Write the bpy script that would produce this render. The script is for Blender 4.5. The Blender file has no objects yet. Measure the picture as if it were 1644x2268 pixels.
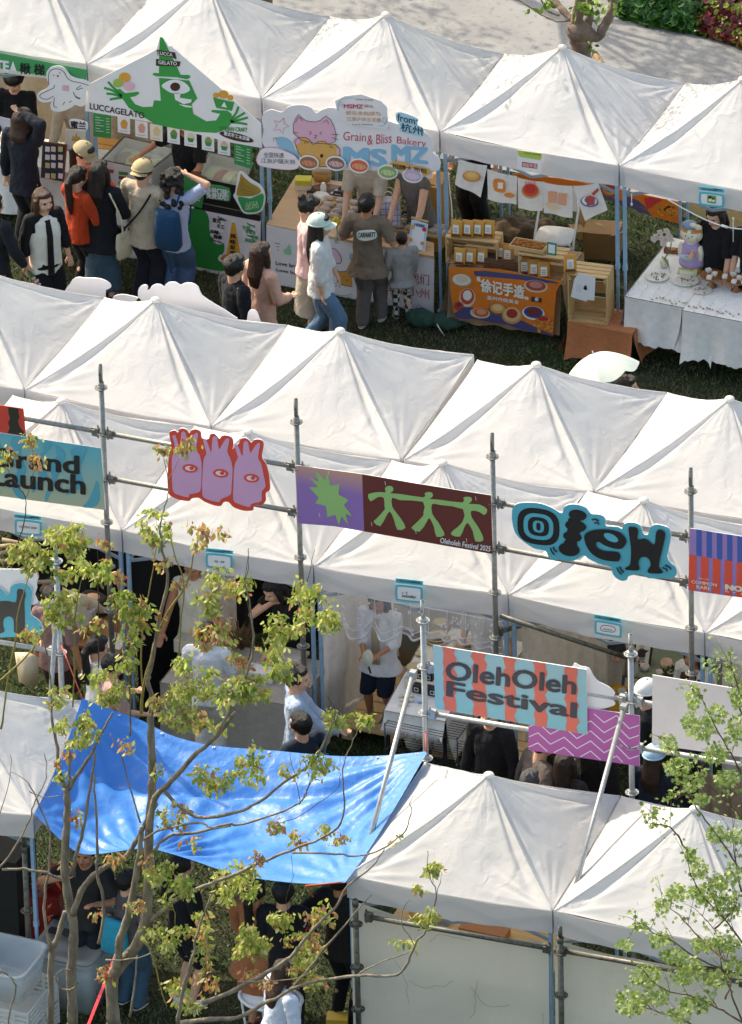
import bpy, bmesh, math, random
import numpy as np
from mathutils import Vector, Matrix, noise
from mathutils.geometry import tessellate_polygon
R=math.radians
rng=random.Random(7)
S=bpy.context.scene
COL=S.collection
# ---------------------------------------------------------------- camera
CAM=Vector((37.0408,-78.7520,48.8051)); YAW,PITCH,ROLL,FPX=-0.406421,0.539906,-0.026045,20810.2
_f=Vector((math.sin(YAW)*math.cos(PITCH),math.cos(YAW)*math.cos(PITCH),-math.sin(PITCH)))
_r0=Vector((math.cos(YAW),-math.sin(YAW),0)); _u0=_r0.cross(_f)
_r=_r0*math.cos(ROLL)+_u0*math.sin(ROLL); _u=_u0*math.cos(ROLL)-_r0*math.sin(ROLL)
cd=bpy.data.cameras.new('camera'); cam=bpy.data.objects.new('camera',cd); COL.objects.link(cam)
cam.matrix_world=Matrix(((_r.x,_u.x,-_f.x,CAM.x),(_r.y,_u.y,-_f.y,CAM.y),(_r.z,_u.z,-_f.z,CAM.z),(0,0,0,1)))
cd.sensor_fit='HORIZONTAL'; cd.sensor_width=36; cd.lens=FPX/1644*36; cd.clip_start=5; cd.clip_end=1000
S.camera=cam
# ---------------------------------------------------------------- light
SUN=Vector((-0.70,0.30,0.66)).normalized()
w=bpy.data.worlds.new('World'); S.world=w; w.use_nodes=True
nt=w.node_tree; bg=nt.nodes['Background']; sky=nt.nodes.new('ShaderNodeTexSky'); sky.sky_type='NISHITA'; sky.sun_disc=False
sky.sun_elevation=math.asin(SUN.z); sky.sun_rotation=math.atan2(SUN.x,SUN.y); sky.air_density=1.0; sky.dust_density=2.5; sky.ozone_density=0.6
nt.links.new(sky.outputs[0],bg.inputs[0]); bg.inputs[1].default_value=0.15
sl=bpy.data.lights.new('sun','SUN'); sl.energy=2.5; sl.angle=R(0.55); sl.color=(1,0.945,0.87)
so=bpy.data.objects.new('sun',sl); COL.objects.link(so); so.rotation_euler=SUN.to_track_quat('Z','Y').to_euler()
S.view_settings.view_transform='Standard'; S.view_settings.look='None'; S.view_settings.exposure=1.23; S.view_settings.gamma=1
S.view_settings.use_white_balance=True; S.view_settings.white_balance_temperature=7500; S.view_settings.white_balance_tint=6
S.cycles.max_bounces=8; S.cycles.transparent_max_bounces=8; S.cycles.use_denoising=True
# ---------------------------------------------------------------- picture measurements -> points in the world
OFF=dict(a=(0,0),b=(800,0),c=(1600,0),d=(0,600),e=(800,600),f=(1600,600),g=(0,1200),h=(800,1200),i=(1600,1200),
 j=(0,1800),k=(800,1800),l=(1600,1800),m=(0,2400),n=(800,2400),o=(1600,2400))
def c(k,x,y):
    ox,oy=OFF[k]; return (x/2.7779+ox/1.52068, y/2.7779+oy/1.52068)
def cs(k,*xy): return [c(k,xy[i],xy[i+1]) for i in range(0,len(xy),2)]
def ray(p): return CAM, _f+_r*((p[0]-822)/FPX)-_u*((p[1]-1134)/FPX)
def Z(p,z):
    o,d=ray(p); return o+d*((z-o.z)/d.z)
def Y(p,y):
    o,d=ray(p); return o+d*((y-o.y)/d.y)
class Plane:
    def __init__(s,P,n,u=None):
        s.P=Vector(P); s.n=Vector(n).normalized()
    def at(s,p,off=0.0):
        o,d=ray(p); P=s.P+s.n*off; return o+d*((P-o).dot(s.n)/d.dot(s.n))
def yplane(y,yaw=0.0,x0=0.0):   # vertical plane through (x0,y) whose normal looks back at the camera side
    return Plane((x0,y,0),(math.sin(yaw),-math.cos(yaw),0))
def smoothpts(P,n=6,closed=True):
    out=[]; N=len(P)
    for i in range(N if closed else N-1):
        if closed: p0,p1,p2,p3=P[i-1],P[i],P[(i+1)%N],P[(i+2)%N]
        else: p0,p1,p2,p3=P[max(i-1,0)],P[i],P[i+1],P[min(i+2,N-1)]
        for k in range(n):
            t=k/n; t2=t*t; t3=t2*t
            out.append(tuple(0.5*((2*p1[q])+(-p0[q]+p2[q])*t+(2*p0[q]-5*p1[q]+4*p2[q]-p3[q])*t2+(-p0[q]+3*p1[q]-3*p2[q]+p3[q])*t3) for q in range(len(p1))))
    if not closed: out.append(tuple(P[-1]))
    return out
def ellpts(cx,cy,rx,ry,n=20,rot=0):
    return [(cx+rx*math.cos(t)*math.cos(rot)-ry*math.sin(t)*math.sin(rot), cy+rx*math.cos(t)*math.sin(rot)+ry*math.sin(t)*math.cos(rot)) for t in [2*math.pi*i/n for i in range(n)]]
# ---------------------------------------------------------------- materials
def lin(h):
    h=h.lstrip('#'); h=''.join(x*2 for x in h) if len(h)==3 else h; v=[int(h[i:i+2],16)/255 for i in (0,2,4)]
    return tuple(x/12.92 if x<=.04045 else ((x+.055)/1.055)**2.4 for x in v)
MATS={}
def mat(name,col,rough=0.7,var=0.08,scale=8.0,bump=0.0,bscale=40.0,metal=0.0,transl=0.0,spec=0.4,alpha=1.0,sheen=0,stretch=(1,1,1),trans=0.0,dirt=None):
    if name in MATS: return MATS[name]
    m=bpy.data.materials.new(name); m.use_nodes=True; n=m.node_tree.nodes; l=m.node_tree.links
    p=n['Principled BSDF']; colr=lin(col) if isinstance(col,str) else col
    tc=n.new('ShaderNodeTexCoord'); mp=n.new('ShaderNodeMapping'); mp.inputs['Scale'].default_value=stretch
    l.new(tc.outputs['Object'],mp.inputs[0])
    p.inputs['Roughness'].default_value=rough; p.inputs['Metallic'].default_value=metal; p.inputs['Specular IOR Level'].default_value=spec
    nz=n.new('ShaderNodeTexNoise'); nz.inputs['Scale'].default_value=scale; nz.inputs['Detail'].default_value=5; l.new(mp.outputs[0],nz.inputs[0])
    rp=n.new('ShaderNodeValToRGB'); l.new(nz.outputs[0],rp.inputs[0])
    lo=tuple(max(0,x*(1-var)) for x in colr); hi=tuple(min(1,x*(1+var)) for x in colr)
    rp.color_ramp.elements[0].position=.3; rp.color_ramp.elements[1].position=.7
    rp.color_ramp.elements[0].color=lo+(1,); rp.color_ramp.elements[1].color=hi+(1,)
    out=rp.outputs[0]
    if dirt:
        dz=n.new('ShaderNodeTexNoise'); dz.inputs['Scale'].default_value=dirt[1]; dz.inputs['Detail'].default_value=8; l.new(tc.outputs['Object'],dz.inputs[0])
        dr=n.new('ShaderNodeValToRGB'); dr.color_ramp.elements[0].position=dirt[2]; dr.color_ramp.elements[1].position=dirt[2]+.12; l.new(dz.outputs[0],dr.inputs[0])
        mx=n.new('ShaderNodeMix'); mx.data_type='RGBA'; l.new(dr.outputs[0],mx.inputs[0]); l.new(out,mx.inputs[6]); mx.inputs[7].default_value=lin(dirt[0])+(1,); out=mx.outputs[2]
    l.new(out,p.inputs['Base Color'])
    if bump:
        b=n.new('ShaderNodeBump'); b.inputs['Strength'].default_value=bump; b.inputs['Distance'].default_value=0.02
        bz=n.new('ShaderNodeTexNoise'); bz.inputs['Scale'].default_value=bscale; bz.inputs['Detail'].default_value=4; l.new(mp.outputs[0],bz.inputs[0])
        l.new(bz.outputs[0],b.inputs['Height']); l.new(b.outputs[0],p.inputs['Normal'])
    if sheen: p.inputs['Sheen Weight'].default_value=sheen
    if trans: p.inputs['Transmission Weight'].default_value=trans
    if alpha<1: p.inputs['Alpha'].default_value=alpha
    if transl:
        t=n.new('ShaderNodeBsdfTranslucent'); l.new(out,t.inputs[0]); mx=n.new('ShaderNodeMixShader'); mx.inputs[0].default_value=transl
        l.new(p.outputs[0],mx.inputs[1]); l.new(t.outputs[0],mx.inputs[2]); l.new(mx.outputs[0],n['Material Output'].inputs[0])
        if bump: l.new(b.outputs[0],t.inputs['Normal'])
    MATS[name]=m; return m
def flat(h,rough=0.55,var=0.03):
    k=lin(h); g=sum(k)/3; k=tuple(min(.82,(x*.94+g*.06)*1.04+.003) for x in k)
    return mat('print '+h.lstrip('#'),k,rough=rough,var=var,scale=3)
def cloth(h,bump=.5,rough=.85,transl=0.0): return mat('cloth '+h.lstrip('#')+('t' if transl else ''),h,rough=rough,var=.07,scale=14,bump=bump,bscale=30,sheen=.05,spec=.2,transl=transl)
# ---------------------------------------------------------------- mesh builder
class MB:
    def __init__(s,m=None): s.v=[]; s.f=[]; s.mi=[]; s.sm=[]; s.mats=[]; s.cur=0; s.smooth=False; (m is not None) and s.use(m)
    def use(s,m):
        if m not in s.mats: s.mats.append(m)
        s.cur=s.mats.index(m); return s
    def add(s,vs,fs,smooth=None):
        b=len(s.v); s.v+= [tuple(x) for x in vs]
        for f in fs: s.f.append(tuple(b+i for i in f)); s.mi.append(s.cur); s.sm.append(s.smooth if smooth is None else smooth)
        return s
    def box(s,cx,cy,cz,sx,sy,sz,rz=0.0,M=None,bev=0.0):
        vs=[Vector((x*sx/2,y*sy/2,z*sz/2)) for x in (-1,1) for y in (-1,1) for z in (-1,1)]
        if M is None: M=Matrix.Rotation(rz,3,'Z')
        vs=[M@v+Vector((cx,cy,cz)) for v in vs]
        return s.add(vs,[(0,1,3,2),(4,6,7,5),(0,4,5,1),(2,3,7,6),(0,2,6,4),(1,5,7,3)])
    def bar(s,a,b,w,h=None,up=(0,0,1)):
        a=Vector(a);b=Vector(b);d=(b-a);L=d.length;d.normalize();up=Vector(up)
        if abs(d.dot(up))>.98: up=Vector((0,1,0))
        x=d.cross(up).normalized(); y=x.cross(d)
        M=Matrix((x,d,y)).transposed(); m=(a+b)/2
        return s.box(m.x,m.y,m.z,w,L,h or w,M=M)
    def tube(s,pts,rad,n=8,caps=True):
        pts=[Vector(p) for p in pts]; N=len(pts)
        if not hasattr(rad,'__len__'): rad=[rad]*N
        vs=[];fs=[]; up=None
        for i,p in enumerate(pts):
            t=(pts[min(i+1,N-1)]-pts[max(i-1,0)])
            if t.length<1e-9: t=Vector((0,0,1))
            t.normalize()
            if up is None: up=Vector((1,0,0)) if abs(t.x)<.8 else Vector((0,1,0))
            x=up-t*up.dot(t); x.normalize(); up=x; y=t.cross(x)
            for k in range(n):
                a=2*math.pi*k/n; vs.append(p+(x*math.cos(a)+y*math.sin(a))*rad[i])
        for i in range(N-1):
            for k in range(n):
                k2=(k+1)%n; fs.append((i*n+k,i*n+k2,(i+1)*n+k2,(i+1)*n+k))
        if caps: fs.append(tuple(range(n-1,-1,-1))); fs.append(tuple((N-1)*n+k for k in range(n)))
        return s.add(vs,fs,True)
    def loft(s,rings,n=20,power=2.0,caps=True):  # rings: (centre, rx, ry, xdir, ydir)
        vs=[];fs=[]
        for (cc,rx,ry,xd,yd) in rings:
            cc=Vector(cc)
            for k in range(n):
                a=2*math.pi*k/n; ca,sa=math.cos(a),math.sin(a)
                ca=math.copysign(abs(ca)**(2/power),ca); sa=math.copysign(abs(sa)**(2/power),sa)
                vs.append(cc+Vector(xd)*rx*ca+Vector(yd)*ry*sa)
        N=len(rings)
        for i in range(N-1):
            for k in range(n):
                k2=(k+1)%n; fs.append((i*n+k,i*n+k2,(i+1)*n+k2,(i+1)*n+k))
        if caps: fs.append(tuple(range(n-1,-1,-1))); fs.append(tuple((N-1)*n+k for k in range(n)))
        return s.add(vs,fs,True)
    def ell(s,cc,r,M=None,nu=14,nv=9):
        cc=Vector(cc); M=M or Matrix.Identity(3); vs=[];fs=[]
        if not hasattr(r,'__len__'): r=(r,r,r)
        for j in range(1,nv):
            th=math.pi*j/nv
            for i in range(nu):
                ph=2*math.pi*i/nu; vs.append(cc+M@Vector((r[0]*math.sin(th)*math.cos(ph),r[1]*math.sin(th)*math.sin(ph),r[2]*math.cos(th))))
        vs.append(cc+M@Vector((0,0,r[2]))); vs.append(cc+M@Vector((0,0,-r[2]))); T=len(vs)-2;B=T+1
        for j in range(nv-2):
            for i in range(nu):
                i2=(i+1)%nu; fs.append((j*nu+i,(j+1)*nu+i,(j+1)*nu+i2,j*nu+i2))
        for i in range(nu):
            i2=(i+1)%nu; fs.append((T,i,i2)); fs.append((B,(nv-2)*nu+i2,(nv-2)*nu+i))
        return s.add(vs,fs,True)
    def grid(s,fn,nu,nv,smooth=True):
        vs=[fn(i/nu,j/nv) for j in range(nv+1) for i in range(nu+1)]
        fs=[(j*(nu+1)+i,j*(nu+1)+i+1,(j+1)*(nu+1)+i+1,(j+1)*(nu+1)+i) for j in range(nv) for i in range(nu)]
        return s.add(vs,fs,smooth)
    def poly(s,pts,smooth=False):
        pts=[Vector(p) for p in pts]; tr=tessellate_polygon([pts])
        return s.add(pts,[tuple(t) for t in tr],smooth)
    def board(s,plane,P,thick=0.01,off=0.0,side=None):   # outline P (picture measurements) cut out of a board of real thickness
        a=[plane.at(p,off) for p in P]; b=[v-plane.n*thick for v in a]
        s.poly(a); N=len(a); cur=s.cur
        if side: s.use(side)
        s.poly(b); s.add(a+b,[(i,(i+1)%N,N+(i+1)%N,N+i) for i in range(N)]); s.cur=cur
        return s
    def draw(s,plane,P,off=0.003): return s.poly([plane.at(p,off) for p in P])
    def stroke(s,plane,P,w,off=0.003):  # painted line of width w (picture px) 
        P=[Vector(p[:2]) for p in P]; L=[];Rr=[]
        for i,p in enumerate(P):
            t=(P[min(i+1,len(P)-1)]-P[max(i-1,0)]); 
            if t.length<1e-6: t=Vector((1,0))
            t.normalize(); n=Vector((-t.y,t.x)); L.append(p+n*w/2); Rr.append(p-n*w/2)
        a=[plane.at(p,off) for p in L]+[plane.at(p,off) for p in Rr]; N=len(P)
        return s.add(a,[(i,i+1,N+i+1,N+i) for i in range(N-1)],False)
    def text(s,body,plane,bl,br,tl,off=0.004,bold=0.0,shear=0.0):
        m=text_mesh(body)
        if m is None: return s
        vs,fs,(w,h0,h1)=m
        bl=Vector(bl);br=Vector(br);tl=Vector(tl); U=br-bl; W_=tl-bl; e=max(0,bold)
        sh=[(0,0)] if e<=0 else [(e*math.cos(k*math.pi/4)*1.1,e*math.sin(k*math.pi/4)*.8) for k in range(8 if e>.025 else 4)]
        for i,(ex,ey) in enumerate(sh):
            if len(sh)==4: ex,ey=((e,0),(-e,0),(0,e*.7),(0,-e*.7))[i]
            pts=[plane.at(bl+U*((x+ex)/w)+W_*((y+ey-h0)/(h1-h0)),off+.0004*i) for x,y in vs]
            s.add(pts,fs,False)
        return s
    def build(s,name,parent=None,world=True,label=None,cat=None,group=None,kind=None):
        me=bpy.data.meshes.new(name); 
        v=np.array(s.v,dtype=np.float64).reshape(-1,3)
        if parent is not None and world:
            Mi=np.array(parent_world(parent).inverted()); v=v@Mi[:3,:3].T+Mi[:3,3]
        me.from_pydata(v.tolist(),[],s.f)
        for m in s.mats: me.materials.append(m)
        me.polygons.foreach_set('material_index',s.mi); me.polygons.foreach_set('use_smooth',s.sm); me.update()
        o=bpy.data.objects.new(name,me); COL.objects.link(o)
        if parent is not None: o.parent=parent
        elif world and s.v and kind is None:   # origin at the thing's base
            lo=v.min(0);hi=v.max(0); b=np.array([(lo[0]+hi[0])/2,(lo[1]+hi[1])/2,lo[2]])
            v=v-b; me.vertices.foreach_set('co',v.ravel()); me.update(); o.location=b
        tag(o,label,cat,group,kind); return o
def parent_world(o):
    M=Matrix.LocRotScale(o.location,o.rotation_euler,o.scale)
    return (parent_world(o.parent)@M) if o.parent else M
def tag(o,label=None,cat=None,group=None,kind=None):
    if label:o['label']=label
    if cat:o['category']=cat
    if group:o['group']=group
    if kind:o['kind']=kind
    return o
def empty(name,loc,label,cat,group=None,rz=0.0):
    o=bpy.data.objects.new(name,None); COL.objects.link(o); o.location=loc; o.rotation_euler=(0,0,rz); o.empty_display_size=.1
    return tag(o,label,cat,group)
_TX={}
def text_mesh(body,bold=0.0):
    k=(body,bold)
    if k in _TX: return _TX[k]
    cu=bpy.data.curves.new('t','FONT'); cu.body=body; cu.offset=bold; cu.resolution_u=3
    o=bpy.data.objects.new('t',cu); COL.objects.link(o); dg=bpy.context.evaluated_depsgraph_get(); dg.update()
    me=bpy.data.meshes.new_from_object(o.evaluated_get(dg)); 
    v=np.array([x.co[:2] for x in me.vertices]); fs=[tuple(p.vertices) for p in me.polygons]
    bpy.data.objects.remove(o); bpy.data.meshes.remove(me); bpy.data.curves.remove(cu)
    if len(v)==0: return None
    v[:,0]-=v[:,0].min(); _TX[k]=(v.tolist(),fs,(v[:,0].max(),v[:,1].min(),v[:,1].max())); return _TX[k]
def nz(p,s=1.0): return noise.noise(Vector(p)*s)
# ================================================================= ground
def grass_mat(name,a,b,cc):
    m=bpy.data.materials.new(name); m.use_nodes=True; n=m.node_tree.nodes; l=m.node_tree.links; p=n['Principled BSDF']; p.inputs['Roughness'].default_value=.9; p.inputs['Specular IOR Level'].default_value=.15
    tc=n.new('ShaderNodeTexCoord'); z1=n.new('ShaderNodeTexNoise'); z1.inputs['Scale'].default_value=.9; z1.inputs['Detail'].default_value=6; l.new(tc.outputs['Object'],z1.inputs[0])
    z2=n.new('ShaderNodeTexNoise'); z2.inputs['Scale'].default_value=38; z2.inputs['Detail'].default_value=6; l.new(tc.outputs['Object'],z2.inputs[0])
    r1=n.new('ShaderNodeValToRGB'); r1.color_ramp.elements[0].position=.42; r1.color_ramp.elements[1].position=.6
    r1.color_ramp.elements[0].color=a+(1,); r1.color_ramp.elements[1].color=b+(1,); l.new(z1.outputs[0],r1.inputs[0])
    r2=n.new('ShaderNodeValToRGB'); r2.color_ramp.elements[0].position=.38; r2.color_ramp.elements[1].position=.62; l.new(z2.outputs[0],r2.inputs[0])
    mx=n.new('ShaderNodeMix'); mx.data_type='RGBA'; l.new(r2.outputs[0],mx.inputs[0]); l.new(r1.outputs[0],mx.inputs[7]); mx.inputs[6].default_value=cc+(1,)
    l.new(mx.outputs[2],p.inputs['Base Color']); bp=n.new('ShaderNodeBump'); bp.inputs['Strength'].default_value=.8; bp.inputs['Distance'].default_value=.03; l.new(z2.outputs[0],bp.inputs['Height']); l.new(bp.outputs[0],p.inputs['Normal'])
    return m
GM=grass_mat('turf',(.032,.052,.015),(.060,.056,.029),(.017,.026,.010))
PATH_Y=3.15
g=MB(GM); g.grid(lambda u,v:(-60+140*u,-60+(60+PATH_Y)*v,0.012*nz((u*140,v*60,0),1.3)*(v<1)),70,30); g.build('ground',kind='structure')
pm=mat('pale paving','#8a8988',rough=.9,var=.10,scale=2.2,bump=.25,bscale=90,dirt=('#7b7a79',14,.56))
g=MB(pm); g.add([(-60,PATH_Y,.004),(90,PATH_Y,.004),(90,60,.004),(-60,60,.004)],[(0,1,2,3)]); g.build('path',kind='structure')
# grass blades where lawn is seen
def blades(n,areas,mats,hmin,hmax,seed):
    r=np.random.default_rng(seed); tot=sum((x1-x0)*(y1-y0)*d for x0,x1,y0,y1,d in areas)
    V=[];
    for x0,x1,y0,y1,d in areas:
        k=int(n*(x1-x0)*(y1-y0)*d/tot); p=np.stack([r.uniform(x0,x1,k),r.uniform(y0,y1,k),np.full(k,.002)],1); V.append(p)
    P=np.concatenate(V); k=len(P); a=r.uniform(0,2*math.pi,k); w_=r.uniform(.005,.010,k); h=r.uniform(hmin,hmax,k)
    dx=np.stack([np.cos(a)*w_,np.sin(a)*w_,np.zeros(k)],1); le=np.stack([r.normal(0,.018,k),r.normal(0,.018,k),h],1)
    v=np.empty((k,3,3)); v[:,0]=P-dx; v[:,1]=P+dx; v[:,2]=P+le
    me=bpy.data.meshes.new('grass'); me.vertices.add(3*k); me.vertices.foreach_set('co',v.ravel()); me.loops.add(3*k); me.loops.foreach_set('vertex_index',np.arange(3*k)); me.polygons.add(k); me.polygons.foreach_set('loop_start',np.arange(k)*3)
    for m in mats: me.materials.append(m)
    cl=np.array([0 if -.9*(-3.5<y<-.1)*(x>-1)*.4+ nz((x,y,3.),1.1)+nz((x,y,9.),5)*.4+u>0.0 else 1 for (x,y,_),u in zip(P.tolist(),r.normal(0,.25,k))]); cl=np.where(r.random(k)<.12,2,cl)
    me.update(calc_edges=True); me.polygons.foreach_set('material_index',cl); o=bpy.data.objects.new('grass',me); COL.objects.link(o); tag(o,'short green and straw coloured lawn grass between the tent rows','grass',kind='stuff')
blades(520000,[(-5,13,-16,3.1,1.0)],[mat('blade green',(.036,.068,.015),var=.2),mat('blade straw',(.11,.098,.052),var=.2),mat('blade bright',(.07,.12,.026),var=.2)],.015,.045,4)
# ================================================================= tents
ZC,ZP,VAL=2.168,2.87,.25
def canopy_mat(name,col,dirt=.03):
    m=bpy.data.materials.new(name); m.use_nodes=True; n=m.node_tree.nodes; l=m.node_tree.links; p=n['Principled BSDF']
    p.inputs['Roughness'].default_value=.62; p.inputs['Specular IOR Level'].default_value=.25
    tc=n.new('ShaderNodeTexCoord'); z=n.new('ShaderNodeTexNoise'); z.inputs['Scale'].default_value=1.6; z.inputs['Detail'].default_value=8; l.new(tc.outputs['Object'],z.inputs[0])
    r=n.new('ShaderNodeValToRGB'); r.color_ramp.elements[0].position=.3; r.color_ramp.elements[1].position=.65; r.color_ramp.elements[0].color=tuple(x*(1-dirt*2.2) for x in col)+(1,); r.color_ramp.elements[1].color=col+(1,); l.new(z.outputs[0],r.inputs[0]); l.new(r.outputs[0],p.inputs['Base Color'])
    # crumple: warped, creased noise
    wz=n.new('ShaderNodeTexNoise'); wz.inputs['Scale'].default_value=3; wz.inputs['Detail'].default_value=3; l.new(tc.outputs['Object'],wz.inputs[0])
    mx=n.new('ShaderNodeMix'); mx.data_type='VECTOR'; mx.inputs[0].default_value=.25; l.new(tc.outputs['Object'],mx.inputs[4]); l.new(wz.outputs['Color'],mx.inputs[5])
    v=n.new('ShaderNodeTexVoronoi'); v.feature='SMOOTH_F1'; v.inputs['Scale'].default_value=6; v.inputs['Smoothness'].default_value=.35; l.new(mx.outputs[1],v.inputs[0])
    n2=n.new('ShaderNodeTexNoise'); n2.inputs['Scale'].default_value=9; n2.inputs['Detail'].default_value=2.5; n2.inputs['Distortion'].default_value=1.2; l.new(mx.outputs[1],n2.inputs[0])
    ma=n.new('ShaderNodeMath'); ma.operation='ADD'; l.new(v.outputs[0],ma.inputs[0]); l.new(n2.outputs[0],ma.inputs[1])
    z3=n.new('ShaderNodeTexNoise'); z3.inputs['Scale'].default_value=1.3; l.new(tc.outputs['Object'],z3.inputs[0])
    mr=n.new('ShaderNodeMapRange'); mr.inputs[1].default_value=.4; mr.inputs[2].default_value=.62; mr.inputs[3].default_value=.08; mr.inputs[4].default_value=.42; l.new(z3.outputs[0],mr.inputs[0])
    b=n.new('ShaderNodeBump'); b.inputs['Distance'].default_value=.025; l.new(mr.outputs[0],b.inputs['Strength']); l.new(ma.outputs[0],b.inputs['Height']); l.new(b.outputs[0],p.inputs['Normal'])
    t=n.new('ShaderNodeBsdfTranslucent'); t.inputs[0].default_value=tuple(x*.96 for x in col)+(1,); sh=n.new('ShaderNodeMixShader'); sh.inputs[0].default_value=.40; l.new(b.outputs[0],t.inputs[1])
    l.new(p.outputs[0],sh.inputs[1]); l.new(t.outputs[0],sh.inputs[2]); l.new(sh.outputs[0],n['Material Output'].inputs[0]); return m
CANV=canopy_mat('white tent canvas',(.82,.80,.785)); CANV2=canopy_mat('cream tent canvas',(.77,.745,.72)); VALM=canopy_mat('valance canvas',(.76,.735,.735)); WALLM=canopy_mat('side wall canvas',(.84,.80,.70),.05)
LEG=mat('pale blue steel','#8fb0cd',rough=.45,var=.1,scale=20,metal=.15,dirt=('#7c8a95',60,.62))
TR=mat('truss steel','#93a4b3',rough=.5,metal=.4)
def rowframe(x0,y0,yaw,zp):
    def fn(i,j): # i along row (tent widths), j depth 0 front .. 1 back
        x=i*2.0;y=j*2.0; return Vector((x0+x*math.cos(yaw)-y*math.sin(yaw),y0+x*math.sin(yaw)+y*math.cos(yaw),ZC))
    return fn
RA=rowframe(0,0,0,0); RB=rowframe(2.1694,-6.2936,.02364,0); RC=rowframe(4.1169,-8.377,.0254,0); RD=rowframe(8.5028,-13.2412,.0348,0)
def tent(fl,fr,bl,br,peak,label,group,seed,cm=CANV,legs=(1,1,1,1),valz=VAL,zp=ZP,lean=None):
    cs_=[Vector(p) for p in (fl,fr,br,bl)]; cen=sum(cs_,Vector())/4; pk=Vector(peak); rr=random.Random(seed)
    E=empty('market_tent',(cen.x,cen.y,0),label,'tent',group)
    cs_=[p+(cen-p).normalized()*.012 for p in cs_]; fl,fr,br,bl=cs_
    sag=[rr.uniform(.8,1.3) for _ in range(4)]; ph=[rr.uniform(0,9) for _ in range(4)]
    s1=rr.uniform(0,50)
    def fn(a,b):
        u=a*2-1;v=b*2-1; q=((fl*(1-a)+fr*a)*(1-b)+(bl*(1-a)+br*a)*b)
        r=max(abs(u),abs(v)); t=1-r
        prof=t*.72+.28*t*t
        off=Vector((pk.x-cen.x,pk.y-cen.y,0))*prof
        x=q.x+off.x; y=q.y+off.y; z=ZC+(pk.z-ZC)*prof
        if r>1e-6:
            w=(v/u if abs(u)>=abs(v) else u/v); side=(0 if v<0 else 2) if abs(v)>=abs(u) else (3 if u<0 else 1)
            aw=abs(w); env=4*r*t if r<1 else 0
            env=min(1,env*1.05)
            d=-.036*math.exp(-((aw-.87)/.075)**2)*sag[side] -.018*math.exp(-((aw-.97)/.04)**2)*0 +.018*(1-aw**2)*math.exp(-(aw/.6)**2)
            if aw>.95: d*= (1-aw)/.05
            z+=d*env
            z-=.030*(1-w*w)*max(0,(r-.55)/.45)**1.5      # eave sags between legs
            # fans of folds running in from the corners
            for k,(cu,cv) in enumerate(((-1,-1),(1,-1),(1,1),(-1,1))):
                du,dv=u-cu,v-cv; dist=math.hypot(du,dv)
                if dist<1.35 and dist>.02:
                    an=math.atan2(abs(dv),abs(du)); f_=math.sin(an*26+ph[k]+2.2*nz((an*3,k*5.,s1)))+.6*math.sin(an*47+ph[k]*2)
                    z+=.0085*f_*min(1,dist*4)*math.exp(-(dist/.55)**2)*min(1,abs(an-math.pi/4)*9)
            # folds falling from the peak
            an=math.atan2(v,u); z+=.0012*math.sin(an*22+ph[0]+3*nz((u*2,v*2,s1)))*math.exp(-((r-.25)/.3)**2)*min(1,r*6)*min(1,abs(aw-1)*8)
            z+=.012*nz((u*2.2,v*2.2,s1))*env+.006*nz((u*6,v*6,s1+3))*env
        return (x,y,z)
    m=MB(cm)
    def fs(s_,r):
        k_=int(s_*4)%4; t=(s_*4-int(s_*4))*2-1
        if s_>=1: k_,t=3,1
        u_,v_=((t,-1),(1,t),(-t,1),(-1,-t))[k_]; return fn(.5+u_*r*.5,.5+v_*r*.5)
    m.grid(fs,264,54); m.build('canopy',E)
    # ridge cords
    m=MB(cm)
    for p in cs_:
        a=(0 if p in (fl,bl) else 1); b=(0 if p in (fl,fr) else 1); pts=[]
        for k in range(41):
            t=k/40; q=fn(.5+(a-.5)*t,.5+(b-.5)*t); pts.append((q[0],q[1],q[2]+.001))
        m.tube(pts,.007,6)
    m.ell((pk.x,pk.y,pk.z+.0),(.05,.05,.028))
    m.build('ridge_seam',E)
    # valance
    m=MB(VALM)
    ring=[fl,fr,br,bl]
    for k in range(4):
        p,q=ring[k],ring[(k+1)%4]; nrm=(q-p).cross(Vector((0,0,1))).normalized(); N=40
        def vf(a,b,p=p,q=q,nrm=nrm,k=k):
            x=p.lerp(q,a); s=1-(2*a-1)**2; wv=.006*math.sin(a*34+ph[k]*3)*b+.012*nz((a*3,b,s1+k))*min(1,s*4)
            return x+nrm*(.004+wv+.01*b*s)+Vector((0,0,-.030*s-valz*b*(1+.02*math.sin(a*9+ph[k]))+.002))
        m.grid(vf,N,5)
    m.build('valance',E)
    for k,p in enumerate(ring):
        if not legs[k]: continue
        i=(cen-p); i.z=0; i.normalize(); q=p+i*.045; m=MB(LEG)
        m.box(q.x,q.y,1.53,.034,.034,1.18); m.box(q.x,q.y,.47,.026,.026,.94); m.box(q.x,q.y,.95,.042,.042,.06); m.box(q.x,q.y,.008,.07,.07,.012)
        m.box(q.x,q.y,2.0,.05,.05,.09)
        m.build('leg',E)
    m=MB(TR)
    ins=[p+(cen-p).normalized()*.07-Vector((0,0,.06)) for p in ring]
    for k in range(4):
        p,q=ins[k],ins[(k+1)%4]; mid=(p+q)/2; dz=Vector((0,0,.30))
        m.bar(p,mid-dz,.018,.03); m.bar(p-dz,mid,.018,.03); m.bar(q,mid-dz,.018,.03); m.bar(q-dz,mid,.018,.03)
        m.bar(mid,Vector((cen.x,cen.y,ZC+.28)),.018,.03)
    m.bar((pk.x,pk.y,ZC-.1),(pk.x,pk.y,pk.z-.05),.03)
    m.build('truss',E)
    return E
def C3(p): return Z(p,ZC)
def PK(p,z=ZP): return Z(p,z)
def mid(*P): 
    q=sum(P,Vector())/len(P); return q
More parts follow.
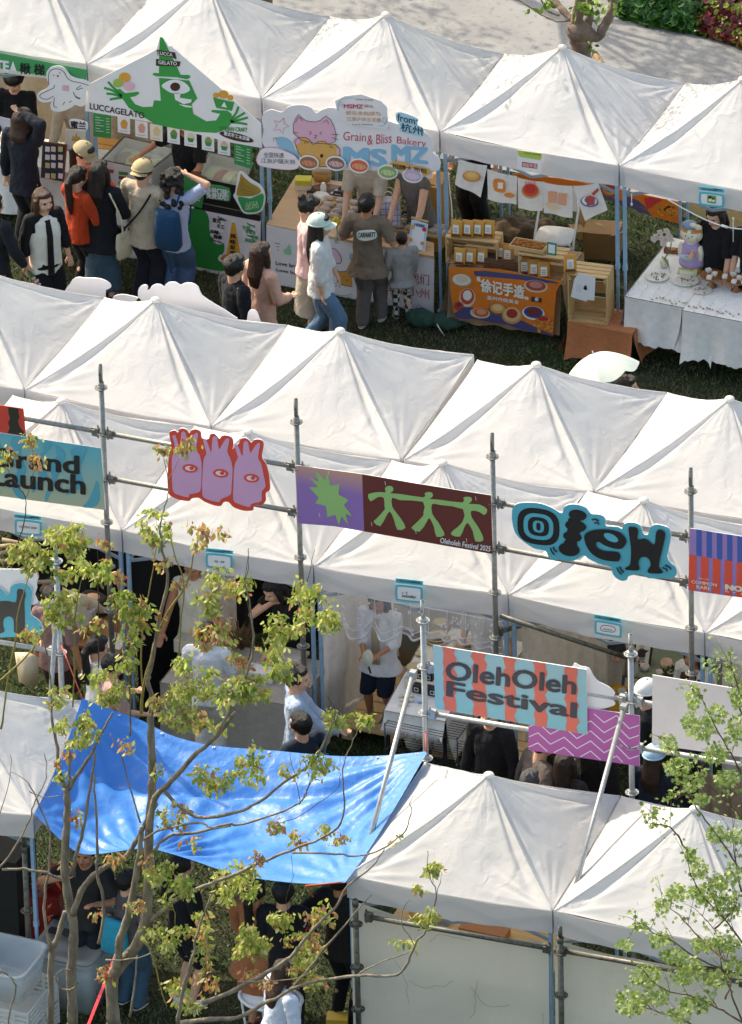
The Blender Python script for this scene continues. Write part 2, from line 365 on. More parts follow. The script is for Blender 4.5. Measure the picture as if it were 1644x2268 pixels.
def pkof(a,b,c_,d,z=ZP): q=mid(a,b,c_,d); return Vector((q.x,q.y,z))
# row A
af={0:C3((192.6,141)),1:C3((579.3,217.8)),2:C3((974.3,291.6)),3:C3((1371.8,366.5))}; af[-1]=RA(-1,0)+(af[0]-RA(0,0)); af[4]=RA(4,0)+Vector((.02,0,0))
ab={1:C3((731.3,36)),2:C3((1116.4,118.8)),3:C3((1516.5,183.6))}; ab[0]=RA(0,1)+Vector((-.03,.08,0)); ab[-1]=RA(-1,1); ab[4]=RA(4,1)
pa={1:PK((855.5,31.7)),2:PK((1245.8,104.4))}
lab=['white canopy over the stall with the green fascia, far left of the back row','white canopy behind the green hat man gelato board','white canopy above the pink cat bakery board','white canopy above the string of food drawing flags','white canopy over the jewellery table in the back row, right edge']
for n_,i in enumerate((-1,0,1,2,3)):
    q=(af[i],af[i+1],ab[i],ab[i+1]); tent(*q,pa.get(i) or pkof(*q),lab[n_],'tents of the back row',20+i)
# row B
bf={0:C3((54,862.9)),1:C3((468,943.9)),2:C3((888.9,1017.7)),3:C3((1316.7,1087.9))}; bf[-1]=RB(-1,0);bf[4]=RB(4,0)
bb={0:C3((230.4,658)),1:C3((636.9,719.6)),2:C3((1051.6,785)),3:C3((1477.6,869))}; bb[-1]=RB(-1,1);bb[4]=RB(4,1)
pb={0:PK((344.5,663.8)),1:PK((753.5,731.8)),2:PK((1188.2,807.1)),3:PK((1616.6,883.4))}
lab=['white canopy at left edge, second row, beside the cloud shaped board tops','white canopy in the second row just above the three headed pink sign','white canopy in the second row above the running figures banner','white canopy in the second row under the open parasol','white canopy in the second row at the right edge']
for n_,i in enumerate((-1,0,1,2,3)):
    q=(bf[i],bf[i+1],bb[i],bb[i+1])
    if i==2: q=(bf[2]+Vector((.02,0,0)),bf[3],bb[2]+Vector((.06,-.09,0)),bb[3])
    tent(*q,pb.get(i) or pkof(*q),lab[n_],'tents of the second row',40+i)
# row C
cf={0:C3((270,1175)),1:C3((694.5,1253.9)),2:C3((1125.9,1317.6)),3:C3((1561.5,1402.6))}; cf[-1]=RC(-1,0);cf[4]=RC(4,0)
cb={-1:C3((27,875.5)),1:C3((867.3,1019.5)),2:C3((1300.5,1087.2))}; cb[0]=RC(0,1)+Vector((-.05,.02,0)); cb[3]=RC(3,1);cb[4]=RC(4,1)
pc={-1:PK((136,888)),0:PK((549,955.4)),1:PK((980.3,1024.9)),2:PK((1426.5,1107.7))}
lab=['white canopy behind the teal launch banner, left edge','white canopy behind the pink three headed sign','white canopy behind the banner of linked green figures','white canopy behind the cyan cutout lettering','white canopy behind the purple and red striped banner, right edge']
for n_,i in enumerate((-1,0,1,2,3)):
    q=(cf[i],cf[i+1],cb[i],cb[i+1]); tent(*q,pc.get(i) or pkof(*q),lab[n_],'tents of the third row',60+i)
# row D
df={0:C3((765.4,1938.2)),1:C3((1224.9,2018.1))}; df[2]=RD(2,0)
db={0:C3((940,1688)),1:C3((1375,1762.5))}; db[2]=RD(2,1)
pd={0:PK((1083,1716.5)),1:PK((1538.8,1791.3))}
lab=['white canopy in front right of the blue tarp','white canopy behind the light green maple, lower right']
for n_,i in enumerate((0,1)):
    q=(df[i],df[i+1],db[i],db[i+1]); tent(*q,pd[i],lab[n_],'tents of the front row',80+i,cm=CANV)
efr,ebr=Z((75,1806),ZC),Z((188,1552),ZC); ex=Vector((-1.96,-.25,0)); q=(efr+ex,efr,ebr+ex,ebr)
tent(*q,pkof(*q),'white canopy left of the blue tarp, lower left edge','tents of the front row',90)
# ================================================================= scaffolds
STEEL=mat('galvanised steel','#8d8b86',rough=.42,var=.18,scale=25,metal=.55,bump=.1,dirt=('#6d6a63',30,.6)); STEELD=mat('dull scaffold steel','#66645c',rough=.5,var=.2,scale=25,metal=.45,dirt=('#4a4438',22,.55))
STEELL=mat('bright scaffold steel','#a9aaa8',rough=.38,var=.15,scale=25,metal=.5)
def rosette(E,p,m=STEEL):
    b=MB(m); N=16; ro,ri=.064,.048; vs=[];fs=[]
    for z in (.004,-.004):
        for r_ in (ro,ri):
            for k in range(N): a=2*math.pi*k/N; vs.append((p[0]+r_*math.cos(a),p[1]+r_*math.sin(a),p[2]+z))
    for k in range(N):
        k2=(k+1)%N; fs+=[(k,k2,N+k2,N+k),(2*N+k,3*N+k,3*N+k2,2*N+k2),(k,2*N+k,2*N+k2,k2),(N+k,N+k2,3*N+k2,3*N+k)]
    b.add(vs,fs); b.tube([(p[0],p[1],p[2]-.03),(p[0],p[1],p[2]+.03)],.034,10)
    for k in range(4): a=math.pi*k/4; d=Vector((math.cos(a)*.055,math.sin(a)*.055,0)); b.bar(Vector(p)-d,Vector(p)+d,.016,.008)
    return b.build('rosette',E)
def pole(E,base,top,rings,m=STEEL,spig=.2):
    b=MB(m); base=Vector(base); b.tube([(base.x,base.y,0.02),(base.x,base.y,top-spig)],.0265,12); b.tube([(base.x,base.y,top-spig),(base.x,base.y,top)],.0205,12)
    b.tube([(base.x,base.y,top-spig-.05),(base.x,base.y,top-spig+.01)],.030,12); b.box(base.x,base.y,.01,.15,.15,.02)
    b.use(mat('dark hole','#2a2826')); b.box(base.x,base.y-.0195,top-.1,.012,.006,.014); b.ell((base.x,base.y,top+.0005),(.015,.015,.002))
    o=b.build('pole',E)
    for r_ in rings: rosette(o,(base.x,base.y,top-r_),m)
    return o
def ledger(E,a,b_,m=STEEL,r=.024):
    a=Vector(a);b_=Vector(b_); d=(b_-a).normalized(); b=MB(m); b.tube([a+d*.09,b_-d*.09],r,12)
    for q,s in ((a,1),(b_,-1)):
        b.box(*(q+d*s*.075),.07,.045,.09); b.bar(q+d*s*.05+Vector((0,0,-.07)),q+d*s*.05+Vector((0,0,.075)),.014)
        b.box(*(q+d*s*.085+Vector((0,-.03,.02))),.03,.03,.03)
    return b.build('ledger',E)
PSY=.0252
PS=Plane((4.05,-8.535,0),(math.sin(PSY),-math.cos(PSY),0))
up=[PS.at(p) for p in ((222,812),(655,884),(1090,955),(1530,1036))]
E=empty('scaffold',(up[0].x,up[0].y,0),'tall row of grey scaffold poles carrying the upper line of festival signs','scaffold'); SC1=E
dx=up[1]-up[0]; dx.z=0
bases=[up[0]-dx]+up+[up[3]+dx]
for q in bases: pole(E,(q.x,q.y,0),4.05,[.25,.75,1.25,1.75,2.25,2.75,3.25])
for a,b_ in zip(bases[:-1],bases[1:]):
    for zz in (.75,1.25): ledger(E,(a.x,a.y,4.05-zz),(b_.x,b_.y,4.05-zz))
ledger(E,(bases[3].x,bases[3].y,1.85),(bases[3].x+.2,bases[3].y+1.9,1.1),STEELD)
b=MB(STEELD); q=bases[3]; b.tube([q+Vector((.05,0,2.05-q.z)),Vector((q.x+1.25,q.y+.45,1.55))],.024,10); b.build('brace',E)
fp=[Z((122,1200),3.78),Z((936,1331),3.78),Z((1397,1405),3.78)]; fp.append(fp[2]*2-fp[1])
E=empty('scaffold',(fp[1].x,fp[1].y,0),'lower front line of bright scaffold tubes with two slanting braces beside the blue tarp','scaffold'); SC2=E
for q in fp: pole(E,(q.x,q.y,0),3.78,[.21,.71,1.21,1.71,2.2],STEELL)
f0=Vector((fp[0].x-2.0,fp[0].y-.1,0)); pole(E,f0,3.78,[.71],STEELL)
for a,b_,zs in ((fp[1],fp[2],(.71,1.21)),(fp[2],fp[3],(.71,1.21)),(f0,fp[0],(.71,1.21))):
    for zz in zs: ledger(E,(a.x,a.y,3.78-zz),(b_.x,b_.y,3.78-zz),STEELL)
def brace(E,top,lo,m=STEELL,ext=.35):
    d=lo-top; b=MB(m); b.tube([top,lo+d*ext],.024,12); b.box(*(top+d.normalized()*.04),.06,.06,.08); return b.build('brace',E)
t1=Vector((fp[1].x-.07,fp[1].y-.07,3.05)); brace(E,t1,Z((800,1935),1.95),ext=0)
t2=Vector((fp[2].x-.04,fp[2].y-.06,3.05)); brace(E,t2,Z((1276,1962),2.16),ext=.12)
t0=Vector((fp[0].x,fp[0].y-.06,2.95)); brace(E,t0,Z((104,1660),1.75),ext=.0)
# scaffold that holds the side walls in front
PW=Plane(df[0]+Vector((0,-.13,0)),(math.sin(.0348),-math.cos(.0348),0))
wp=[PW.at((787,1992)),PW.at((1241,2053))]; wt=[wp[0].z,wp[1].z]; E=empty('scaffold',(wp[0].x,wp[0].y,0),'dull dark scaffold frame along the cream side walls, bottom right','scaffold')
for q in (wp[0],wp[1],wp[1]*2-wp[0]): 
    tp=min(q.z,2.2); pole(E,(q.x,q.y,0),tp,[.27,.74,1.2],STEELD,spig=.02 if q is wp[0] else .12)
a=PW.at((800,2028)); b_=PW.at((1229,2103)); e_=PW.at((1644,2172))
ledger(E,a,b_,STEELD); ledger(E,b_,b_+(b_-a),STEELD)
q=Z((52,1842),1.95); E=empty('scaffold_pole',(q.x,q.y,0),'single greenish scaffold pole standing by the left front tent leg','pole'); pole(E,(q.x,q.y,0),1.98,[.9,1.4],STEELD)
# ================================================================= printed boards
def gradmat(name,c0,c1,z0=0.,z1=1.):
    m=bpy.data.materials.new(name); m.use_nodes=True; n=m.node_tree.nodes;l=m.node_tree.links;p=n['Principled BSDF'];p.inputs['Roughness'].default_value=.6
    tc=n.new('ShaderNodeTexCoord'); sp=n.new('ShaderNodeSeparateXYZ'); l.new(tc.outputs['Generated'],sp.inputs[0]); r=n.new('ShaderNodeValToRGB'); l.new(sp.outputs[2],r.inputs[0])
    r.color_ramp.elements[0].position=z0;r.color_ramp.elements[1].position=z1;r.color_ramp.elements[0].color=lin(c0)+(1,);r.color_ramp.elements[1].color=lin(c1)+(1,);l.new(r.outputs[0],p.inputs['Base Color']); return m
WH=flat('#e9e3e1'); WHC=cloth('#e6e0da'); BLK=flat('#1f1c1c'); CY=flat('#45a9bb'); 
def mk(b,name,label,cat,group=None): return b.build(name,None,True,label,cat,group)
def sh(P,k,b): # helper: draw smooth/plain polygon
    pass
def ties(E,plane,k,pts):
    b=MB(flat('#f2efec'))
    for x,y in pts: b.stroke(plane,[c(k,x,y),c(k,x+2,y+12),c(k,x+4,y+24)],.9,.012)
    b.build('cable_tie',E)
SP=Plane(PS.P+PS.n*.055,PS.n)
# red and dark partial sign
b=MB(flat('#cf4030')); b.board(SP,cs('g',-420,238,143,323,158,492,-420,412),.01); E=mk(b,'sign','red board with a dark ragged column, above the teal banner, left edge','sign')
b=MB(flat('#2f3327')); b.draw(SP,cs('g',50,310,115,320,112,345,120,372,110,400,118,430,135,455,155,470,157,490,45,473,60,440,50,410,62,380,52,350)); b.build('artwork',E)
# launch banner
b=MB(gradmat('teal to sage print','#b5bb9c','#5fb0bd',.1,.95)); b.use(b.mats[0]); b.board(SP,cs('g',-700,368,0,472,622,566,648,946,0,860,-700,768),.01,off=.012,side=WH); E=mk(b,'sign','teal and sage banner reading Grand Launch on the upper scaffold','sign')
b=MB(flat('#4aa2b6'))
for P in ((75,500,150,510,125,600,160,700,120,800,155,875,110,868,70,790,110,690,75,600),(270,520,320,545,250,640,290,740,200,840,215,790,240,740,215,650,260,590),(340,545,400,600,370,700,330,790,285,895,280,850,320,760,310,680,350,610),
 (440,570,530,560,515,620,490,700,510,790,420,850,410,840,450,780,460,690,440,620),(600,765,612,870,580,925,510,928,545,885,570,830),(-60,500,0,540,10,640,-40,760,0,850,-60,850,-110,720,-90,600)):
    b.draw(SP,smoothpts(cs('g',*P),4),.016)
b.build('artwork',E)
b=MB(flat('#2c2624')); b.text('Grand',SP,c('g',-62,672),c('g',482,724),c('g',-62,562),.020,.03); b.text('Launch',SP,c('g',-62,790),c('g',520,850),c('g',-62,676),.020,.03); b.build('lettering',E)
# three headed sign
P3=cs('g',1042,480,1050,462,1075,455,1095,468,1103,450,1122,442,1150,452,1165,472,1178,455,1205,448,1235,465,1240,500,1262,510,1285,505,1292,482,1315,475,1335,492,1350,508,1367,488,1400,487,1430,505,1437,545,1432,572,1455,545,1472,532,1482,508,1510,502,1535,518,1547,530,1562,515,1592,510,1620,525,1622,560,1612,620,1634,655,1650,700,1659,750,1661,820,1636,842,1636,888,1608,917,1576,915,1560,930,1556,948,1500,950,1440,930,1415,905,1398,893,1375,900,1360,920,1320,918,1260,895,1230,875,1215,870,1180,875,1165,890,1110,885,1060,865,1035,840,1030,760,1033,690,1040,600,1055,560)
b=MB(flat('#e2452c')); b.board(SP,smoothpts(P3,3),.012,side=WH); E=mk(b,'sign','pink and red cutout of three one eyed heads with spiky hair','sign')
b=MB(flat('#d29cc0'))
for P in ((1060,492,1080,486,1098,545,1110,555,1116,472,1140,468,1152,520,1160,548,1196,478,1220,478,1206,570,1225,600,1240,650,1240,760,1232,830,1190,845,1165,850,1160,868,1090,850,1062,820,1058,700,1058,620,1075,580,1072,530),
 (1250,518,1270,512,1292,575,1302,585,1308,500,1334,498,1346,560,1354,568,1388,510,1412,512,1398,585,1415,620,1432,690,1425,800,1420,850,1390,865,1360,880,1345,898,1270,878,1245,850,1245,760,1250,660,1258,620,1270,595),
 (1442,550,1462,545,1484,600,1494,608,1500,528,1526,528,1536,582,1546,590,1580,538,1602,542,1588,620,1608,660,1622,730,1635,800,1612,830,1610,888,1580,900,1545,910,1535,928,1460,905,1435,880,1437,790,1440,700,1450,650,1465,620)): b.draw(SP,smoothpts(cs('g',*P),2),.003)
b.build('artwork',E)
b=MB(flat('#e2452c'))
for x,y in ((1170,690),(1358,720),(1548,750)):
    b=MB(); X,Y_=c('g',x,y); b.use(flat('#e2452c')).draw(SP,ellpts(X,Y_,17,9.5,rot=.1),.006); b.use(flat('#e7cfd6')).draw(SP,ellpts(X,Y_,11.5,5.5,rot=.1),.0085); b.use(flat('#e2452c')).draw(SP,ellpts(X+3.5,Y_-.5,5,4.2),.011); b.build('eye_print',E)
# running figures banner
b=MB(gradmat('purple to orange print','#9470b0','#d09c7c',.62,.98)); spl=[(767,724),(780,1078)]
b.board(SP,cs('h',357,670,767,724,780,1078,600,1046,372,1028),.006,side=WH); b.use(flat('#692e25')); b.board(SP,cs('h',767,724,1100,782,1560,855,1572,1217,1350,1178,780,1078),.006,side=WH)
E=mk(b,'banner','banner with a green burst on purple and three linked green figures on maroon','banner')
b=MB(flat('#93bd6f')); b.draw(SP,cs('h',435,730,500,778,478,697,540,762,552,703,573,795,628,787,622,850,685,885,655,915,708,983,665,970,685,1040,640,985,625,1042,602,975,553,990,545,920,480,905,500,870,440,805,495,805))
b.draw(SP,smoothpts(cs('h',805,848,880,835,912,838,908,812,925,798,950,800,960,815,955,832,940,842,1000,847,1145,868,1152,845,1168,835,1195,838,1204,855,1195,870,1180,877,1240,882,1385,900,1390,872,1410,864,1438,868,1443,885,1435,898,1425,908,1490,912,1538,943,1520,977,1490,958,1440,950,1442,990,1475,1040,1498,1080,1515,1132,1465,1138,1450,1080,1418,1025,1395,1055,1370,1110,1315,1097,1330,1070,1385,1020,1388,940,1250,915,1197,910,1200,970,1235,1020,1258,1060,1275,1100,1225,1110,1210,1050,1182,995,1165,1020,1120,1080,1072,1058,1090,1035,1140,985,1145,960,1142,895,1000,885,952,870,955,930,1000,990,1035,1055,985,1068,965,1010,940,955,915,985,880,1045,838,1020,855,1000,905,945,905,925,900,870,860,868,820,893),2)); b.build('artwork',E)
b=MB(flat('#f3eeee')); b.text('Oleholeh Festival 2025',SP,c('h',1247,1148),c('h',1556,1202),c('h',1250,1116),.004,.02); b.build('lettering',E); ties(E,SP,'h',((908,770),(1465,862),(1408,1120),(824,1020),(560,708),(1096,1068),(503,965)))
# cyan cutout lettering
PO=cs('i',228,960,235,930,265,905,330,900,400,905,470,930,520,960,540,960,548,930,580,912,630,912,680,930,700,955,720,970,760,972,790,985,805,1010,805,1045,830,1045,880,1050,905,1060,915,1035,945,1022,985,1025,1015,1040,1028,1065,1038,1095,1065,1095,1080,1050,1110,1035,1150,1040,1190,1055,1205,1085,1205,1120,1190,1200,1183,1225,1195,1261,1235,1296,1242,1336,1225,1361,1180,1366,1070,1366,1030,1344,950,1351,935,1376,900,1381,860,1356,840,1316,835,1296,760,1276,700,1246,672,1225,645,1240,600,1260,540,1256,515,1248,490,1256,455,1236,437,1200,400,1190,360,1180,300,1140,250,1090,230,1020)
b=MB(CY); b.board(SP,smoothpts(PO,3),.014,side=WH); E=mk(b,'sign','cyan cutout with fat black wobbly letters hung between scaffold poles','sign')
def sq(k,x,y,rx,ry,pw=2.8,shr=.13,n=28):
    out=[]
    for i_ in range(n):
        t=2*math.pi*i_/n; cx=math.copysign(abs(math.cos(t))**(2/pw),math.cos(t)); sy=math.copysign(abs(math.sin(t))**(2/pw),math.sin(t)); out.append(c(k,x+rx*cx,y+ry*sy+shr*rx*cx))
    return out
b=MB(BLK)
for rx,ry,m_,o_ in ((130,112,BLK,.003),(92,80,CY,.006),(65,58,BLK,.009),(34,36,CY,.012),(13,24,BLK,.015)): b.use(m_).draw(SP,sq('i',391,1048,rx,ry),o_)
b.use(BLK)
for x,y,rx,ry in ((632,978,56,33),(620,1045,66,36),(600,1110,58,33),(580,1188,66,42),(612,1012,40,20),(608,1078,42,20),(590,1148,42,20)): b.draw(SP,[c('i',*q) for q in ellpts(x,y,rx,ry,20,.18)],.003+.0001*rx)
b.draw(SP,smoothpts(cs('i',672,1110,690,1085,740,1068,820,1066,890,1083,925,1118,930,1150,905,1182,860,1184,800,1164,762,1142,745,1152,757,1180,800,1198,870,1203,893,1220,890,1255,860,1263,780,1250,720,1215,685,1165),4),.0155)
b.use(CY).draw(SP,[c('i',*q) for q in ellpts(838,1116,48,22,20,.45)],.018); b.use(BLK)
b.draw(SP,smoothpts(cs('i',945,1062,965,1050,995,1055,1005,1080,1000,1128,1040,1122,1070,1135,1092,1158,1108,1150,1115,1085,1138,1065,1166,1080,1170,1110,1150,1200,1132,1290,1150,1318,1150,1336,1070,1334,1065,1312,1080,1290,1075,1255,1050,1235,1020,1240,1005,1275,1010,1316,930,1314,928,1300,955,1278,960,1180),3),.0155)
for P in ((720,1008,740,1003,762,1015),(735,1028,750,1025,765,1035),(465,1180,475,1205,490,1222),(482,1172,490,1192,505,1205),(875,1300,885,1325,905,1342),(893,1295,902,1318,918,1330),(1155,1300,1175,1310,1185,1325),(1170,1285,1195,1298,1208,1312)): b.stroke(SP,smoothpts(cs('i',*P),4,False),3.2,.016)
b.build('artwork',E)
# striped banner right
b=MB(flat('#9c78b4')); PSR=Plane(PS.P+PS.n*.065,PS.n); b.board(PSR,cs('i',1323,1058,1644,1108,2300,1212,2300,1584,1644,1486,1313,1439),.006,side=WH); E=mk(b,'banner','purple, blue and red striped banner at the right edge of the upper scaffold','banner')
b=MB(flat('#3459a8'))
for x in range(1363,2280,63): f_=lambda x:1058+(x-1323)*.157; g_=lambda x:1220+(x-1320)*.157; b.draw(PSR,cs('i',x,f_(x)+1,x+32,f_(x+32)+1,x+32,g_(x+32),x,g_(x)))
b.use(flat('#e34c2f'))
for x in range(1319,2280,73): b.draw(PSR,cs('i',x,1220+(x-1320)*.157,x+45,1220+(x-1275)*.157,x+42,1437+(x-1271)*.147,x-3 if x<1330 else x-3,1437+(x-1316)*.147))
b.build('artwork',E)
b=MB(flat('#f1dccb')); b.text('COMMON',PSR,c('l',1333,300),c('l',1488,321),c('l',1333,281),.006,.02); b.text('RARE',PSR,c('l',1365,332),c('l',1450,344),c('l',1365,312),.006,.02); b.text('NOWRE',PSR,c('l',1545,338),c('l',1790,376),c('l',1545,308),.006,.08); b.text('n  r  s  n',PSR,c('l',1542,355),c('l',1700,382),c('l',1542,345),.006,.02); b.text('n—n',PSR,c('l',1380,274),c('l',1440,283),c('l',1380,266),.006,.02); b.build('lettering',E)
# front scaffold signs
PFY=math.atan2(fp[2].y-fp[1].y,fp[2].x-fp[1].x); PF=Plane(Vector((fp[1].x,fp[1].y,0)),(math.sin(PFY),-math.cos(PFY),0))
def FPl(o): return Plane(PF.P+PF.n*o,PF.n)
S8=FPl(.06); b=MB(gradmat('aqua print','#7fbac4','#9cc0c6',0,.8)); b.board(S8,[c('k',1203,682),c('l',687,832),c('l',691,1232),c('k',1218,1072)],.010,side=WH); E=mk(b,'sign','aqua and coral striped board reading OlehOleh Festival on the front scaffold','sign')
b=MB(flat('#df6a55')); tp=lambda x:682+(x+258)*.1587+1; bt=lambda x:1072+(x+243)*.1705-1
for x0,x1 in ((-196,-122),(-16,66),(180,246),(363,438),(556,628)):
    L_=[];R_=[]; N=13
    for i_ in range(N):
        t=i_/(N-1); zl=8*math.sin(i_*2.4+x0)+5*math.sin(i_*4.1); zr=8*math.sin(i_*2.1+x1)+5*math.cos(i_*3.7); xa,xb=x0+zl+6*t,x1+zr+6*t
        L_.append(c('l',xa,tp(xa)*(1-t)+bt(xa)*t)); R_.append(c('l',xb,tp(xb)*(1-t)+bt(xb)*t))
    b.draw(S8,L_+R_[::-1])
b.build('artwork',E)
b=MB(flat('#454147')); b.text('OlehOleh',S8,c('l',-178,892),c('l',616,985),c('l',-172,782),.006,.028); b.text('Festival',S8,c('l',-170,995),c('l',618,1130),c('l',-166,905),.006,.028); b.build('lettering',E)
S9=FPl(.035); b=MB(flat('#b4589f')); b.board(S9,cs('o',330,-20,690,-28,1015,21,1013,331,330,231),.008,side=WH); E=mk(b,'sign','magenta board with white zigzag lines below the festival name board','sign')
b=MB(flat('#e9dcea')); base=[(332,150),(388,125),(465,195),(550,152),(628,222),(712,175),(795,248),(872,205),(950,285),(1010,265)]
for dy in (-186,-124,-62,0,62,124):
    seg=[]
    for (x0,y0),(x1,y1) in zip(base[:-1],base[1:]):
        for k_ in range(9):
            t=k_/8; x=x0+(x1-x0)*t;y=y0+(y1-y0)*t+dy
            if -25+(x-330)*.06<y<231+(x-330)*.146-4: seg.append(c('o',x,y))
            else:
                if len(seg)>1:b.stroke(S9,seg,2.1)
                seg=[]
    if len(seg)>1:b.stroke(S9,seg,2.1)
b.build('artwork',E)
S10=FPl(.015); b=MB(flat('#e2dbdd')); b.board(S10,smoothpts(cs('l',600,810,655,812,705,825,728,868,760,905,800,925,835,945,862,978,845,1010,860,1050,740,1078,600,1060),4),.008); mk(b,'board','plain white cloud shaped board showing beside the festival name board','board')
S11=FPl(.05); b=MB(mat('board back','#e2d6d1',var=.03,rough=.7)); b.board(S11,cs('o',1093,-231,2300,-34,2300,368,1090,196),.010); mk(b,'board','large blank pinkish white board on the front scaffold, right edge','board')
f0p=Plane(Vector((fp[0].x,fp[0].y,0)),PF.n); SH=Plane(f0p.P+f0p.n*.06,f0p.n)
b=MB(flat('#e6dfdd')); b.board(f0p.__class__(f0p.P+f0p.n*.035,f0p.n),smoothpts(cs('j',-300,200,-60,212,120,214,190,218,222,232,236,262,226,300,228,330,215,370,215,430,-60,430,-300,400),3),.008); mk(b,'board','white rounded board behind the cyan letter at the left edge','board')
b=MB(CY); b.board(SH,smoothpts(cs('j',-380,330,-300,300,-200,330,-120,340,-80,330,-20,318,20,345,48,372,62,350,66,322,100,302,150,300,188,325,198,370,190,440,190,492,238,528,264,575,258,615,225,632,40,632,-80,640,-250,640,-400,560),3),.012,side=WH); E=mk(b,'sign','lower cyan cutout letter with dark animal shape at the left edge','sign')
b=MB(flat('#3a3836')); b.draw(SH,smoothpts(cs('j',108,338,150,345,158,380,150,420,150,600,90,605,85,560,80,520,55,505,25,520,20,560,25,600,-50,600,-60,420,0,412,50,410,92,418,103,390),3)); b.draw(SH,smoothpts(cs('j',-300,400,-180,380,-110,430,-100,520,-160,590,-280,580,-340,500),3)); b.build('artwork',E)
# cyan name tags on the valances
def nametag(plane,k,bar,fr,label,texts,col='#4fb2c4'):
    b=MB(flat(col)); x0,y0,x1,y1,s=bar; r=lambda x,y:c(k,x,y+s*(x-x0))
    b.board(plane,smoothpts([r(x0,y0+8),r(x0+8,y0),r(x1-8,y0),r(x1,y0+8),r(x1,y1-8),r(x1-8,y1),r(x0+8,y1),r(x0,y1-8)],3),.004)
    u0,v0,u1,v1=fr; q=lambda x,y:c(k,x,y+s*(x-u0)); 
    def rr(a0,b0,a1,b1,e): return smoothpts([q(a0,b0+e),q(a0+e,b0),q(a1-e,b0),q(a1,b0+e),q(a1,b1-e),q(a1-e,b1),q(a0+e,b1),q(a0,b1-e)],3)
    b.board(plane,rr(u0,v0,u1,v1,16),.004,off=.001); E=mk(b,'name_tag',label,'sign','cyan name tags on the tent valances')
    b=MB(flat('#efe9ea')); b.draw(plane,rr(u0+13,v0+13,u1-13,v1-13,12),.004); b.build('label_panel',E)
    b=MB(flat('#26292c')); b.text('CITRI & NOWRE.E',plane,r(x0+12,y0+19),r(x0+110,y0+19),r(x0+12,y0+9),.007,.01); b.text('OlehOleh',plane,r(x1-62,y1-8),r(x1-12,y1-8),r(x1-62,y1-20),.007,.02)
    for t,xa,xb,yb,h in texts: b.text(t,plane,q(xa,yb),q(xb,yb),q(xa,yb-h),.008,.01)
    b.build('lettering',E); return E
PC=Plane(cf[1]+Vector((0,-.035,0)),(math.sin(.0254),-math.cos(.0254),0)); PA=Plane((0,-.035,0),(0,-1,0))
nametag(PC,'g',(88,970,250,992,.10),(92,1000,256,1092),'faded cyan name tag reading Golden, left edge valance',[('GOLDEN ZEBR',118,226,1050,11)]).__delitem__('group')
nametag(PC,'g',(1266,1180,1432,1202,.10),(1268,1208,1430,1300),'cyan name tag on the valance right below the pink heads sign',[('o o',1320,1380,1262,12)]).__delitem__('group')
nametag(PC,'k',(975,270,1140,296,.11),(973,306,1139,408),'cyan name tag reading wonder above the lace curtain',[('c  2',1012,1046,362,16),('wonder',1012,1100,382,20)]).__delitem__('group')
E=nametag(PC,'l',(735,492,898,518,.17),(737,524,903,612),'cyan name tag with an outlined oval on the valance under the cyan lettering',[('.o.o.o.o.',790,845,576,8)]); del E['group']
b=MB(flat('#2b2c33')); b.stroke(PC,smoothpts([c('l',*p) for p in ((772,578),(785,560),(820,562),(855,570),(865,588),(850,602),(812,598),(780,592),(772,578))],3,False),1.1,.009); b.build('logo',E)
E=nametag(PA,'c',(1380,1146,1532,1166,.12),(1380,1176,1534,1262),'cyan name tag with a small green picture at the upper right',[]); del E['group']
b=MB(flat('#7fa63f')); b.draw(PA,cs('c',1430,1198,1484,1205,1482,1254,1430,1246),.009); b.use(flat('#26321f')); b.draw(PA,cs('c',1436,1206,1462,1208,1450,1222,1438,1222),.011); b.use(flat('#f2f2ec')); b.draw(PA,[c('c',*q) for q in ellpts(1448,1230,11,9)],.011); b.draw(PA,[c('c',*q) for q in ellpts(1468,1234,9,8)],.011); b.use(flat('#2b2c33')); b.draw(PA,[c('c',*q) for q in ellpts(1467,1222,8,6)],.013); b.build('picture',E)
b=MB(flat('#e9e3e1')); b.board(PA,cs('c',262,922,412,942,410,1058,380,1066,280,1040,262,1030),.004); E=mk(b,'name_tag','white name tag with lime top band and red characters above the food flags','sign')
b=MB(flat('#b3c454')); b.draw(PA,cs('c',262,922,412,942,410,972,400,984,285,966,268,955)); b.use(flat('#c33a3c')); b.draw(PA,cs('c',290,994,384,1008,382,1038,290,1026)); b.use(flat('#33402a')); b.text('CITRI & NOWRE',PA,c('c',300,946),c('c',402,958),c('c',300,936),.006); b.use(flat('#f1dcd8')); b.text('徐記手造',PA,c('c',294,1022),c('c',380,1033),c('c',294,1000),.006,.02); b.build('lettering',E)
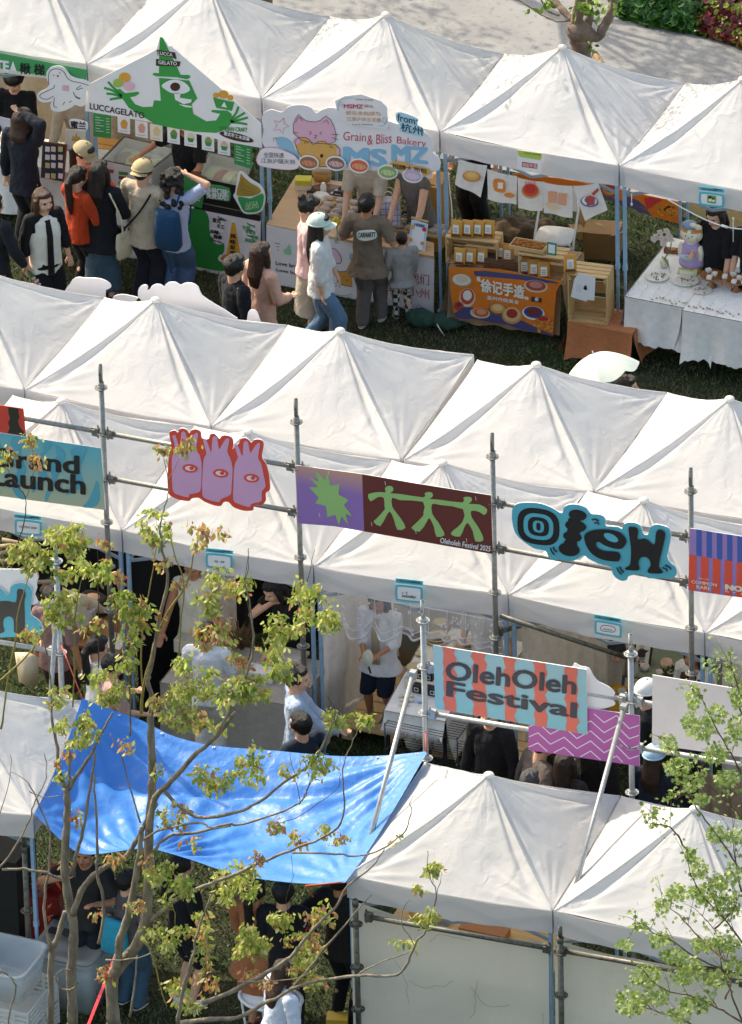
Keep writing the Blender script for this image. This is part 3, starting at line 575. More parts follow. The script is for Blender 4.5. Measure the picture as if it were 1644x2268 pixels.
# ================================================================= people
def remesh(mb,voxel,name,m,parent,smooth=2,wr=0.0,wf=9.0,seed=0,kind=None,faces=None):
    me=bpy.data.meshes.new(name); me.from_pydata(mb.v,[],mb.f); me.update()
    o=bpy.data.objects.new(name,me); COL.objects.link(o)
    r=o.modifiers.new('r','REMESH'); r.mode='VOXEL'; r.voxel_size=voxel; r.use_smooth_shade=True
    if smooth: s=o.modifiers.new('s','SMOOTH'); s.iterations=smooth; s.factor=.5
    dg=bpy.context.evaluated_depsgraph_get(); m2=bpy.data.meshes.new_from_object(o.evaluated_get(dg))
    o.modifiers.clear(); o.data=m2; bpy.data.meshes.remove(me); m2.name=name
    ms=m if isinstance(m,(list,tuple)) else [m]; m2.materials.clear()
    for x in ms: m2.materials.append(x)
    if wr:
        n=len(m2.vertices); co=np.empty(n*3); m2.vertices.foreach_get('co',co); no=np.empty(n*3); m2.vertex_normals.foreach_get('vector',no); co=co.reshape(-1,3); no=no.reshape(-1,3)
        d=np.array([noise.noise(Vector((x*wf+seed,y*wf,z*wf*.55)))+.5*noise.noise(Vector((x*wf*2.3,y*wf*2.3+seed,z*wf*1.6))) for x,y,z in co.tolist()]); co+=no*(d*wr)[:,None]; m2.vertices.foreach_set('co',co.ravel()); m2.update()
    if faces:
        for p in m2.polygons:
            c_=p.center
            for (q,r_,mi) in faces:
                if (c_-q[0]).length<q[1] if r_ is None else r_(c_): p.material_index=mi; break
    o.parent=parent; return o
def limb(b,pts,rad,n=12):
    for (p,q,r0,r1) in [(pts[i],pts[i+1],rad[i],rad[i+1]) for i in range(len(pts)-1)]:
        b.tube([p,Vector(p).lerp(Vector(q),.5),q],[r0,(r0+r1)/2,r1],n); 
    for p,r_ in zip(pts,rad): b.ell(p,r_*1.0,nu=12,nv=8)
def ik(a,c_,l1,l2,pole):
    a=Vector(a);c_=Vector(c_);d=c_-a;L=min(d.length,(l1+l2)*.995); 
    if d.length>L: c_=a+d.normalized()*L; d=c_-a
    u=d.normalized(); x=(l1*l1-l2*l2+L*L)/(2*L); h=math.sqrt(max(0,l1*l1-x*x)); p=Vector(pole); p=p-u*p.dot(u)
    if p.length<1e-5:p=Vector((0,-1,0))
    return a+u*x+p.normalized()*h,c_
SKIN={'a':mat('skin light','#d8a88c',rough=.55,var=.05,scale=20,spec=.35),'b':mat('skin tan','#b98263',rough=.55,var=.05,scale=20,spec=.35)}
LIP=mat('lips','#a85b50',rough=.5); EYE=mat('eye dark','#2a1c18',rough=.3); 
def hairm(h): return mat('hair '+h,h,rough=.42,var=.35,scale=30,bump=.6,bscale=60,stretch=(6,6,.5),spec=.5)
SHOE=lambda h:mat('shoe '+h,h,rough=.5,var=.1)
NP=0
def person(head,H,face,label,skin='a',hair='#1c1614',hs='short',top='#333',sleeve=.5,bottom=('trousers','#222'),rh=None,lh=None,lean=0.0,leanside=0.0,
           look=0,nod=0,rf=None,lf=None,cap=None,shoe='#2b2b2b',z0=0.0,hem=.47,tw=1.0,group=None,sock=None,sit=0,vest=None,legs=True,hz=None,wr=.006,brim=1):
    """head: picture position of the top of the head; face: degrees, 0 = facing away from the camera side (+y), 90 = facing +x"""
    global NP; NP+=1; sd=NP*3.7
    P0=Z(head,(hz if hz is not None else H+z0)-.005) ; yaw=-R(face)
    tl=Matrix.Rotation(-R(lean),3,'X')@Matrix.Rotation(R(leanside),3,'Y')
    hip=Vector((0,0,.515*H)); 
    if sit: hip=Vector((0,0,.46))
    def up(x,y,z): return hip+tl@(Vector((x,y,z))*H)   # torso space, z above hips in heights
    neck=up(0,0,.325); hc0=up(0,.012,.415)
    Rz=Matrix.Rotation(yaw,3,'Z'); hd=Rz@Vector((hc0.x,hc0.y,0))
    topz=hc0.z+.082*H
    base=Vector((P0.x-hd.x,P0.y-hd.y,z0))
    if lean or sit:   # find the base so that the bent head still lands on the measured spot
        P0=Z(head,z0+topz); base=Vector((P0.x-hd.x,P0.y-hd.y,z0))
    E=empty('person',base,label,'person',group,rz=yaw)
    hw=.103*H*tw; sk=SKIN[skin]
    sh={1:up(hw/H,0,.298),-1:up(-hw/H,0,.298)}
    L1,L2=.172*H,.150*H; HN=.10*H
    hands={}
    def target(t,s):
        if t is None: return sh[s]+Vector((s*.055*H,.03*H,-.315*H))
        return Vector((t[0]*H,t[1]*H,t[2]*H))
    elb={};wri={}
    for s,t in ((1,rh),(-1,lh)):
        w_=target(t,s); pole=Vector((s*.6,-.9,-.5)) if (t is None or t[2]<.75) else Vector((s*1.,-.1,-.4))
        elb[s],wri[s]=ik(sh[s],w_,L1,L2,pole)
    # ---- body
    b=MB()
    b.loft([(up(0,0,-.02),.083*H,.060*H,(1,0,0),tl@Vector((0,1,0))),(up(0,0,.05),.076*H,.056*H,(1,0,0),(0,1,0)),(up(0,.004,.11),.070*H,.052*H,(1,0,0),(0,1,0)),(up(0,.006,.2),.085*H,.060*H,(1,0,0),(0,1,0)),(up(0,.0,.28),.088*H,.052*H,(1,0,0),(0,1,0)),(up(0,0,.305),.06*H,.04*H,(1,0,0),(0,1,0))],20,2.3)
    b.ell(up(0,-.006,.0),(.086*H,.068*H,.055*H)); limb(b,[up(0,-.006,.29),neck+(hc0-neck)*.35],[.036*H,.031*H]); limb(b,[sh[1],up(0,0,.305),sh[-1]],[.036*H,.034*H,.036*H])
    hM=Matrix.Rotation(-R(look),3,'Z')@Matrix.Rotation(-R(nod+lean*.55),3,'X')
    Hq=H*1.13; hc=hc0+Vector((0,0,.004*H)); hp=lambda x,y,z:hc+hM@(Vector((x,y,z))*Hq)
    b.ell(hp(0,-.006,.012),(.0465*Hq,.056*Hq,.058*Hq),hM,18,12); b.ell(hp(0,.012,-.022),(.036*Hq,.042*Hq,.044*Hq),hM,16,10); b.ell(hp(0,.030,-.045),(.018*Hq,.016*Hq,.014*Hq),hM)
    limb(b,[hp(0,-.015,-.03),neck],[.033*Hq,.034*Hq])
    b.tube([hp(0,.049,.006),hp(0,.062,-.017),hp(0,.052,-.022)],[.006*Hq,.0085*Hq,.006*Hq],8); b.ell(hp(0,.044,.016),(.034*Hq,.010*Hq,.007*Hq),hM)
    b.ell(hp(0,.050,-.034),(.014*Hq,.007*Hq,.006*Hq),hM)
    for s in (1,-1): b.ell(hp(s*.047,-.006,-.006),(.006*Hq,.011*Hq,.016*Hq),hM); b.ell(hp(s*.024,.036,-.020),(.013*Hq,.012*Hq,.012*Hq),hM)
    for s in (1,-1):
        limb(b,[sh[s],elb[s],wri[s]],[.031*H,.024*H,.0155*H]); d=(wri[s]-elb[s]).normalized()
        side=Vector((s,0,0)); 
        if abs(d.x)>.8: side=Vector((0,1,0))
        side=(side-d*side.dot(d)).normalized(); nrm=d.cross(side)*s
        pc=wri[s]+d*.026*H
        Mh=Matrix((nrm.cross(d),d,nrm)).transposed()
        b.ell(pc,(.022*H,.031*H,.011*H),Mh); xs=nrm.cross(d)
        for k,(ox,ln) in enumerate(((-.0165,.040),(-.0055,.046),(.0055,.043),(.0160,.034))):
            r0=pc+d*.022*H+xs*ox*H; r1=r0+d*ln*.5*H-nrm*s*.004*H+xs*ox*.12*H; r2=r1+d*ln*.42*H-nrm*s*.014*H; b.tube([r0,r1,r2],[.0056*H,.0053*H,.0044*H],7)
        th=wri[s]+d*.012*H; ts=Vector((0,1,0)); ts=(xs if xs.y>0 else -xs); b.tube([th+ts*.014*H,th+ts*.034*H+d*.016*H,th+ts*.036*H+d*.034*H],[.008*H,.0068*H,.0052*H],7)
        hands[s]=pc+d*.02*H
    fx=.05*H; ft={1:rf,-1:lf}; kn={};an={}
    for s in (1,-1):
        hp_=hip+Vector((s*.047*H,0,-.02*H)); t=ft[s] or (s*.055,0.0)
        if sit: an[s]=Vector((s*.07*H,.36*H,.045*H)); kn[s],an[s]=ik(hp_,an[s],.24*H,.245*H,(0,.6,1))
        else: a_=Vector((t[0]*H,t[1]*H,(.045+(t[2] if len(t)>2 else 0))*H)); kn[s],an[s]=ik(hp_,a_,.245*H,.235*H,(0,1,0))
        if legs:
            limb(b,[hp_,hp_.lerp(kn[s],.5),kn[s]],[.050*H,.043*H,.032*H]); mid_=kn[s].lerp(an[s],.32)+Vector((0,-.008*H,0)); limb(b,[kn[s],mid_,an[s]],[.031*H,.032*H,.018*H])
            b.ell(an[s]+Vector((s*.004*H,.03*H,-.024*H)),(.022*H,.062*H,.018*H))
    fc=[]
    for s in (1,-1): q=hp(s*.0195,.047,.0045); fc.append(((q,.0085*Hq),None,2))
    q=hp(0,.056,-.0345); fc.append(((q,.0115*Hq),None,1))
    remesh(b,.0085 if H>1.2 else .007,'body',[sk,LIP,EYE],E,2,faces=fc)
    # ---- top garment
    tm=cloth(top) if isinstance(top,str) else top
    if tm is not None:
        b=MB(); g_=.011*H; hemz=(hem-.515) 
        yd=(0,1,0); fl=1.0 if hem>.42 else 1.25
        b.loft([(up(0,0,hemz),(.108*fl)*H*tw,(.092*fl)*H,(1,0,0),yd),(up(0,0,hemz*.5+.02),.099*H*tw,.080*H,(1,0,0),yd),(up(0,.004,.11),.088*H*tw,.070*H,(1,0,0),yd),(up(0,.006,.2),.098*H,.074*H,(1,0,0),yd),(up(0,0,.275),.100*H,.064*H,(1,0,0),yd),(up(0,-.002,.318),.050*H,.042*H,(1,0,0),yd)],22,2.3)
        limb(b,[sh[1],up(0,0,.300),sh[-1]],[.042*H,.044*H,.042*H])
        for s in (1,-1):
            if sleeve<=0: continue
            if sleeve<=.5: e=sh[s].lerp(elb[s],.35+sleeve*1.1 if sleeve<.5 else .92); b.loft([(sh[s],.047*H,.047*H,*_perp(e-sh[s])),(sh[s].lerp(e,.5),.045*H,.043*H,*_perp(e-sh[s])),(e,.047*H,.042*H,*_perp(e-sh[s]))],14)
            else:
                e=elb[s].lerp(wri[s],(sleeve-.5)*2); limb(b,[sh[s],elb[s]],[.045*H,.038*H]); b.loft([(elb[s],.038*H,.038*H,*_perp(e-elb[s])),(elb[s].lerp(e,.55),.036*H,.036*H,*_perp(e-elb[s])),(e,.029*H,.029*H,*_perp(e-elb[s]))],14)
        remesh(b,.012,'shirt',tm,E,2,wr=wr*2.0,wf=11,seed=sd)
    if vest:
        b=MB(); b.loft([(up(0,0,(-.09)),.112*H,.088*H,(1,0,0),(0,1,0)),(up(0,0,.05),.105*H,.082*H,(1,0,0),(0,1,0)),(up(0,.004,.2),.109*H,.083*H,(1,0,0),(0,1,0)),(up(0,0,.285),.094*H,.068*H,(1,0,0),(0,1,0)),(up(0,-.002,.322),.052*H,.045*H,(1,0,0),(0,1,0))],22,2.3)
        remesh(b,.012,'vest',cloth(vest),E,3,wr=.006,seed=sd)
        b=MB(cloth('#1d1b1c')); 
        b.loft([(up(0.004,.092,-.085),.024*H,.014*H,(1,0,0),(0,1,0)),(up(0.002,.090,.2),.021*H,.014*H,(1,0,0),(0,1,0)),(up(0,.052,.30),.022*H,.014*H,(1,0,0),(0,1,0))],12); b.build('vest_opening',E,world=False)
    kd,bc=bottom[0],bottom[1]
    if legs and kd:
        bm=cloth(bc) if isinstance(bc,str) else bc; b=MB()
        if kd in('trousers','wide','shorts'):
            b.loft([(hip+Vector((0,0,.05*H)),.083*H,.066*H,(1,0,0),(0,1,0)),(hip,.094*H,.074*H,(1,0,0),(0,1,0)),(hip+Vector((0,0,-.055*H)),.094*H,.070*H,(1,0,0),(0,1,0))],20,2.3)
            for s in (1,-1):
                hp_=hip+Vector((s*.047*H,0,-.02*H)); w_=1.35 if kd=='wide' else (1.3 if kd=='shorts' else 1.0); K=kn[s];A=an[s]+Vector((0,0,-.02*H))
                rg=[(hp_,.052*H,.058*H,(1,0,0),(0,1,0)),(hp_.lerp(K,.5),.049*H*w_,.053*H*w_,(1,0,0),(0,1,0)),(K,.041*H*w_,.044*H*w_,(1,0,0),(0,1,0))]
                if kd!='shorts': rg+=[(K.lerp(A,.5),.037*H*w_,.040*H*w_,(1,0,0),(0,1,0)),(A,.036*H*w_,.040*H*w_,(1,0,0),(0,1,0))]
                b.loft(rg,16)
            remesh(b,.012,kd if kd=='shorts' else 'trousers',bm,E,2,wr=.009,seed=sd+5)
        else:
            ln=float(kd[5:] or .3); lo=Vector((0,sum(an[s].y for s in an)/2*.8,hip.z-ln*H))
            b.loft([(hip+Vector((0,0,.07*H)),.080*H,.062*H,(1,0,0),(0,1,0)),(hip,.092*H,.074*H,(1,0,0),(0,1,0)),(hip.lerp(lo,.5),.112*H,.092*H,(1,0,0),(0,1,0)),(lo,.128*H,.104*H,(1,0,0),(0,1,0))],24)
            remesh(b,.012,'skirt',bm,E,2,wr=.009,seed=sd+5)
    if legs:
        for s in (1,-1):
            b=MB(SHOE(shoe)); a_=an[s]; x=a_.x+s*.004*H
            b.loft([((x,a_.y-.045*H,.004),.017*H,.004,(1,0,0),(0,0,1))],4) if 0 else None
            zf=a_.z-.045*H
            b.loft([(Vector((x,a_.y-.040*H,zf+.018*H)),.014*H,.020*H,(1,0,0),(0,0,1)),(Vector((x,a_.y-.02*H,zf+.026*H)),.026*H,.028*H,(1,0,0),(0,0,1)),(Vector((x,a_.y+.03*H,zf+.022*H)),.028*H,.024*H,(1,0,0),(0,0,1)),(Vector((x,a_.y+.075*H,zf+.015*H)),.029*H,.017*H,(1,0,0),(0,0,1)),(Vector((x,a_.y+.105*H,zf+.012*H)),.018*H,.011*H,(1,0,0),(0,0,1))],12)
            so_=b.build('shoe',E,world=False)
            b=MB(SHOE('#ddd8d0')); b.loft([(Vector((x,a_.y+.030*H,zf+.001)),.031*H,.078*H,(1,0,0),(0,1,0)),(Vector((x,a_.y+.030*H,zf+.012*H)),.031*H,.078*H,(1,0,0),(0,1,0))],16); 
            if shoe!='#2b2b2b': b.build('sole',so_,world=False)
            if sock: b=MB(cloth(sock)); b.tube([a_+Vector((0,0,-.01*H)),a_+Vector((0,-.002*H,.045*H))],[.021*H,.024*H],12); b.build('sock',E,world=False)
    # ---- hair
    hm=hairm(hair); b=MB()
    if hs!='bald':
        b.ell(hp(0,-.016,.020),(.0525*Hq,.056*Hq,.056*Hq),hM,20,14)
        b.ell(hp(0,.018,.047),(.041*Hq,.034*Hq,.022*Hq),hM)
        for s in (1,-1): b.ell(hp(s*.044,-.004,.012),(.010*Hq,.026*Hq,.026*Hq),hM)
        if hs=='short': b.ell(hp(0,-.036,-.012),(.038*Hq,.026*Hq,.030*Hq),hM)
        for k in range(0 if cap else 30):
            a_=rng.uniform(0,6.28); e_=rng.uniform(-.1,1.4); q=Vector((.051*math.cos(a_)*math.cos(e_),-.016+.054*math.sin(a_)*math.cos(e_),.022+.056*math.sin(e_)))
            if q.y>.012 and q.z<.045: continue
            b.ell(hp(*q),(rng.uniform(.004,.008)*H,rng.uniform(.004,.008)*H,.006*H),nu=6,nv=5)
        if hs in('long','vlong','bob'):
            dn={'bob':.10,'long':.20,'vlong':.27}[hs]; 
            bk=lambda z:up(0,-.052 if z<.33 else -.03,z)
            z_=.40
            rg=[(hp(0,-.030,.025),.050*Hq,.040*Hq,(1,0,0),(0,1,0)),(hp(0,-.036,-.03),.054*Hq,.040*Hq,(1,0,0),(0,1,0))]
            e=up(0,-.055,.405-dn); mid_=hp(0,-.036,-.03).lerp(e,.55)+Vector((0,-.012*Hq,0))
            rg+=[(mid_,.062*H,.032*H,(1,0,0),(0,1,0)),(e,.048*H if hs!='bob' else .058*H,.018*H if hs!='bob' else .034*H,(1,0,0),(0,1,0))]
            b.loft(rg,18)
            for s in (1,-1):
                e2=up(s*.05,.012,.40-dn*.7); b.tube([hp(s*.046,.0,.02),hp(s*.050,.004,-.035),e2],[.018*Hq,.018*Hq,.010*Hq],8)
        if hs=='bun': b.ell(hp(0,-.060,.055),(.026*Hq,.024*Hq,.026*Hq)); b.ell(hp(0,-.036,-.012),(.034*Hq,.022*Hq,.026*Hq),hM)
        if hs=='pony':
            b.ell(hp(0,-.036,-.008),(.036*Hq,.024*Hq,.028*Hq),hM); b.tube([hp(0,-.060,.018),hp(.005,-.080,-.02),up(.01,-.078,.26),up(.012,-.072,.17)],[.016*Hq,.024*Hq,.024*Hq,.007*Hq],10)
        if hs=='curly':
            for k in range(70):
                a_=rng.uniform(0,6.28); t=rng.random(); q=hp(.052*math.cos(a_)*(1+.35*t),-.026+.045*math.sin(a_),.05-.20*t); b.ell(q,rng.uniform(.014,.022)*Hq,nu=7,nv=5)
        remesh(b,.009,'hair',hm,E,1,wr=.0035 if hs!='curly' else .002,wf=22,seed=sd)
    if cap:
        kd,cc=cap; b=MB(cloth(cc,bump=.15)); 
        def dome(u,v): 
            ph=u*2*math.pi; th=v*math.pi*.5; return hp(.0585*math.sin(th)*math.cos(ph),-.012+.066*math.sin(th)*math.sin(ph),.022+.057*math.cos(th))
        b.grid(dome,24,8); b.tube([hp(.0595*math.cos(t),-.012+.067*math.sin(t),.022) for t in [k*2*math.pi/20 for k in range(21)]],.004*Hq,6); b.ell(hp(0,-.012,.080),.006*Hq)
        if kd=='cap':
            bo=b.build('cap',E,world=False); b=MB(b.mats[0])
            def br(u,v): a_=(u-.5)*2.3; return hp(math.sin(a_)*(.052+.006*v),brim*(math.cos(a_)*(.050+.05*v))-.006,.022-.014*v-.012*abs(u-.5)*2)
            b.grid(br,12,5); b.build('brim',bo,world=False)
        else: b.build('beanie',E,world=False)
    E['_h']=[tuple(Rz@hands[1]+base),tuple(Rz@hands[-1]+base)]
    E['_fn']=None
    del E['_fn']
    def loc(x,y,z): return base+Rz@(up(x,y,z))
    def raw(x,y,z): return base+Rz@(Vector((x,y,z))*H)
    hh={1:Rz@hands[1]+base,-1:Rz@hands[-1]+base}; del E['_h']
    return dict(E=E,up=loc,raw=raw,hand=hh,R=Rz,base=base,H=H,yaw=yaw,hp=lambda x,y,z:base+Rz@hp(x,y,z),sh={s:base+Rz@sh[s] for s in sh})
def _perp(d):
    d=Vector(d).normalized(); a=Vector((0,0,1)) if abs(d.z)<.9 else Vector((1,0,0)); x=d.cross(a).normalized(); return (x,d.cross(x))
def bag_soft(p,name,label,m,cen,size,strap=None,yaw=None,cat='bag'):
    b=MB(m); Rm=Matrix.Rotation(p['yaw'] if yaw is None else yaw,3,'Z'); X=Rm@Vector((1,0,0)); Y_=Rm@Vector((0,1,0)); w_,d_,h_=size; c0=Vector(cen)
    b.loft([(c0+Vector((0,0,-h_/2)),w_*.42,d_*.36,X,Y_),(c0+Vector((0,0,-h_*.42)),w_*.5,d_*.5,X,Y_),(c0,w_*.5,d_*.5,X,Y_),(c0+Vector((0,0,h_*.4)),w_*.46,d_*.36,X,Y_),(c0+Vector((0,0,h_/2)),w_*.42,d_*.22,X,Y_)],18,3.2)
    E=empty(name,c0-Vector((0,0,h_/2)),label,cat); o=b.build('bag_body',E)
    if strap: 
        b=MB(strap[0]); 
        for pts in strap[1]: b.tube(smoothpts([tuple(q) for q in pts],4,False),.011,6)
        b.build('strap',E)
    return E
# ---- aisle in front of the back row
p=person((50,246),1.68,8,'person in a dark navy sweater seen from behind with one hand on the head',hair='#3a2620',hs='bob',top='#23272f',sleeve=1,bottom=('wide','#17181b'),rh=(.02,-.02,1.0),hem=.44)
p=person((30,160),1.60,170,'person in black with a black cap looking down behind the far left stall',top='#18181a',sleeve=1,cap=('beanie','#161616'),nod=25,rh=(.08,.2,.62),lh=(-.08,.2,.62))
p=person((95,426),1.62,128,'person in a cream vest over black walking past the left stall',hair='#4a2e20',hs='long',top='#1b1a1c',sleeve=.8,vest='#e8e2d4',bottom=('wide','#161618'),rh=(.13,.0,.5),look=-5)
p=person((187,322),1.58,100,'person in a khaki cap bending toward the gelato counter',hair='#1f1815',hs='pony',top='#d5542c',sleeve=1,cap=('cap','#a99a78'),rh=(.12,.2,.62),lh=(-.1,.22,.6),nod=20,bottom=('trousers','#202022'))
p=person((172,375),1.56,25,'person with a dark ponytail in an orange sweater',hair='#231714',hs='pony',top='#b3401f',sleeve=1,rh=(.08,.18,.62),lh=(-.06,.2,.62),bottom=('trousers','#1c1c1e'),nod=12)
p=person((220,362),1.64,5,'person in a black top and long denim skirt carrying a cream tote',hair='#15110f',hs='long',top='#191b20',sleeve=1,bottom=('skirt.40','#3c5261'),hem=.40,tw=1.12,rh=(.1,.18,.62),lh=(-.1,.18,.62))
m_=cloth('#cfc2a6'); bag_soft(p,'tote_bag','cream canvas tote bag hanging from the shoulder of the person in a denim skirt',m_,p['raw'](.155,.01,.44),(.20,.07,.30),(m_,[[p['up'](.10,.05,.32),p['raw'](.165,.03,.66),p['raw'](.17,.03,.50)],[p['up'](.10,-.05,.32),p['raw'](.165,-.03,.66),p['raw'](.17,-.02,.50)]]),yaw=p['yaw']+1.2)
p=person((317,360),1.66,8,'person in an oatmeal sweater and tan cap at the gelato counter',hair='#1b1512',hs='short',top='#b8a892',sleeve=1,bottom=('wide','#22242d'),cap=('cap','#b3a079'),rh=(.09,.2,.68),lh=(-.12,.06,.5),hem=.43,tw=1.15,brim=-1,nod=10)
bag_soft(p,'crossbody_bag','black crossbody bag on the hip of the person in an oatmeal sweater',cloth('#17161a'),p['raw'](-.13,-.05,.47),(.22,.09,.20),(cloth('#17161a'),[[p['up'](.09,-.03,.32),p['up'](.02,-.085,.18),p['raw'](-.10,-.09,.54)]]))
p=person((383,378),1.60,0,'person with long curly hair in a pale blue tee wearing a blue backpack',hair='#15110f',hs='curly',top='#a9b4cf',sleeve=.45,bottom=('wide','#3f5675'),rh=(.085,.05,.965),lh=(-.14,.20,.70),hem=.44)
bk=cloth('#1b405f'); bag_soft(p,'backpack','blue hiking backpack worn by the person with curly hair',bk,p['up'](0.015,-.13,.12),(.29,.17,.44),(bk,[[p['up'](.06,-.08,.29),p['up'](.07,-.02,.35),p['up'](.08,.09,.22),p['up'](.09,.05,.08)],[p['up'](-.06,-.08,.29),p['up'](-.07,-.02,.35),p['up'](-.08,.09,.22),p['up'](-.09,.05,.08)],[p['up'](.03,-.21,.0),p['up'](.035,-.17,-.08),p['up'](.04,-.16,-.18)]]))
b=MB(flat('#1a1a1d')); q=p['hand'][-1]; b.box(q.x-.02,q.y+.03,q.z+.08,.075,.012,.14,rz=.2); b.use(flat('#3a3f48')).box(q.x-.02,q.y+.024,q.z+.07,.067,.004,.125,rz=.2); mk(b,'phone','dark phone held up beside the head of the person with the blue backpack','phone')
p=person((521,570),1.72,35,'person in a black suit with short dark hair walking below the gelato counter',hair='#191412',top='#1d1e24',sleeve=1,bottom=('trousers','#1c1d22'),rh=(.12,.05,.5),lh=(-.1,.06,.5),look=-10)
p=person((579,543),1.62,28,'person with long brown hair in a pale pink dress beside the black suit',hair='#3a221a',hs='long',top='#dba994',sleeve=1,bottom=('skirt.34','#dba994'),hem=.36,rh=(.08,.16,.6),lh=(-.12,.03,.5))
p=person((684,441),1.62,62,'person with a hair bun in a pink shirt leaning at the bakery counter',hair='#181312',hs='bun',top='#d3b0ae',sleeve=.5,bottom=('skirt.33','#b7aa98'),rh=(.14,.03,.47),lh=(-.1,.12,.5),nod=18)
bag_soft(p,'handbag','small dark handbag held low by the person in the pink shirt',cloth('#22232b'),p['hand'][1]+Vector((-.01,0,-.13)),(.17,.08,.14),(cloth('#22232b'),[[p['hand'][1]+Vector((-.05,0,-.08)),p['hand'][1],p['hand'][1]+Vector((.05,0,-.08))]]))
p=person((710,480),1.60,72,'person in a mint cap and white jacket walking along the bakery stall',hair='#15110f',hs='vlong',top='#dcdcda',sleeve=.78,bottom=('wide','#5d7a96'),cap=('cap','#c3d5c6'),rh=(.12,.02,.49),lh=(-.1,.1,.5),hem=.45,tw=1.12,rf=(.055,.10),lf=(-.05,-.12,.02),shoe='#8b8478')
p=person((812,434),1.50,-8,'child in a brown printed tee and grey trousers at the bakery counter',skin='b',hair='#14100f',top='#7a6a5a',sleeve=.48,bottom=('wide','#615a56'),rh=(.15,.12,.60),lh=(-.14,.14,.60),hem=.40,tw=1.15,rf=(.07,.05),lf=(-.03,-.07),shoe='#b9b6b2')
Tn=p['R']@Vector((0,-1,0)); TP=Plane(p['up'](0,-.083,.18),Tn); o_=Vector((0,0,0))
b=MB(flat('#ece6da')); b.draw(TP,smoothpts(cs('e',733,348,745,325,790,318,840,318,858,345,850,370,790,386,745,375),3),.012); b.use(flat('#3b3430')); b.text('CARHARTT',TP,c('e',742,366),c('e',850,362),c('e',742,336),.015,.03); b.text('WORK IN PROGRESS',TP,c('e',760,400),c('e',830,398),c('e',760,390),.010); b.text('ORIGINAL',TP,c('e',765,412),c('e',825,411),c('e',765,403),.010)
o=b.build('print',p['E'])
chk=bpy.data.materials.new('checked cloth'); chk.use_nodes=True; n_=chk.node_tree.nodes; l_=chk.node_tree.links; tc=n_.new('ShaderNodeTexCoord'); ck=n_.new('ShaderNodeTexChecker'); ck.inputs['Scale'].default_value=22; ck.inputs[1].default_value=(.62,.60,.53,1); ck.inputs[2].default_value=(.025,.023,.022,1); l_.new(tc.outputs['Object'],ck.inputs[0]); l_.new(ck.outputs[0],n_['Principled BSDF'].inputs[0]); n_['Principled BSDF'].inputs['Roughness'].default_value=.85
p=person((889,518),1.02,-35,'small child in a grey sweater and black and white checked trousers holding a yellow flower',hair='#121010',top='#9a9692',sleeve=1,bottom=('trousers',chk),rh=(.13,.06,.50),lh=(-.15,.10,.52),hem=.42,tw=1.2,shoe='#38302c',rf=(.06,-.05),lf=(-.06,.06))
b=MB(mat('flower stem','#3f7a3a')); q=p['hand'][-1]; b.tube([q,q+Vector((-.06,-.02,.06)),q+Vector((-.15,-.03,.12))],.006,6); E=empty('crochet_flower',q,'yellow crochet flower held by the small child','flower'); b.build('stem',E); b=MB(flat('#d9bf3d')); fc_=q+Vector((-.17,-.04,.14))
for k in range(8): a_=k*math.pi/4; b.ell(fc_+Vector((.035*math.cos(a_),-.01,.035*math.sin(a_))),(.020,.012,.020),nu=8,nv=6)
b.build('petals',E); b=MB(flat('#e9e4d8')); b.ell(fc_+Vector((0,-.018,0)),(.018,.012,.018)); b.build('centre',E)
p=person((803,330),1.66,178,'person in a beige tee and dark apron packing bread behind the bakery board',top='#b7ab9c',sleeve=.45,bottom=('trousers','#25242a'),rh=(.10,.26,.50),lh=(-.10,.26,.50),lean=22,hz=None)
p=person((905,345),1.62,200,'person in a grey sleeveless top and jeans behind the bakery table',hs='long',hair='#201614',top='#67625f',sleeve=0,bottom=('trousers','#5b6068'),rh=(.05,.27,.52),lh=(-.14,.25,.50),lean=14)
p=person((1585,458),1.56,195,'person with glasses in black sitting behind the jewellery table',hair='#17110f',hs='bob',top='#17171a',sleeve=.5,bottom=('trousers','#17171a'),rh=(.10,.14,.66),lh=(-.13,.12,.40),nod=18)
b=MB(flat('#3b3330'))
for s in (1,-1): b.tube([p['hp'](s*.021+.012*math.cos(t),.058,.004+.012*math.sin(t)) for t in [k*math.pi/5 for k in range(11)]],.0018,5)
b.tube([p['hp'](.009,.060,.005),p['hp'](-.009,.060,.005)],.0018,5); b.build('glasses',p['E'])
p=person((1668,470),1.62,190,'person in black at the right edge behind the jewellery table, arm showing',hair='#17110f',top='#161618',sleeve=.45,bottom=('trousers','#161618'),rh=(.12,.10,.48),lh=(-.12,.12,.48))
p=person((1389,838),1.62,60,'person with brown hair under the open mint parasol',hair='#2b1c17',hs='short',top='#6b5a50',sleeve=1,rh=(.0,.12,.78))
# parasol
q=Z((1322,804),1.95); E=empty('parasol',p['hand'][1],'pale mint parasol held open above the second row of tents','parasol'); ax=Vector((-.42,.20,.88)).normalized(); hubp=q+ax*.10; X_,Y__=_perp(ax); M_=Matrix((X_,Y__,ax)).transposed()
pm_=mat('parasol cloth','#dde5dc',rough=.7,transl=.3,var=.05,bump=.2); b=MB(pm_)
def para(u,v):
    a_=u*2*math.pi; seg=(a_%(math.pi/4))/(math.pi/4); r_=.41*v*(1-.055*math.sin(math.pi*seg)*v); return hubp+M_@Vector((r_*math.cos(a_),r_*math.sin(a_),-.22*v*v-.05*math.sin(math.pi*seg)*v))
b.grid(para,64,12); b.build('canopy',E); b=MB(STEELL); b.tube([hubp+ax*.03,hubp-ax*.55,p['hand'][1]],.007,8)
for k in range(8): a_=k*math.pi/4; b.tube([hubp-ax*.02,hubp+M_@Vector((.2*math.cos(a_),.2*math.sin(a_),-.06)),hubp+M_@Vector((.41*math.cos(a_),.41*math.sin(a_),-.225))],.003,5)
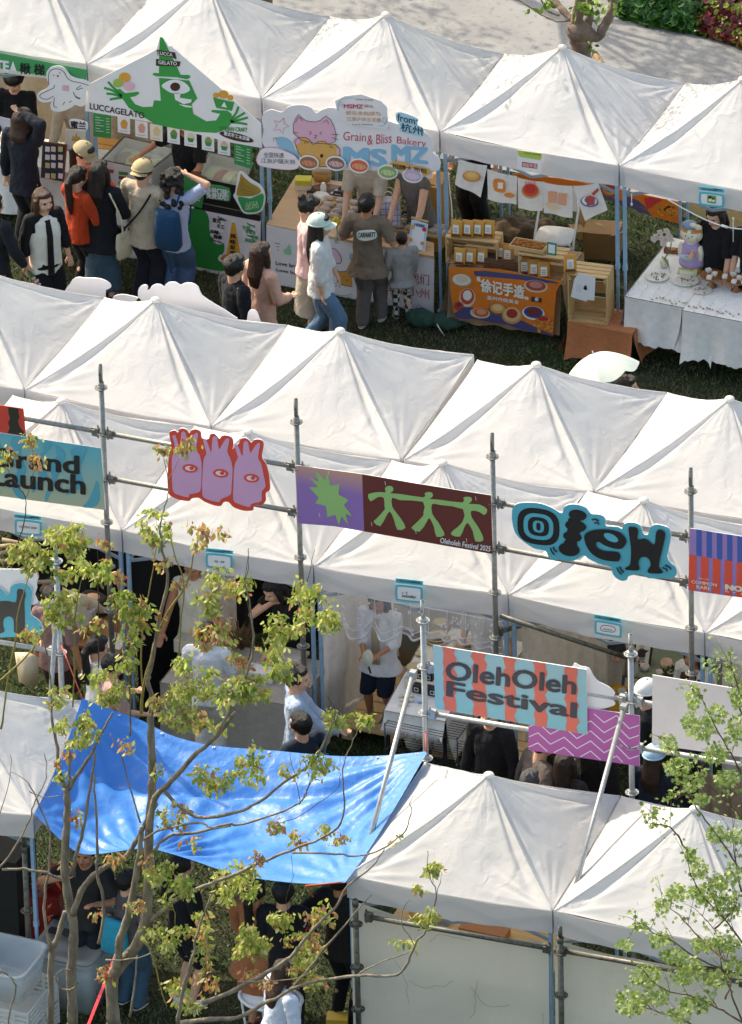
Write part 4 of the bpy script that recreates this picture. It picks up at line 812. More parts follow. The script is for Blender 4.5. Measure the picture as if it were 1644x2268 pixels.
b.build('frame',E)
p=person((-14,436),1.62,20,'person with flowers half out of frame at the left edge of the aisle',top='#25272c',sleeve=1,bottom=('trousers','#1d1e22'),rh=(.16,.10,.52),lh=(-.1,.05,.5),shoe='#e6e2dc')
q=p['hand'][1]; E=empty('bouquet',q,'small bunch of pale flowers carried at the left edge','flowers'); b=MB(mat('stem green','#4b7a45')); 
for k in range(7): b.tube([q,q+Vector((.08+.02*k*.4,-.06+.02*k,-.10-.01*k))],.004,5)
b.build('stems',E); b=MB(flat('#dcb0a6'))
for k in range(12): b.ell(q+Vector((.10+rng.uniform(-.03,.04),rng.uniform(-.06,.04),-.13+rng.uniform(-.05,.05))),.018,nu=7,nv=5)
b.build('blossoms',E)
# ---- under and in front of the third row
p=person((112,1290),1.66,200,'person in a cream tee stooping behind the far left stall',hair='#2a1c16',top='#cfc4ac',sleeve=.5,lean=55,nod=-10,rh=(.06,.36,.42),lh=(-.12,.34,.42),bottom=('trousers','#34312e'))
p=person((118,1302),1.62,10,'person in a brown checked shirt and brown shorts behind the cyan letter',skin='b',hair='#1a1412',top='#8a6c6a',sleeve=.5,bottom=('shorts','#3d2a28'),hem=.46)
p=person((428,1228),1.76,182,'person with tattooed arms in a cream tank top behind the middle stall',skin='b',hair='#1b1512',top='#d8d2c2',sleeve=0,bottom=('trousers','#6a4f3c'),rh=(.17,.14,.44),lh=(-.17,.14,.44),nod=25)
p=person((607,1283),1.64,215,'person with shoulder length black hair leaning in with a hand at the chin',hair='#0f0d0e',hs='bob',top='#1a1a1c',sleeve=.2,bottom=('trousers','#1a1a1c'),rh=(.03,.16,.80),lh=(-.05,.25,.52),lean=22,nod=10)
p=person((216,1414),1.55,40,'person with a dark braid in a white tee left of the black curtain',hair='#171211',hs='pony',top='#dcdcdf',sleeve=.45,bottom=('trousers','#222226'),rh=(.08,.2,.6),nod=10)
p=person((250,1457),1.50,60,'person with short black hair and pink sleeve beside the braided one',hair='#131011',top='#b78f8c',sleeve=.5,bottom=('trousers','#22252c'),rh=(.08,.2,.6))
p=person((457,1385),1.58,-12,'person with dark hair in a white tee at the middle stall',hair='#191413',hs='short',top='#dcdde0',sleeve=.5,bottom=('wide','#d3d0cb'),rh=(.1,.18,.6),lh=(-.1,.18,.6),nod=18)
p=person((838,1311),1.48,180,'person in an open white shirt and navy shorts holding a hand mirror',skin='b',hair='#2b1d18',hs='long',top='#d9d9de',sleeve=.72,bottom=('shorts','#1d2333'),rh=(.045,.17,.60),lh=(-.06,.17,.62),hem=.40,tw=1.15,shoe='#26211f',sock='#e8e6e2',z0=.15,nod=20,rf=(.085,0),lf=(-.075,.0))
b=MB(cloth('#4a3b35')); b.loft([(p['up'](0,.078,-.03),.030*1.5,.012*1.5,p['R']@Vector((1,0,0)),p['R']@Vector((0,1,0))),(p['up'](0,.082,.2),.028*1.5,.010*1.5,p['R']@Vector((1,0,0)),p['R']@Vector((0,1,0))),(p['up'](0,.06,.30),.02*1.5,.010*1.5,p['R']@Vector((1,0,0)),p['R']@Vector((0,1,0)))],10); b.mats[0]=cloth('#b6a48e'); b.build('undershirt',p['E'])
q=(p['hand'][1]+p['hand'][-1])/2+Vector((.01,-.05,.02)); E=empty('hand_mirror',q,'oval cream hand mirror held by the person in navy shorts','mirror'); b=MB(flat('#d8d0b0')); b.loft([(q+Vector((0,0,.02)),.055,.085,(1,0,0),(0,.35,.93)),(q+Vector((0,-.015,.024)),.055,.085,(1,0,0),(0,.35,.93))],20); b.build('frame',E); b=MB(flat('#c9c9b8')); b.loft([(q+Vector((0,-.017,.024)),.040,.065,(1,0,0),(0,.35,.93)),(q+Vector((0,-.019,.025)),.040,.065,(1,0,0),(0,.35,.93))],20); b.build('glass',E); b=MB(flat('#2a2524')); b.tube([q+Vector((.0,0,-.06)),q+Vector((.02,.01,-.15))],.010,8); b.build('handle',E)
p=person((659,1482),1.72,58,'person in a pale washed denim jacket holding a drink beside the tent leg',hair='#15110f',top='#a3b3c9',sleeve=1,bottom=('trousers','#2a2b30'),rh=(.05,.22,.60),lh=(-.08,.2,.55),look=12)
q=p['hand'][1]; E=empty('drink_bottle',q-Vector((0,0,.05)),'clear drink bottle held by the person in the denim jacket','bottle'); b=MB(mat('drink plastic','#cfc9b6',rough=.2)); b.loft([(q+Vector((0,0,z)),r,r,(1,0,0),(0,1,0)) for z,r in ((-.06,.028),(.06,.030),(.09,.014),(.11,.013))],12); b.build('body',E); b=MB(flat('#efeae2')); b.tube([q+Vector((0,0,.11)),q+Vector((0,0,.128))],.015,10); b.build('cap',E)
p=person((664,1584),1.68,-62,'person in a navy jacket facing left just above the blue tarp',hair='#100e0f',top='#1f2836',sleeve=1,bottom=('trousers','#23242a'),rh=(.04,.24,.62),lh=(-.08,.2,.66),look=0)
p=person((1437,1511),1.74,25,'person in a white cap and black tee beside the blank board',hair='#1a1513',top='#1b1d22',sleeve=.5,bottom=('trousers','#1b1c20'),cap=('cap','#dedcd8'),rh=(.1,.18,.6))
p=person((1254,1672),1.58,15,'person with glossy long dark hair below the magenta board',hair='#2a1c16',hs='vlong',top='#2a2624',sleeve=1,bottom=('trousers','#222'),rh=(.08,.2,.58))
p=person((1207,1622),1.70,40,'person in a taupe shirt with rolled sleeves below the magenta board',hair='#1a1412',top='#5d534e',sleeve=.7,bottom=('trousers','#3a3431'),rh=(.16,.14,.58),lh=(-.1,.18,.6),lean=15)
p=person((1175,1712),1.50,10,'person with short greyish hair peeking above the front right canopy',hair='#4a474b',top='#6f6b70',sleeve=.5,bottom=('trousers','#333'))
p=person((1312,1590),1.78,20,'person all in black hidden behind the magenta board',hair='#151213',top='#1d1a1a',sleeve=1,bottom=('wide','#1c1918'))
p=person((1452,1655),1.60,5,'person with long brown hair and a pale blue cap in a navy jacket',hair='#33211a',hs='long',top='#1c2231',sleeve=1,bottom=('trousers','#20222a'),cap=('beanie','#9fbfd6'),tw=1.1)
p=person((1510,1640),1.68,-20,'person in a dark coat behind the maple leaves',hair='#1b1513',hs='bob',top='#1c1a1f',sleeve=1,bottom=('trousers','#1c1a1f'))
p=person((1366,1418),1.50,150,'person in a grey tee bending beside the white folding chair',hair='#1b1513',top='#a79f9b',sleeve=.5,lean=48,rh=(.05,.35,.40),lh=(-.1,.33,.4),bottom=('trousers','#2c2b2e'))
p=person((1538,1432),1.60,200,'person in a brown vest behind the cup table, right side',skin='b',hair='#1c1412',hs='bob',top='#d8d3cc',sleeve=.5,vest='#4a2f25',bottom=('trousers','#2c2b2e'))
p=person((1085,1560),1.66,185,'person in dark clothes and brown shoes on the pallet behind the aqua board',top='#1e1d20',sleeve=1,bottom=('trousers','#d5d2cf'),shoe='#5a3526',z0=.15)
p=person((1075,1290),1.68,185,'person in a pale top and black skirt behind the plate table under the lace',top='#c9c4be',sleeve=.5,bottom=('trousers','#17171a'),shoe='#5a3526',z0=.0)
# ---- under the blue tarp
p=person((186,1868),1.70,170,'person holding up a phone at the edge of the blue tarp',skin='b',hair='#1a1513',top='#2e2c2c',sleeve=.45,bottom=('trousers','#22242b'),rh=(.08,.16,.86),lh=(-.10,.18,.72))
b=MB(flat('#17181b')); q=p['hand'][1]; b.box(q.x,q.y-.02,q.z+.05,.15,.012,.075,rz=.1); b.use(flat('#42474f')).box(q.x,q.y-.028,q.z+.05,.13,.004,.065,rz=.1); mk(b,'phone','dark phone held sideways by the person under the tarp edge','phone')
p=person((281,1934),1.46,15,'child in a grey tee with a teal drawstring bag between the tree stems',hair='#181414',top='#5a5556',sleeve=.45,bottom=('wide','#3a5568'),rh=(.12,.1,.52),shoe='#3a3a3e')
bag_soft(p,'drawstring_bag','bright teal drawstring bag on the back of the child behind the tree',cloth('#1f93ae'),p['up'](-.02,-.115,.06),(.30,.11,.38),(cloth('#2aa3bd'),[[p['up'](.05,-.07,.24),p['up'](.06,.0,.33),p['up'](.07,.08,.2)],[p['up'](-.06,-.07,.24),p['up'](-.07,.0,.33),p['up'](-.08,.08,.2)]]))
p=person((404,1895),1.66,30,'person in black trousers and black top right of the main tree stem',hair='#151213',top='#1a1a1d',sleeve=.5,bottom=('shorts','#1c1e28'),shoe='#dedad4')
p=person((567,1955),1.64,12,'person with long dark hair in a rust brown dress under the tarp',skin='b',hair='#140f0f',hs='pony',top='#9c6544',sleeve=.6,bottom=('skirt.24','#8e5a38'),hem=.38,tw=1.35,lh=(-.13,.08,.5),rh=(.1,.14,.55),shoe='#4a2018')
p=person((627,1955),1.70,-15,'person in a black printed tee next to the rust brown dress',hair='#121011',top='#1a1b1f',sleeve=.48,bottom=('trousers','#1b1c21'),rh=(.15,.08,.52),hem=.44)
TP=Plane(p['up'](0,-.09,.16),p['R']@Vector((0,-1,0))); b=MB(flat('#d8d4cf')); b.text('Ready',TP,c('n',415,1325),c('n',440,1270),c('n',405,1318),.012,.02); b.use(flat('#c8452c')); b.text('GO GO',TP,c('n',425,1350),c('n',455,1290),c('n',415,1345),.012,.03); b.build('print',p['E'])
p=person((632,2128),1.60,40,'person in white with brown hair bending at the bottom edge',hair='#3c261d',hs='long',top='#c9d0e2',sleeve=1,bottom=('wide','#c9d0e2'),hem=.30,tw=1.15,lean=10)
p=person((756,1925),1.74,10,'person in dark trousers standing by the front tent leg under the tarp',skin='b',hair='#131011',top='#24211f',sleeve=.45,bottom=('trousers','#15161b'),lh=(-.16,.08,.72),shoe='#4d8f93')
# ================================================================= stalls of the back row
WOOD=mat('pale pine','#c9a673',rough=.6,var=.12,scale=5,stretch=(1,14,14),bump=.1); PLY=mat('light plywood','#c7a27b',rough=.5,var=.08,scale=4,stretch=(1,10,10)); KRAFT=mat('kraft card','#b98a4d',rough=.8,var=.06)
WCL=cloth('#e8e5e0',bump=.25); DARKM=mat('matt black','#1b1b1c',rough=.7)
def wy(k,x,y,yy): return Y(c(k,x,y),yy)
def panel(plane,k,P,m,thick=.008,off=0.,smooth=0):
    b=MB(m); pts=cs(k,*P); b.board(plane,smoothpts(pts,smooth) if smooth else pts,thick,off); return b
QA=yplane(-.045); QF=yplane(.0)
# --- green fascia and bird board
E=mk(panel(QA,'a',(-500,235,0,325,535,428,530,495,300,470,0,420,-500,330),flat('#3f9a5b'),.004),'banner','green fascia banner with white letters and black characters at the far left','banner')
b=MB(flat('#eef0ec')); b.text('TE',QA,c('a',-28,428),c('a',52,438),c('a',-28,368),.004,.05); b.draw(QA,cs('a',80,375,102,437,60,432)); b.use(flat('#1c241e')); b.text('楸 梯',QA,c('a',122,452),c('a',272,464),c('a',122,385),.004,.03); b.build('lettering',E)
QB=yplane(-.075); E=mk(panel(QB,'a',(230,580,245,565,290,540,300,520,285,470,290,435,320,410,370,405,405,425,430,460,470,480,520,490,560,515,555,550,525,560,530,590,525,640,500,655,460,645,440,660,380,685,320,680,310,640,320,625,270,630,235,615),WH,.006,0,3),'board','white bird shaped board hanging over the green fascia','board')
b=MB(flat('#241f20'))
for P in ((300,520,298,470,305,440,330,425,365,425,395,445,415,480,450,500,500,510,545,525),(335,520,330,540,300,555,250,580,250,600,290,610,330,590),(335,600,330,650,350,660),(500,525,470,545,480,550,510,540),(450,565,470,600,495,605,460,590),(400,625,385,645),(425,630,440,620)): b.stroke(QB,smoothpts(cs('a',*P),4,False),1.3)
b.draw(QB,ellpts(*c('a',330,462),1.3,1.3,8)); b.draw(QB,ellpts(*c('a',368,448),1.3,1.3,8)); b.use(flat('#cc3344')).draw(QB,ellpts(*c('a',356,467),2.6,2.6,8)); b.use(flat('#d9a7b0')).draw(QB,cs('a',385,522,425,526,424,560,384,556),.002); b.build('artwork',E)
E=mk(panel(QB,'a',(425,745,440,732,480,735,530,748,542,765,535,800,500,808,470,800,445,790,430,770),WH,.005,0,3),'sign','small white sign with two black characters hung on the far left tent leg','sign')
b=MB(flat('#1c1c1c')); b.text('蜜兰',QB,c('a',436,790),c('a',528,798),c('a',436,742),.004,.03); b.build('lettering',E)
# --- hat man board
LU='#2f9a45'; b=panel(QA,'a',(530,525,930,322,965,300,985,226,1000,228,1036,285,1050,280,1330,520,1605,760,1612,910,1400,872,950,755,523,682),WH,.008); E=mk(b,'sign','big gabled white board with a green man in a tall hat and ice cream scoops','sign')
b=MB(flat(LU)); D=lambda P,s=0,o=.003:b.draw(QA,smoothpts(cs('a',*P),s) if s else cs('a',*P),o)
D((985,226,1000,228,1035,300,1080,390,1112,460,1165,460,1173,475,1150,487,1090,475,960,468,938,458,947,447,978,450,980,300)); D((978,478,1165,494,1215,605,1180,640,1190,700,1270,745,1330,740,1355,700,1300,688,1305,675,1400,680,1425,700,1428,750,1400,790,1330,817,1200,810,1080,790,960,765,850,700,790,660,750,600,700,560,735,545,770,572,850,563,858,575,830,592,800,597,830,640,880,658,940,655,948,615,990,620))
for P in ((760,590,700,540,665,502),(750,590,690,555,640,540),(750,595,700,580,655,575),(755,600,710,605,675,612),(1415,740,1450,700,1468,655),(1420,745,1470,715,1508,692),(1420,750,1480,735,1525,722),(1415,752,1470,755,1522,765)): b.stroke(QA,smoothpts(cs('a',*P),4,False),5.2,.0035)
D((1310,598,1442,628,1427,682,1330,662))
b.use(flat('#f1eff0')); D((995,525,1040,495,1090,490,1140,510,1170,550,1130,575,1060,572,1020,552),3,.006); D((1072,570,1112,575,1106,600,1180,612,1176,630,1130,640,1078,612),0,.006); D((1380,625,1398,662,1362,655),0,.006); D((1100,640,1180,652,1178,662,1135,656),0,.006); D((950,468,1150,487,1150,493,950,474),0,.0065)
b.use(flat('#4a2b22')); b.draw(QA,ellpts(*c('a',1078,533),11,9.5),.009); D((965,305,1078,322,1086,366,1060,352,968,338),0,.006); D((960,362,1112,378,1104,408,960,404),0,.006); b.draw(QA,ellpts(*c('a',1455,842),39,8.5,24,.24),.006)
for x,y,rx,col in ((727,510,11.5,'#9cbd4e'),(795,530,12.5,'#e0b4bd'),(767,475,12.5,'#e0a02c'),(1330,585,7,'#e0a02c'),(1418,600,7,'#e0a02c'),(1376,580,11,'#e0a02c')): b.use(flat(col)); b.draw(QA,ellpts(*c('a',x,y),rx,rx*.85),.006 if x!=767 else .008)
b.build('artwork',E)
b=MB(flat('#f1eff0')); b.text('LUCCA',QA,c('a',972,334),c('a',1062,347),c('a',972,314),.010,.02); b.text('GELATO',QA,c('a',975,392),c('a',1088,402),c('a',975,370),.010,.02); b.text('意式手工冰淇淋',QA,c('a',1378,830),c('a',1535,868),c('a',1378,806),.010,.03)
b.use(flat('#3c2824')); b.text('LUCCAGELATO',QA,c('a',553,670),c('a',888,730),c('a',553,632),.006,.02); b.use(flat(LU)); b.text('ITALIAN CRAFT',QA,c('a',1352,802),c('a',1522,812),c('a',1352,776),.006,.03); b.build('lettering',E)
# --- menu boards and photo cards on a string
for k_,(P,lb) in enumerate((((575,695,683,710,683,852,575,838),'green price list hanging below the left end of the gabled board'),((1440,872,1552,905,1551,1042,1441,1006),'green price list hanging beside the gelato tub cutout'))):
    b=panel(QA,'a',P,flat('#2f8f48'),.003,-.06); E=mk(b,'menu_board',lb,'menu board'); del b; b=MB(flat('#e5efe4')); x0,y0,x1,y1=P[0],P[1],P[4],P[5]; sl=.14 if k_==0 else .29
    for r_ in range(6): 
        yy=y0+22+r_*17; b.stroke(QA,[c('a',x0+12,yy+12*sl),c('a',x0+12+(50 if r_%2 else 30),yy+50*sl)],1.0,-.056); b.stroke(QA,[c('a',x0+78,yy+78*sl),c('a',x0+98,yy+98*sl)],1.0,-.056)
    b.build('lettering',E)
cols=('#d8963a','#d99a84','#d9c08a','#6d8f3a','#d9cfae','#86a24a','#d6b29c')
for k_,(x,y) in enumerate(((762,770),(870,795),(962,815),(1068,833),(1172,852),(1280,877),(1378,903))):
    E=mk(panel(QA,'a',(x-39,y-56,x+37,y-42,x+39,y+56,x-37,y+42),flat('#e3dccb') if k_==2 else WH,.002,-.05),'photo_card',['card with an orange cone picture, leftmost on the string','card with a salmon sundae picture','cream coloured card with pale lettering','card with a dark green scoop in a green tub','card with a cream swirl and spoon','card with a green swirl in a green tub','card with a pink topped tub, rightmost on the string'][k_],'card','photo cards strung below the gabled board')
    b=MB(flat(cols[k_])); b.draw(QA,smoothpts(cs('a',x-20,y-8,x-10,y-30,x+4,y-36,x+16,y-24,x+22,y-2),3),-.046); b.use(flat('#2f8f48' if k_>2 else cols[k_])); b.draw(QA,cs('a',x-20,y-6,x+22,y,x+15,y+24,x-13,y+19),-.045); b.use(flat('#6a6a6a')); b.stroke(QA,cs('a',x-24,y+32,x+24,y+40),.8,-.045); b.build('artwork',E)
    b=MB(flat('#efefef')); b.stroke(QA,cs('a',x-20,y-80,x-18,y-50),.8,-.046); b.stroke(QA,cs('a',x+20,y-72,x+20,y-44),.8,-.046); b.build('clip',E)
# --- gelato counter front
b=MB(mat('printed panel white','#e2dddf',var=.03,rough=.6)); pt=lambda x,t:(185+(x-1190)*.197) if t else (593+(x-1190)*.193)
b.board(QF,cs('d',540,pt(540,1),1600,pt(1600,1),1600,pt(1600,0),540,pt(540,0)),.03); E=mk(b,'counter','white and green printed counter front of the gelato stall with a cone picture','counter')
b=MB(flat('#1f8a3a')); b.draw(QF,smoothpts(cs('d',1190,188,1262,200,1288,260,1290,330,1340,360,1378,400,1378,455,1355,490,1375,540,1398,578,1190,540,1010,480,1020,160,1150,180),2)); b.draw(QF,smoothpts(cs('d',740,430,770,460,760,470,740,470,700,440,700,400),3)); b.draw(QF,smoothpts(cs('d',600,130,680,160,700,260,640,330,590,280),3))
b.use(flat('#f0f0ee')); b.draw(QF,smoothpts(cs('d',1355,470,1385,455,1420,270,1436,262,1452,270,1490,480,1510,500,1500,520,1350,512),2),.006); b.use(flat('#e0a020')); b.draw(QF,cs('d',1427,272,1446,272,1482,480,1393,466),.009); b.use(flat('#dd7b20')); b.draw(QF,smoothpts(cs('d',1360,488,1392,466,1482,480,1505,502,1430,512,1362,503),2),.012)
b.use(flat('#efecee'));
for x,y,rx,ry in ((1365,245,30,18),(1345,275,36,22),(1335,320,46,20),(1330,350,38,22),(1345,385,34,22),(1540,300,42,26),(1545,340,46,22),(1535,375,40,24)): b.draw(QF,[c('d',*q) for q in ellpts(x,y,rx,ry,16,.2)],.0055)
b.build('artwork',E)
b=MB(flat('#35272a')); 
for t,xa,ya,xb,yb,h in (('Gelato',1340,240,1390,258,18),('意式',1308,262,1358,272,28),('手工',1335,298,1380,306,26),('本味',1292,330,1345,340,26),('鲜做',1315,362,1365,370,26),('Freshly Made',1290,378,1366,398,16)): b.text(t,QF,c('d',xa,ya+8),c('d',xb,yb+8),c('d',xa,ya+8-h),.009,.035)
for k_,t in enumerate('风味反应'): b.text(t,QF,c('d',1418-k_*1,368+k_*34),c('d',1450-k_*1,372+k_*34),c('d',1418-k_*1,342+k_*34),.016,.05)
b.text('LUCCAGELATO',QF,c('d',1388,622),c('d',1572,664),c('d',1388,600),.004,.03); b.use(flat('#2f9a55'))
for t,xa,ya,xb,yb,h in (('天然',1492,308,1540,316,24),('好食材',1512,335,1572,345,24),('拒绝',1548,368,1588,376,24),('添加剂',1505,385,1570,397,24),('Natural',1520,282,1568,300,16)): b.text(t,QF,c('d',xa,ya+4),c('d',xb,yb+4),c('d',xa,ya+4-h),.009,.035)
b.build('lettering',E)
# --- freezers
GL=mat('dark freezer glass','#7e827c',rough=.06,spec=.8,var=.05); FRZ=mat('freezer white','#cfc9c2',rough=.4,var=.03)
zt=.92
def freezer(P,body,label,icecol,h=.92,rimc='#4a4540'):
    q=[Z(c(*p),h) for p in P]; cen=sum(q,Vector())/4; E=empty('ice_cream_freezer',(cen.x,cen.y,0),label,'freezer'); b=MB(body)
    lo=[Vector((p.x,p.y,.05)) for p in q]; b.add(q+lo,[(0,1,5,4),(1,2,6,5),(2,3,7,6),(3,0,4,7),(4,5,6,7)]); b.build('body',E)
    b=MB(mat('rim '+rimc,rimc,rough=.4)); ins=[p.lerp(cen,.10)+Vector((0,0,.0)) for p in q]; b.add(q+ins,[(0,1,5,4),(1,2,6,5),(2,3,7,6),(3,0,4,7)]); ins2=[p-Vector((0,0,.12)) for p in ins]; b.use(flat('#c9cbc2')); b.add(ins+ins2,[(0,1,5,4),(1,2,6,5),(2,3,7,6),(3,0,4,7)]); b.add(ins2,[(0,1,2,3)]); b.build('rim',E)
    b=MB(flat(icecol[0]))
    for k in range(4): b.use(flat(icecol[k%len(icecol)])); u=.2+.2*k; pp=ins2[0].lerp(ins2[1],u).lerp(ins2[3].lerp(ins2[2],u),.5); b.ell(pp+Vector((0,0,.02)),(.10,.14,.05))
    b.build('ice_cream_tub',E)
    b=MB(mat('clear lid','#dfe6e2',rough=.05,alpha=.22,spec=.8)); b.add([p+Vector((0,0,.004)) for p in ins],[(0,1,2,3)]); b.build('lid',E); return E,q
E,q=freezer((('a',615,985),('a',930,1050),('a',1105,915),('a',760,835)),FRZ,'white chest freezer with a dark rimmed glass lid, left of the gelato stall',['#7d6f62','#a9b06a','#8a7f74','#b9bc94'])
b=MB(flat('#7d7a76')); 
Xp=yplane(q[0].y-.01)
for k in range(7): x=1060+k*6; 
b=MB(flat('#b8323a')); b.draw(Xp,cs('a',665,1040,700,1044,698,1066,664,1062),.004); b.use(flat('#4f7a2c')); b.draw(Xp,cs('a',730,1053,787,1060,787,1080,730,1073),.004); b.use(flat('#7a3d28')); b.draw(Xp,cs('a',730,1080,787,1088,787,1110,730,1102),.004); b.use(flat('#58a070')); b.draw(Xp,cs('a',728,1112,785,1120,785,1142,728,1134),.004); b.build('sticker',E)
E,q=freezer((('a',1195,1085),('a',1500,1150),('a',1560,1000),('a',1285,935)),mat('freezer black','#2b2927',rough=.3),'black gelato display case with steel edges behind the free tasting sign',['#b9bd8c','#a0604a','#c9c7a0','#8fa060'],h=.90,rimc='#8d8d88')
b=panel(QF,'d',(1215,150,1600,228,1600,266,1190,186),mat('freezer black','#2b2927'),.02,.001); b.build('plinth',E)
QG=yplane(-.03); E=mk(panel(QG,'d',(1268,52,1300,40,1410,62,1415,135,1385,140,1268,115),flat('#2f9a55'),.006,0,2),'sign','green and white free tasting sign on the black display case','sign'); b=MB(flat('#eef4ee')); b.text('多种口味!',QG,c('d',1272,90),c('d',1405,108),c('d',1272,52),.004,.04); b.text('免费试吃!',QG,c('d',1272,122),c('d',1405,138),c('d',1272,86),.004,.04); b.build('lettering',E)
E=mk(panel(QG,'d',(1130,-35,1272,-5,1240,185,1128,150),flat('#2f8f48'),.01,-.02),'easel_sign','green sign on a brown clip frame left of the display case','sign'); b=MB(flat('#8a4c30')); b.draw(QG,cs('d',1180,-45,1225,-40,1228,-20,1272,-8,1272,2,1130,-28,1130,-38,1175,-30),-.012); b.build('clip',E); b=MB(flat('#e8efe8')); b.text('Home',QG,c('d',1180,14),c('d',1240,24),c('d',1180,-6),-.014,.03); b.stroke(QG,smoothpts(cs('d',1210,100,1235,70,1245,90,1215,130,1230,140),4,False),1.5,-.014); b.build('lettering',E)
QC=yplane(-.10); E=mk(panel(QC,'d',(1435,105,1448,82,1462,-20,1480,-42,1505,-28,1550,10,1600,40,1625,80,1632,140,1612,200,1560,220,1500,215,1470,170,1450,135),WH,.008,0,3),'sign','cutout of a mustard gelato swirl in a green tub on the tent leg','sign')
b=MB(flat('#a88a2e')); b.draw(QC,smoothpts(cs('d',1455,98,1475,10,1482,-28,1500,-8,1545,30,1590,55,1605,85,1560,108,1500,110),3)); b.use(flat('#8d7024'))
for P in ((1490,0,1500,40,1560,70),(1480,30,1500,70,1570,90),(1475,60,1510,95,1560,100)): b.stroke(QC,smoothpts(cs('d',*P),4,False),1.6,.005)
b.use(flat('#2f9a55')); b.draw(QC,smoothpts(cs('d',1465,112,1540,125,1616,92,1622,140,1602,195,1555,210,1505,205,1480,165),2),.006); b.build('artwork',E); b=MB(flat('#bcd9a8')); b.text('LUCCA',QC,c('d',1515,172),c('d',1588,160),c('d',1513,152),.009,.03); b.text('GELATO',QC,c('d',1510,196),c('d',1592,182),c('d',1510,174),.009,.03); b.build('lettering',E)
# back panels and paper wall behind the gelato stall
for (x0,x1,yy,z0,z1,m_,lb) in ((-1.95,-.1,1.9,0.1,1.75,cloth('#b7a58c'),'beige cloth backdrop behind the far left stall'),(.05,1.2,1.95,.5,1.8,cloth('#c5c0ba'),'pale backdrop cloth behind the gelato freezers')):
    b=MB(m_); b.grid(lambda u,v:(x0+(x1-x0)*u,yy+.03*math.sin(u*23),z0+(z1-z0)*v),30,6); mk(b,'backdrop',lb,'backdrop')
# worker behind the freezers
p=person((1135/2.7779,700/2.7779),1.60,185,'person in black reaching over the freezer behind the photo cards',skin='b',hair='#1a1412',top='#1b1b1d',sleeve=.45,bottom=('trousers','#1b1b1d'),rh=(.30,.10,.66),lh=(-.1,.2,.6))
p=person((470/2.7779,470/2.7779),1.62,175,'person in beige with an orange lanyard behind the bird board',hair='#2a1c16',hs='long',top='#b5a48f',sleeve=1,bottom=('trousers','#8a8074'),rh=(.12,.2,.55),lh=(-.12,.2,.55))
# --- jewellery cards board on the far left stall
def table(q,h,label,topm,legm=DARKM,leg=.03,name='table',th=.03):   # q: four top corners
    cen=sum(q,Vector())/4; E=empty(name,(cen.x,cen.y,0),label,'table'); b=MB(topm); lo=[p-Vector((0,0,th)) for p in q]; b.add(q+lo,[(0,1,2,3),(0,4,5,1),(1,5,6,2),(2,6,7,3),(3,7,4,0),(7,6,5,4)]); b.build('tabletop',E)
    for p in q: r_=p.lerp(cen,.06); b=MB(legm); b.bar((r_.x,r_.y,0),(r_.x,r_.y,h-th-.002),leg); b.build('leg',E)
    return E
def rectw(x0,x1,y0,y1,z): return [Vector((x0,y0,z)),Vector((x1,y0,z)),Vector((x1,y1,z)),Vector((x0,y1,z))]
def drape(q,label,m,drop=(.6,.6,.6,.6),name='tablecloth',cat='tablecloth',rag=.0,fold=.02,off=.008,corner=.0):
    q=[p+Vector((0,0,off)) for p in q]; cen=sum(q,Vector())/4; b=MB(m); b.add([p for p in q],[(0,1,2,3)]); sd=rng.uniform(0,99)
    for k in range(4):
        if drop[k]<=0: continue
        p,r_=q[k],q[(k+1)%4]; nr=(r_-p).cross(Vector((0,0,1))).normalized(); L=(r_-p).length
        def f(a,v,p=p,r_=r_,nr=nr,L=L,d=drop[k]): 
            x=p.lerp(r_,a); e=abs(2*a-1)**8; wv=fold*(math.sin(a*L*17+sd)+.6*nz((a*L*4,v,sd)))*v; return x+nr*(.012+wv+.05*v*v*(1+e))+Vector((0,0,-d*v-(rag*nz((a*L*22,0,sd))+corner*e)*v))
        b.grid(f,int(30*L)+6,12)
    return mk(b,name,label,cat)
tq=rectw(-1.9,-.12,.25,.85,.74); table(tq,.74,'trestle table of the far left stall under a white cloth',WOOD); drape(tq,'white cloth over the far left stall table',WCL)
QJ=Plane((0,.16,.74),(0,-.94,.34)); E=mk(panel(QJ,'a',(262,870,408,890,388,1118,250,1092),mat('brown frame','#6b3526',rough=.5),.03),'display_board','brown framed black board of small cards leaning on the far left stall table','display board')
b=MB(flat('#232430')); b.draw(QJ,cs('a',266,880,398,898,380,1108,256,1084),.003); b.build('felt',E)
for k,(x,y) in enumerate([(x,y) for y in (915,965,1015,1080) for x in (292,328,372)]):
    b=MB(flat(('#d9d2c8','#c9b9a8','#bcae6a','#d4c7cf')[k%4])); b.draw(QJ,cs('a',x-13,y-19+3,x+15,y-15+3,x+13,y+20,x-15,y+16),.006); b.build('picture_card',E)
for k,(x,y,cc,lb) in enumerate(((30,770,'#cfcdda','pale lilac print standing on the far left table'),(75,830,'#8f94a6','grey blue print beside the lilac one'),(465,860,'#d6d2c4','poster with a golden crown drawing by the far left tent leg'))):
    w_=60 if k==2 else 33; h_=60 if k==2 else 45; Qk=yplane(.45,0,0); E=mk(panel(Qk,'a',(x-w_,y-h_-6,x+w_,y-h_+8,x+w_,y+h_+6,x-w_,y+h_-8),flat(cc),.01),'print_panel',lb,'print')
    if k==2: b=MB(flat('#c79a3a')); b.draw(Qk,cs('a',440,865,450,830,462,850,468,815,478,850,490,835,492,870)); b.build('artwork',E)
# shopping items, brown bag
b=MB(KRAFT); q=Z(c('a',575,960),.45); b.box(q.x,q.y+.2,.25,.3,.3,.5); b.box(q.x,q.y+.2,.505,.31,.02,.01); mk(b,'cardboard_box','brown carton behind the khaki cap at the gelato stall','box')
